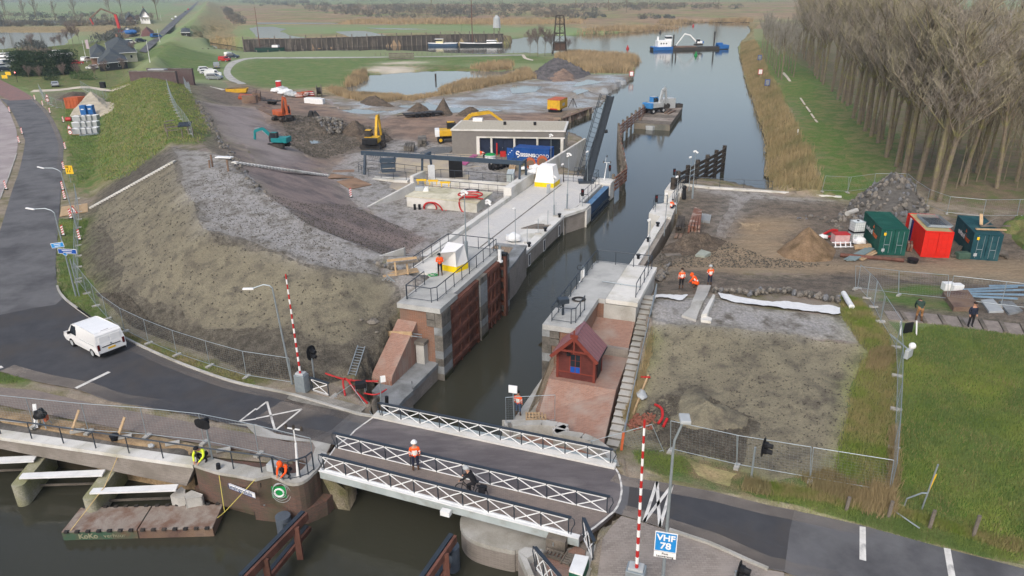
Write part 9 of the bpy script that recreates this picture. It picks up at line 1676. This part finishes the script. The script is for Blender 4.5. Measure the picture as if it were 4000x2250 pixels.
a,b=P1("00 660,1092",.1),P1("00 800,1085",.1);o=th('orange_skip','orange steel container beside the dark soil heap','skip',a);SL_([a,b,b+V3((.6,2.2,0)),a+V3((.6,2.2,0))],.1,2.4).mk('box',M_EO,o,bev=.05)
for k in range(4):BR_(lp(a,b,(k+.5)/4)+V3((0,-.05,.2)),lp(a,b,(k+.5)/4)+V3((0,-.05,2.2)),.12,.1).mk('rib',M_EO,o)
planks('grey pipes lying behind the warning signs',"00 800,1375 1000,1355 1000,1345 800,1365",.15,.15,M_G,layers=1,cat='pipes');p=P1("00 690,1220",.1);tag(CY_(p+V3((-.5,0,.4)),p+V3((.5,.2,.4)),.4,10).mk('red_drum',M_RED),'red drum beside the paver pallets','drum');p=P1("00 1040,885",.1);tag(BX(p+UP*.8,(1.2,1.1,1.6)).mk('black_container',M_K,bev=.05),'black bin on the lane below the flood wall','bin')
for i,(s_,t_,lb_)in enumerate((("00 875,630","00 825,405",'white flagpole beside the banners'),("00 1510,630","00 1472,410",'white flagpole on the grassy dyke'),("00 1612,430","00 1580,295",'white flagpole by the old brick house'),("00 1622,210","00 1612,140",'white flagpole by the distant road'),("00 55,610","00 25,505",'white mast at the left edge'))):p=G1(s_);tag(TB2([p,fa(t_,p)],.09,6,.05).mk('flagpole',M_W),lb_,'flagpole')
for i,(s_,t_)in enumerate((("00 890,510","00 840,415"),("00 890,505","00 875,410"))):p=G1(s_);t=fa(t_,p);tag(BX(V3((p.x,p.y,(p.z+t.z)/2+.6)),(1.3,.06,(t.z-p.z)*.9)).mk('banner',mat('banner_grey','#b6a6ad','#a7979f',2,.8)),['left grey banner behind the house forecourt','right grey banner behind the house forecourt'][i],'banner')
for i,(s_,t_,m)in enumerate((("00 80,775","00 80,740",M_YEL),("00 45,800","00 45,772",M_YEL))):p=G1(s_);t=fa(t_,p);o=th('yellow_sign',['right yellow direction board at the far left','left yellow direction board at the far left'][i],'sign',p);CY_(p,t,.05,6).mk('post',M_G,o);BX(t,(1.7,.05,1.0)).mk('board',m,o)
p=G1("00 178,830");o=th('traffic_light','red traffic light by the roadworks at the far left','traffic light',p);CY_(p,p+UP*2.2,.06,6).mk('post',M_K,o);BX(p+UP*2.6,(.35,.3,.9)).mk('housing',M_K,o);lm=CY_(p+V3((0,-.16,2.85)),p+V3((0,-.2,2.85)),.17,10).mk('red_lamp',None,o)
mr=bpy.data.materials.new('lit_red_lamp');mr.use_nodes=True;mr.node_tree.nodes['Principled BSDF'].inputs['Emission Color'].default_value=(1,.03,.02,1);mr.node_tree.nodes['Principled BSDF'].inputs['Emission Strength'].default_value=3;lm.data.materials.append(mr)
p=G1("10 235,905");o=th('portable_toilet','red portable toilet with white roof at the field edge','toilet',p);BX(p+UP*1.1,(1.3,1.3,2.2),.1).mk('cabin',M_RED,o,bev=.05);BX(p+UP*2.3,(1.35,1.35,.25),.1).mk('roof',M_W,o,bev=.1)
for i,s_ in enumerate(("10 210,930","10 265,915","10 310,940","10 350,965","10 280,950","10 390,975")):p=G1(s_);tag(MB().lump(p+UP*.5,1.2,(1.3,.9,.6)).mk('wrapped_bale',M_LG if i%2 else M_W),'pale wrapped bundle on the site edge, %s from the red toilet'%ORD[i],'bundle','wrapped bundles')
for i,s_ in enumerate(("10 540,1035","10 600,1040","10 645,1045")):p=G1(s_);tag(BX(p+UP*.6,(2.0,1.5,1.2),-.15).mk('white_crate',M_W,bev=.05),'white wrapped crate by the mudflat, %s from the left'%ORD[i],'crate','white crates')
p=G1("10 640,970");o=th('cable_drum','big grey cable drum at the reed edge','drum',p)
for k in(-.5,.5):CY_(p+V3((k,.2*k,1.4)),p+V3((k*1.25,.25*k,1.4)),1.5,16).mk('flange',M_GW,o)
CY_(p+V3((-.5,-.1,1.4)),p+V3((.5,.1,1.4)),.8,12).mk('core',M_DARK,o)
for i,(s_,m)in enumerate((("10 440,980",M_EO),("10 490,970",M_EO),("10 555,965",M_RED),("10 610,1035",M_W))):p=G1(s_);o=th('road_barrier_stack','stack of orange and white barrier boards, %s from the left at the field edge'%ORD[i],'boards',p);[BX(p+V3((rnd.uniform(-.3,.3),0,.2+.22*k)),(1.8,.9,.18),rnd.uniform(-.3,.3)).mk('board',m if k%2==0 else M_W,o)for k in range(5)]
p=G1("10 165,1050");o=th('flat_trailer','dark flat trailer behind the orange excavator','trailer',p);BX(p+UP*.8,(4.0,2.0,.2),-.6).mk('bed',M_DARK,o);[CY_(p+V3((x,y-.8,.4)),p+V3((x,y+.8,.4)),.38,10).mk('wheel',M_TYRE,o)for x,y in((-.6,.4),(.6,-.4))]
for k in range(3):BR_(p+V3((-1.6+1.6*k,.4-k*.8,.9)),p+V3((-1.6+1.6*k,.4-k*.8,1.5)),.06,.06).mk('stake',M_DARK,o)
planks('brown box crates left of the flat trailer',"10 -30,1010 50,1020 55,985 -20,970",.8,.8,M_RUST,layers=2,cat='crates');planks('orange steel frames behind the tipping trailer',"00 2400,1000 2560,1020 2576,980 2420,965",.3,.25,M_EO,layers=2,cat='frames');p=G1("00 2520,1040");tag(BX(p+UP*.9,(3.2,1.0,1.6),-.1).mk('steel_rack',M_RUST),'rusty steel rack at the lane end','rack')
p=G1("10 570,1180");o=th('digging_bucket','spare dark clamshell bucket on the mud','bucket',p);PR_([p+V3(v)for v in((-1,-.5,0),(.2,-.5,0),(0,-.5,1.2),(-.5,-.5,1.3))],[p+V3(v)for v in((-1,.5,0),(.2,.5,0),(0,.5,1.2),(-.5,.5,1.3))]).mk('shell',M_DARK,o);PR_([p+V3(v)for v in((.4,-.5,0),(1.5,-.5,0),(.6,-.5,1.2),(.3,-.5,1.2))],[p+V3(v)for v in((.4,.5,0),(1.5,.5,0),(.6,.5,1.2),(.3,.5,1.2))]).mk('shell',M_DARK,o)
p=G1("10 1808,800");tag(CY_(V3((p.x,p.y,-1.5)),fa("10 1806,742",p),.25,8).mk('pond_post',M_DW),'dark post standing in the bird pond','post');p=G1("10 1465,620");o=th('viewing_screen','slatted timber bird screen at the pond','screen',p)
for k in range(4):a,b=G1("10 1338,600"),G1("10 1592,600");BR_(a+UP*(.4+.6*k),b+UP*(.4+.6*k),.1,.4).mk('slat',M_GW,o)
for k in range(30):
 p=lp(G1("10 1200,560"),G1("20 60,540"),k/29);tag(BR_(drop(p),drop(p,1.1),.18,.18).mk('fence_post',M_GW),'small fence post along the harbour lane','post','fence posts along the harbour lane')
for i,(s_,m)in enumerate((("20 1163,492",M_RED),("20 1850,560",M_GREEN),("20 1823,265",M_RED),("20 1492,333",M_DARK))):p=P1(s_,ZW);o=th('channel_buoy',['red channel buoy left of the dredger','green channel buoy below the dredger','small red buoy on the far water','small dark buoy near the reed point'][i],'buoy',p);CY_(p-UP*.2,p+UP*.6,.7,10).mk('float',m,o);CY_(p+UP*.6,p+UP*1.7,.4,8,.15).mk('top',m,o)
p=P1("20 1648,580",ZW);tag(CY_(p-UP,fa("20 1648,515",p),.25,8).mk('channel_pile',M_DW),'lone dark pile in the canal in front of the dredger','pile')
for i,(s_,t_,lb_)in enumerate((("20 1205,785","20 1203,742",'white red-bordered speed board on the mudflat point'),("30 -80,790","20 2500,722",'white red-bordered speed board on the right bank'),("20 2495,640","20 2493,578",'dark blue board on the far right bank'),("30 -10,900","20 2570,830",'blue board on the right bank near the grass'))):p=G1(s_);t=fa(t_,p);o=th('channel_sign',lb_,'sign',p);CY_(p,t,.06,6).mk('post',M_G,o);BX(t,(1.3,.06,1.5)).mk('board',M_RED if i<2 else M_DBLUE,o);BX(t+V3((0,-.04,0)),(1.0,.03,1.2)).mk('face',M_OW if i<2 else M_SN,o)
p=G1("30 300,1365");tag(CY_(p,fa("30 303,1300",p),.08,6).mk('white_stake',M_W),'white marker stake at the edge of the grass path','stake');q=PG("30 320,980 380,1070 430,1140 470,1200 500,1240");[tag(PR_([drop(lp(a,b,.1)+V3((-.18,0,0)),.04),drop(lp(a,b,.1)+V3((.18,0,0)),.04),drop(lp(a,b,.85)+V3((.18,0,0)),.04),drop(lp(a,b,.85)+V3((-.18,0,0)),.04)],[drop(lp(a,b,.1)+V3((-.18,0,0)),.1),drop(lp(a,b,.1)+V3((.18,0,0)),.1),drop(lp(a,b,.85)+V3((.18,0,0)),.1),drop(lp(a,b,.85)+V3((-.18,0,0)),.1)]).mk('stepping_slab',M_WS),'pale strip of worn path, %s from the canal end'%ORD[i],'path','pale path strips')for i,(a,b)in enumerate(zip(q,q[1:]))]
o=th('wooden_gangway','raw timber gangway with handrail onto the left lock head','gangway',P1("d 400,640",3.2))
for a,b in(("d 180,610","d 690,545"),("d 200,650","d 700,575"),("d 260,600","d 700,560")):BR_(P1(a,3.25),P1(b,3.2),.42,.06).mk('board',M_WOOD2,o)
for s_,t_ in(("d 390,640","d 370,450"),("d 560,620","d 535,435")):p=P1(s_,3.2);BR_(p,fa(t_,p),.14,.1).mk('post',M_WOOD2,o)
p=P1("d 390,640",3.2);BR_(fa("d 260,430",p),fa("d 680,385",p),.06,.2).mk('handrail',M_WOOD2,o);BR_(fa("d 280,485",p),fa("d 705,430",p),.06,.2).mk('handrail',M_GW,o)
def ladder(label,a,b,w,n,m=M_G):
 d=(b-a);s_=d.cross(V3((0,-1,.4))).normalized()*w/2;o=th('ladder',label,'ladder',a)
 for k in(-1,1):BR_(a+s_*k,b+s_*k,.05,.08).mk('stile',m,o)
 for k in range(n):p=lp(a,b,(k+.5)/n);BR_(p-s_,p+s_,.035,.035).mk('rung',m,o)
ladder('aluminium ladder lying on the bank below the gangway',G1("d 225,690")+UP*.15,P1("d 500,900",2.3),.5,9);ladder('aluminium ladder leaning on the bank left of the brick ramp',G1("12 965,905")+UP*.1,G1("12 1065,635")+UP*.3,.5,11)
o=th('timber_shoring','raw timber shoring beam across the brick ramp','timber',LU(-1,-3,1));BR_(P1("12 1280,470",.9),P1("12 1570,480",1.2),.1,.4).mk('beam',M_WOOD2,o);BR_(P1("12 1300,470",.8),P1("12 1190,760",-.3),.08,.08).mk('brace',M_WOOD2,o);[BR_(P1("12 1560,%d"%y,1.1),P1("12 1670,%d"%(y+12),1.1),.06,.06).mk('bar',M_G,o)for y in(470,495)]
cw2=LR([(6.0,-6.6),(9.5,-6.2),(13.6,-6.0)]);o=th('wing_wall','low pale concrete wing wall behind the gangway','wall',cw2[0]);a,b=P1("d 30,440",3.4),P1("d 500,330",3.0);PR_([a-UP*.8,b-UP*1.5,b+UP*.5,a+UP*.2],[p+V3((.1,.3,0))for p in(a-UP*.8,b-UP*1.5,b+UP*.5,a+UP*.2)]).mk('body',M_WC,o)
SR7=th('stone_row','row of grey stones behind the gangway','stones',P1("d 200,520",3.3));rocks(SR7,[drop(P1("d %d,%d"%(90+24*k,500+4*k),3.4),.15)for k in range(13)],.4,rnd)
p=P1("11 2040,985",-.3);o=th('wheelbarrow','yellow wheelbarrow behind the lock head railing','wheelbarrow',p);p=LU(15.2,-6.0,-.33);o.location=p;PR_([p+V3(v)for v in((-.4,-.3,.4),(.5,-.3,.35),(.5,.3,.35),(-.4,.3,.4))],[p+V3(v)for v in((-.6,-.42,.8),(.75,-.42,.8),(.75,.42,.8),(-.6,.42,.8))]).mk('tray',M_YEL,o);CY_(p+V3((.7,-.06,.2)),p+V3((.7,.06,.2)),.2,10).mk('wheel',M_TYRE,o);[BR_(p+V3((.6,y*.4,.25)),p+V3((-1.3,y*1.4,.65)),.05,.05).mk('handle',M_S,o)for y in(-.3,.3)]
p=P1("d 905,640",3.12);o=TB2([p+V3((cos(t*.9)*(.2+.02*t),sin(t*.9)*.25,.05+.02*(t%3)))for t in range(16)],.03,5);tag(o.mk('green_rope',M_GREEN),'tangle of green rope near the worker on the lock head','rope')
for k in((12.2,-.15,'white valve post on the left lock gate with handwheel'),(9.8,7.75,'white valve post on the right lock gate')):p=LU(k[0],k[1],2.6);o=th('valve_post',k[2],'valve',p);CY_(p,p+UP*1.1,.16,10).mk('column',M_W,o);CY_(p-UP*.05,p+UP*.06,.28,10).mk('flange',M_W,o);CY_(p+UP*1.1,p+UP*1.35,.13,8).mk('gearbox',M_G,o);TB2([p+V3((cos(t/10*6.2832)*.2-.25,-.1,1.3+sin(t/10*6.2832)*.2))for t in range(11)],.025,5).mk('handwheel',M_K,o)
p=LU(2.7,9.1,3.1);o=MB();[o.tube([p+V3((cos(t/14*6.2832)*(.3+.04*j),sin(t/14*6.2832)*(.26+.04*j),.04+.02*(j%2)))for t in range(15)],.02,5)for j in range(6)];p=P1("e 945,835",3.12);tag((lambda b:b)(o).mk('cable_coil',M_DARK),'coil of thin grey cable on the right lock head','cable').location=p
p=LU(2.2,8.5,3.1);p=P1("e 720,1050",3.1);o=th('control_console','dark blue control console on a post on the right lock head','console',p);CY_(p,p+UP*.95,.09,8).mk('post',M_S,o);BX(p+V3((0,-.05,1.1)),(.75,.55,.35),.2).mk('box',M_S,o,bev=.04)
o=th('white_gate','white cross-braced gate on dark posts behind the left barrier','gate',G1("12 650,1060"));xrail(G1("12 570,1045"),G1("12 735,1100"),1,.95,o,(1,0))
p=G1("12 1060,1060");o=th('pump','small dark pump on a stand among red hoses','pump',p);BX(p+UP*.55,(.7,.5,.4),.2).mk('body',M_K,o,bev=.06);[BR_(p+V3((x,y,0)),p+V3((x,y,.4)),.04,.04).mk('leg',M_G,o)for x in(-.3,.3)for y in(-.2,.2)]
zh=.15
for i,s_ in enumerate(("12 700,885 800,920 900,945 1010,960 1230,965","12 900,1110 885,1040 920,1010 1000,1060 1060,1120 1120,1185","12 1090,1085 1180,1100 1250,1085 1315,1045","12 960,940 950,1000 1000,1020 1020,1040")):hose(['red hose running along the bank behind the fence','thick red hose arching by the fence','red hose crossing the stone coping','short red hose loop behind the pump'][i],[p+UP*(.1+(.5 if i==1 and j in(1,2)else 0))for j,p in enumerate(PG(s_))],.065 if i<2 else .05)
p=G1("12 470,925");p=G1("12 1255,1190");t=fa("12 1250,900",p);o=th('work_light','work light on a thin mast at the fence corner','lamp',p);CY_(p,t,.035,6).mk('mast',M_G,o);BX(t+V3((.15,0,-.2)),(.3,.1,.4),.3).mk('lamp',M_OW,o)
p=P1("12 1315,1290",-1.2);tag(CY_(p,fa("12 1315,1105",p),.12,8).mk('black_post',M_K),'black post beside the back railing of the bridge','post')
p=P1("22 20,1330",-1.15);t=fa("22 10,1060",p);o=th('flood_light','white flood light board on a stand by the worker in jeans','lamp',p);CY_(p,t,.04,6).mk('post',M_G,o);BX(t+UP*.2,(.55,.08,.5),-.3).mk('panel',M_OW,o)
p=P1("22 240,1310",-1.15);o=th('pallet','wooden pallet on the low wall by the curved kerb','pallet',p);[BR_(p+V3((-.6+.2*k,-.4,.12)),p+V3((-.6+.2*k,.4,.12)),.1,.03).mk('slat',M_WOOD2,o)for k in range(7)];[BR_(p+V3((-.65,y,.05)),p+V3((.65,y,.05)),.1,.09).mk('bearer',M_WOOD2,o)for y in(-.35,0,.35)]
for i in range(3):a,b=P1("22 %d,1015"%(525+14*i),-.05),P1("22 %d,1250"%(440+18*i),-1.0);tag(TB2([a+UP*.08,b+UP*.08],.045,6).mk('plastic_pipe',M_W),'white plastic pipe on the lower brick slope, %s from the left'%ORD[i],'pipe','white pipes')
hose('thin red hose beside the lower brick slope',[P1("22 285,1165",-1.0),P1("22 340,1220",-1.0),P1("22 400,1270",-1.05),P1("22 450,1330",-1.05)],.05);hose('red corrugated pipe piece on the bank by the bricks',[G1("22 1440,1200")+UP*.1,G1("22 1500,1260")+UP*.25,G1("22 1510,1340")+UP*.2,G1("22 1470,1390")+UP*.1],.085);hose('short red pipe end by the barrier boom',[G1("22 1560,1350")+UP*.15,G1("22 1520,1420")+UP*.1],.085)
p=G1("23 1085,200");tag(BR_(p,fa("23 1108,25",p),.14,.05).mk('orange_stake',M_EO),'orange stake leaning by the fence near the bridge end','stake');a,b=G1("22 1215,1300"),G1("22 1370,910");tag(BR_(a+UP*.1,b+UP*.15,.1,.1).mk('wooden_pole',M_WOOD2),'long wooden pole lying by the stair handrail','pole');a,b=G1("22 1295,935"),G1("22 1390,938");tag(BR_(a+UP*.2,b+UP*.2,.1,.08).mk('red_tool',M_RED),'red bar lying across the wooden pole','tool');p=G1("22 1300,1100");tag(MB().lump(p+UP*.15,.4,(.8,1.6,.4)).mk('plastic_bag',M_LG),'grey plastic bag by the stair handrail','bag')
p,q_=LU(9.1,9.5,2.25),LU(8.9,12.4,2.25);o=th('handrail','galvanised handrail at the top of the brick slope','handrail',p);[TB2([p+UP*z,q_+UP*z],.03,6).mk('rail',M_G,o)for z in(.5,.95)];[CY_(lp(p,q_,k/2),lp(p,q_,k/2)+UP*.95,.035,6).mk('post',M_G,o)for k in range(3)];p=LU(7.6,9.6,1.95);tag(BR_(p,p+LU(1.2,0)-LU(0,0)+UP*.35,.12,.08).mk('green_strap',M_GREEN),'bright green strap hanging at the top of the brick slope','strap')
for i,s_ in enumerate(("22 780,1120","22 992,1132")):p=P1(s_,-.35);tag(BX(p+UP*.05,(.22,.34,.12),.3).mk('loose_block',M_C),['left pale block on the lower brick slope','right pale block on the lower brick slope'][i],'block')
p=P1("23 660,1400",-.7);o=th('green_box','white-topped green cabinet at the bottom of the picture','cabinet',p);q=PZ("23 565,1400 625,1235 765,1260 700,1443",.35);PR_([V3((v.x,v.y,-.7))for v in q],[v+UP*-.06 for v in q]).mk('box',mat('cabinet_green','#1f5a45','#1b5140',2,.6),o);PR_([v+UP*-.06 for v in q],[v+UP*.03 for v in q]).mk('lid',M_W,o)
p=P1("23 445,1170",-.7);o=th('steel_cabinet','grey-brown steel cabinet under the bridge end','cabinet',p);BX(p+UP*.3,(.95,.5,.7),-.35).mk('box',M_GW,o,bev=.03);BX(p+V3((-.2,-.27,.45)),(.04,.04,.2)).mk('handle',M_G,o)
for i,(a,b)in enumerate((("23 320,1205","23 500,1260"),("23 525,1330","23 590,1225"))):
 A,B=P1(a,-.55),P1(b,-.55);o=th('steel_step',['left grey steel stair frame in the yard','right grey steel stair frame in the yard'][i],'stair frame',A);d=(B-A).normalized();s_=V3((-d.y,d.x,0))*.2
 for k in(-1,1):BR_(A+s_*k,B+s_*k,.06,.16).mk('side',M_GW,o)
 for k in range(5):c=lp(A,B,(k+.5)/5);BR_(c-s_,c+s_,.1,.05).mk('tread',M_GW,o)
p=P1("02 430,1400",.0);p=P1("03 430,-40",.05);o=th('cement_mixer','small dark cement mixer behind the foreground railing','mixer',p);MB().lump(p+UP*.75,.36,(1,1,1.15)).mk('drum',M_K,o,sm=1);BX(p+V3((.25,0,.55)),(.25,.3,.3)).mk('motor',M_EO,o);[BR_(p+V3((x,y,0)),p+V3((x*.5,y*.5,.6)),.05,.05).mk('leg',M_G,o)for x in(-.35,.35)for y in(-.3,.3)]
p=P1("03 1140,95",.05);o=th('bucket','black bucket on the verge behind the foreground railing','bucket',p);CY_(p,p+UP*.32,.2,12,.26).mk('shell',M_K,o);p=P1("03 1505,170",.05);tag(MB().lump(p+UP*.1,.16,(1.2,.9,.8)).mk('sack',M_LG),'white sack behind the foreground railing','sack')
for i,s_ in enumerate(("03 1240,75","03 1715,140","03 2220,205","03 770,20")):p=P1(s_,.05);tag(BX(p+UP*.07,(.75,.22,.14),.35).mk('ballast_block',M_C),'loose concrete fence foot on the verge, %s from the pier'%ORD[3-i],'block','loose fence feet')
p=P1("13 195,400",.1);tag(BX(p+UP*.25,(.75,.5,.45),-.3).mk('metal_box',M_LG,bev=.03),'grey metal box on the pier behind the crouching worker','box')
p=P1("13 235,560",.0);nn=V3((-.1,-1,0));c=ow("13 240,590",P1("13 150,455",0)+V3((0,-.15,0)),P1("13 300,530",0)+V3((0,-.15,0)))[0];o=th('hose_coil','grey hose coil hanging on the pier wall','hose',c)
for j in range(3):TB2([c+V3((cos(t/16*6.2832)*(.36+.07*j)+.05*j,-.1-.03*j,sin(t/16*6.2832)*(.48+.06*j)-.06*j))for t in range(17)],.014,5).mk('loop',M_LG,o)
c2=c+V3((-.05,-.02,-.15));lf=th('lifebuoy_board','green board with white lifebuoy under the hose coil','lifebuoy',c2);BX(c2,(.8,.06,.7)).mk('board',M_GREEN,lf);TB2([c2+V3((cos(t/14*6.2832)*.24,-.06,sin(t/14*6.2832)*.24))for t in range(15)],.05,7).mk('ring',M_W,lf)
p=G1("32 1400,480");o=th('notice_stand','black panel on pale legs in the meadow corner','frame',p);BX(p+UP*.5,(.65,.1,.7),.3).mk('panel',M_K,o);[BR_(p+V3((x,-.2,0)),p+V3((x,.1,.95)),.07,.07).mk('leg',M_W,o)for x in(-.55,.5)]
p=G1("32 1400,740");o=th('flood_light','silver flood light lying against the meadow fence','lamp',p);BX(p+UP*.5,(.75,.25,.6),.7).mk('housing',M_LG,o,bev=.05);BR_(p+UP*.7,p+V3((-.9,.9,1.4)),.07,.07).mk('arm',M_G,o);SP_(p+V3((.2,.1,.95)),.22,8,6).mk('lens',M_OW,o)
p=G1("33 1525,790");t=fa("33 1690,340",p);o=th('bent_tube_stand','bent galvanised tube frame standing in the meadow','frame',p);TB2([p,t],.04,6).mk('pole',M_G,o);a=G1("33 1355,750");TB2([a,fa("33 1380,680",a),fa("33 1530,625",p),lp(p,t,.37)],.04,6).mk('bent_arm',M_G,o);BR_(lp(p,t,.35),lp(p,t,.8)+V3((.05,-.05,0)),.02,.05).mk('yellow_strip',M_YEL,o)
a,b=G1("33 1115,735"),G1("33 1500,995");tag(TB2([a+UP*.15,b+UP*.12],.035,6).mk('steel_tube',M_G),'galvanised tube lying at the bottom of the fence','tube')
for i,(s_,h_)in enumerate((("33 775,800",.8),("33 1195,860",.9),("33 1605,970",1.0),("33 2035,1060",1.2),("33 2700,1230",1.0))):p=G1(s_);tag(CY_(p,p+UP*h_+V3((.05,0,0)),.09,7).mk('wooden_post',M_GW),'weathered field fence post along the right verge, %s from the bridge'%ORD[i],'post','field fence posts')
for i,s_ in enumerate(("12 1180,365","12 1215,470","12 1060,345","01 2576,1030")):p=G1(s_);o=bpy.data.objects.new('loose_stone',RM[(2,6,2,1)[i]]);COL.objects.link(o);o.location=p+UP*.1;o.scale=(.9,.9,.6)if i==0 else(.3,.3,.2);tag(o,['large loose stone on the bank above the brick ramp','small pale stone on the bank by the shoring','tiny pale stone on the bank, left of the large one','small stone on the dyke crest clay'][i],'stone')
hz=MB();hz.add([(-3000,-60,-6),(3000,-60,-6),(3000,2950,-6),(-3000,2950,-6),(-3000,-60,46),(3000,-60,46),(3000,2950,46),(-3000,2950,46)],[(0,3,2,1),(4,5,6,7),(0,1,5,4),(1,2,6,5),(2,3,7,6),(3,0,4,7)])
mh=bpy.data.materials.new('haze');mh.use_nodes=True;mh.node_tree.nodes.clear();vo=mh.node_tree.nodes.new('ShaderNodeVolumePrincipled');ou=mh.node_tree.nodes.new('ShaderNodeOutputMaterial');mh.node_tree.links.new(vo.outputs[0],ou.inputs['Volume'])
vo.inputs['Color'].default_value=(.74,.87,1,1);vo.inputs['Density'].default_value=HAZE if 'HAZE' in globals()else .00018;vo.inputs['Anisotropy'].default_value=.2
tag(hz.mk('haze',mh,loc=(0,0,-6)),kind=KF)
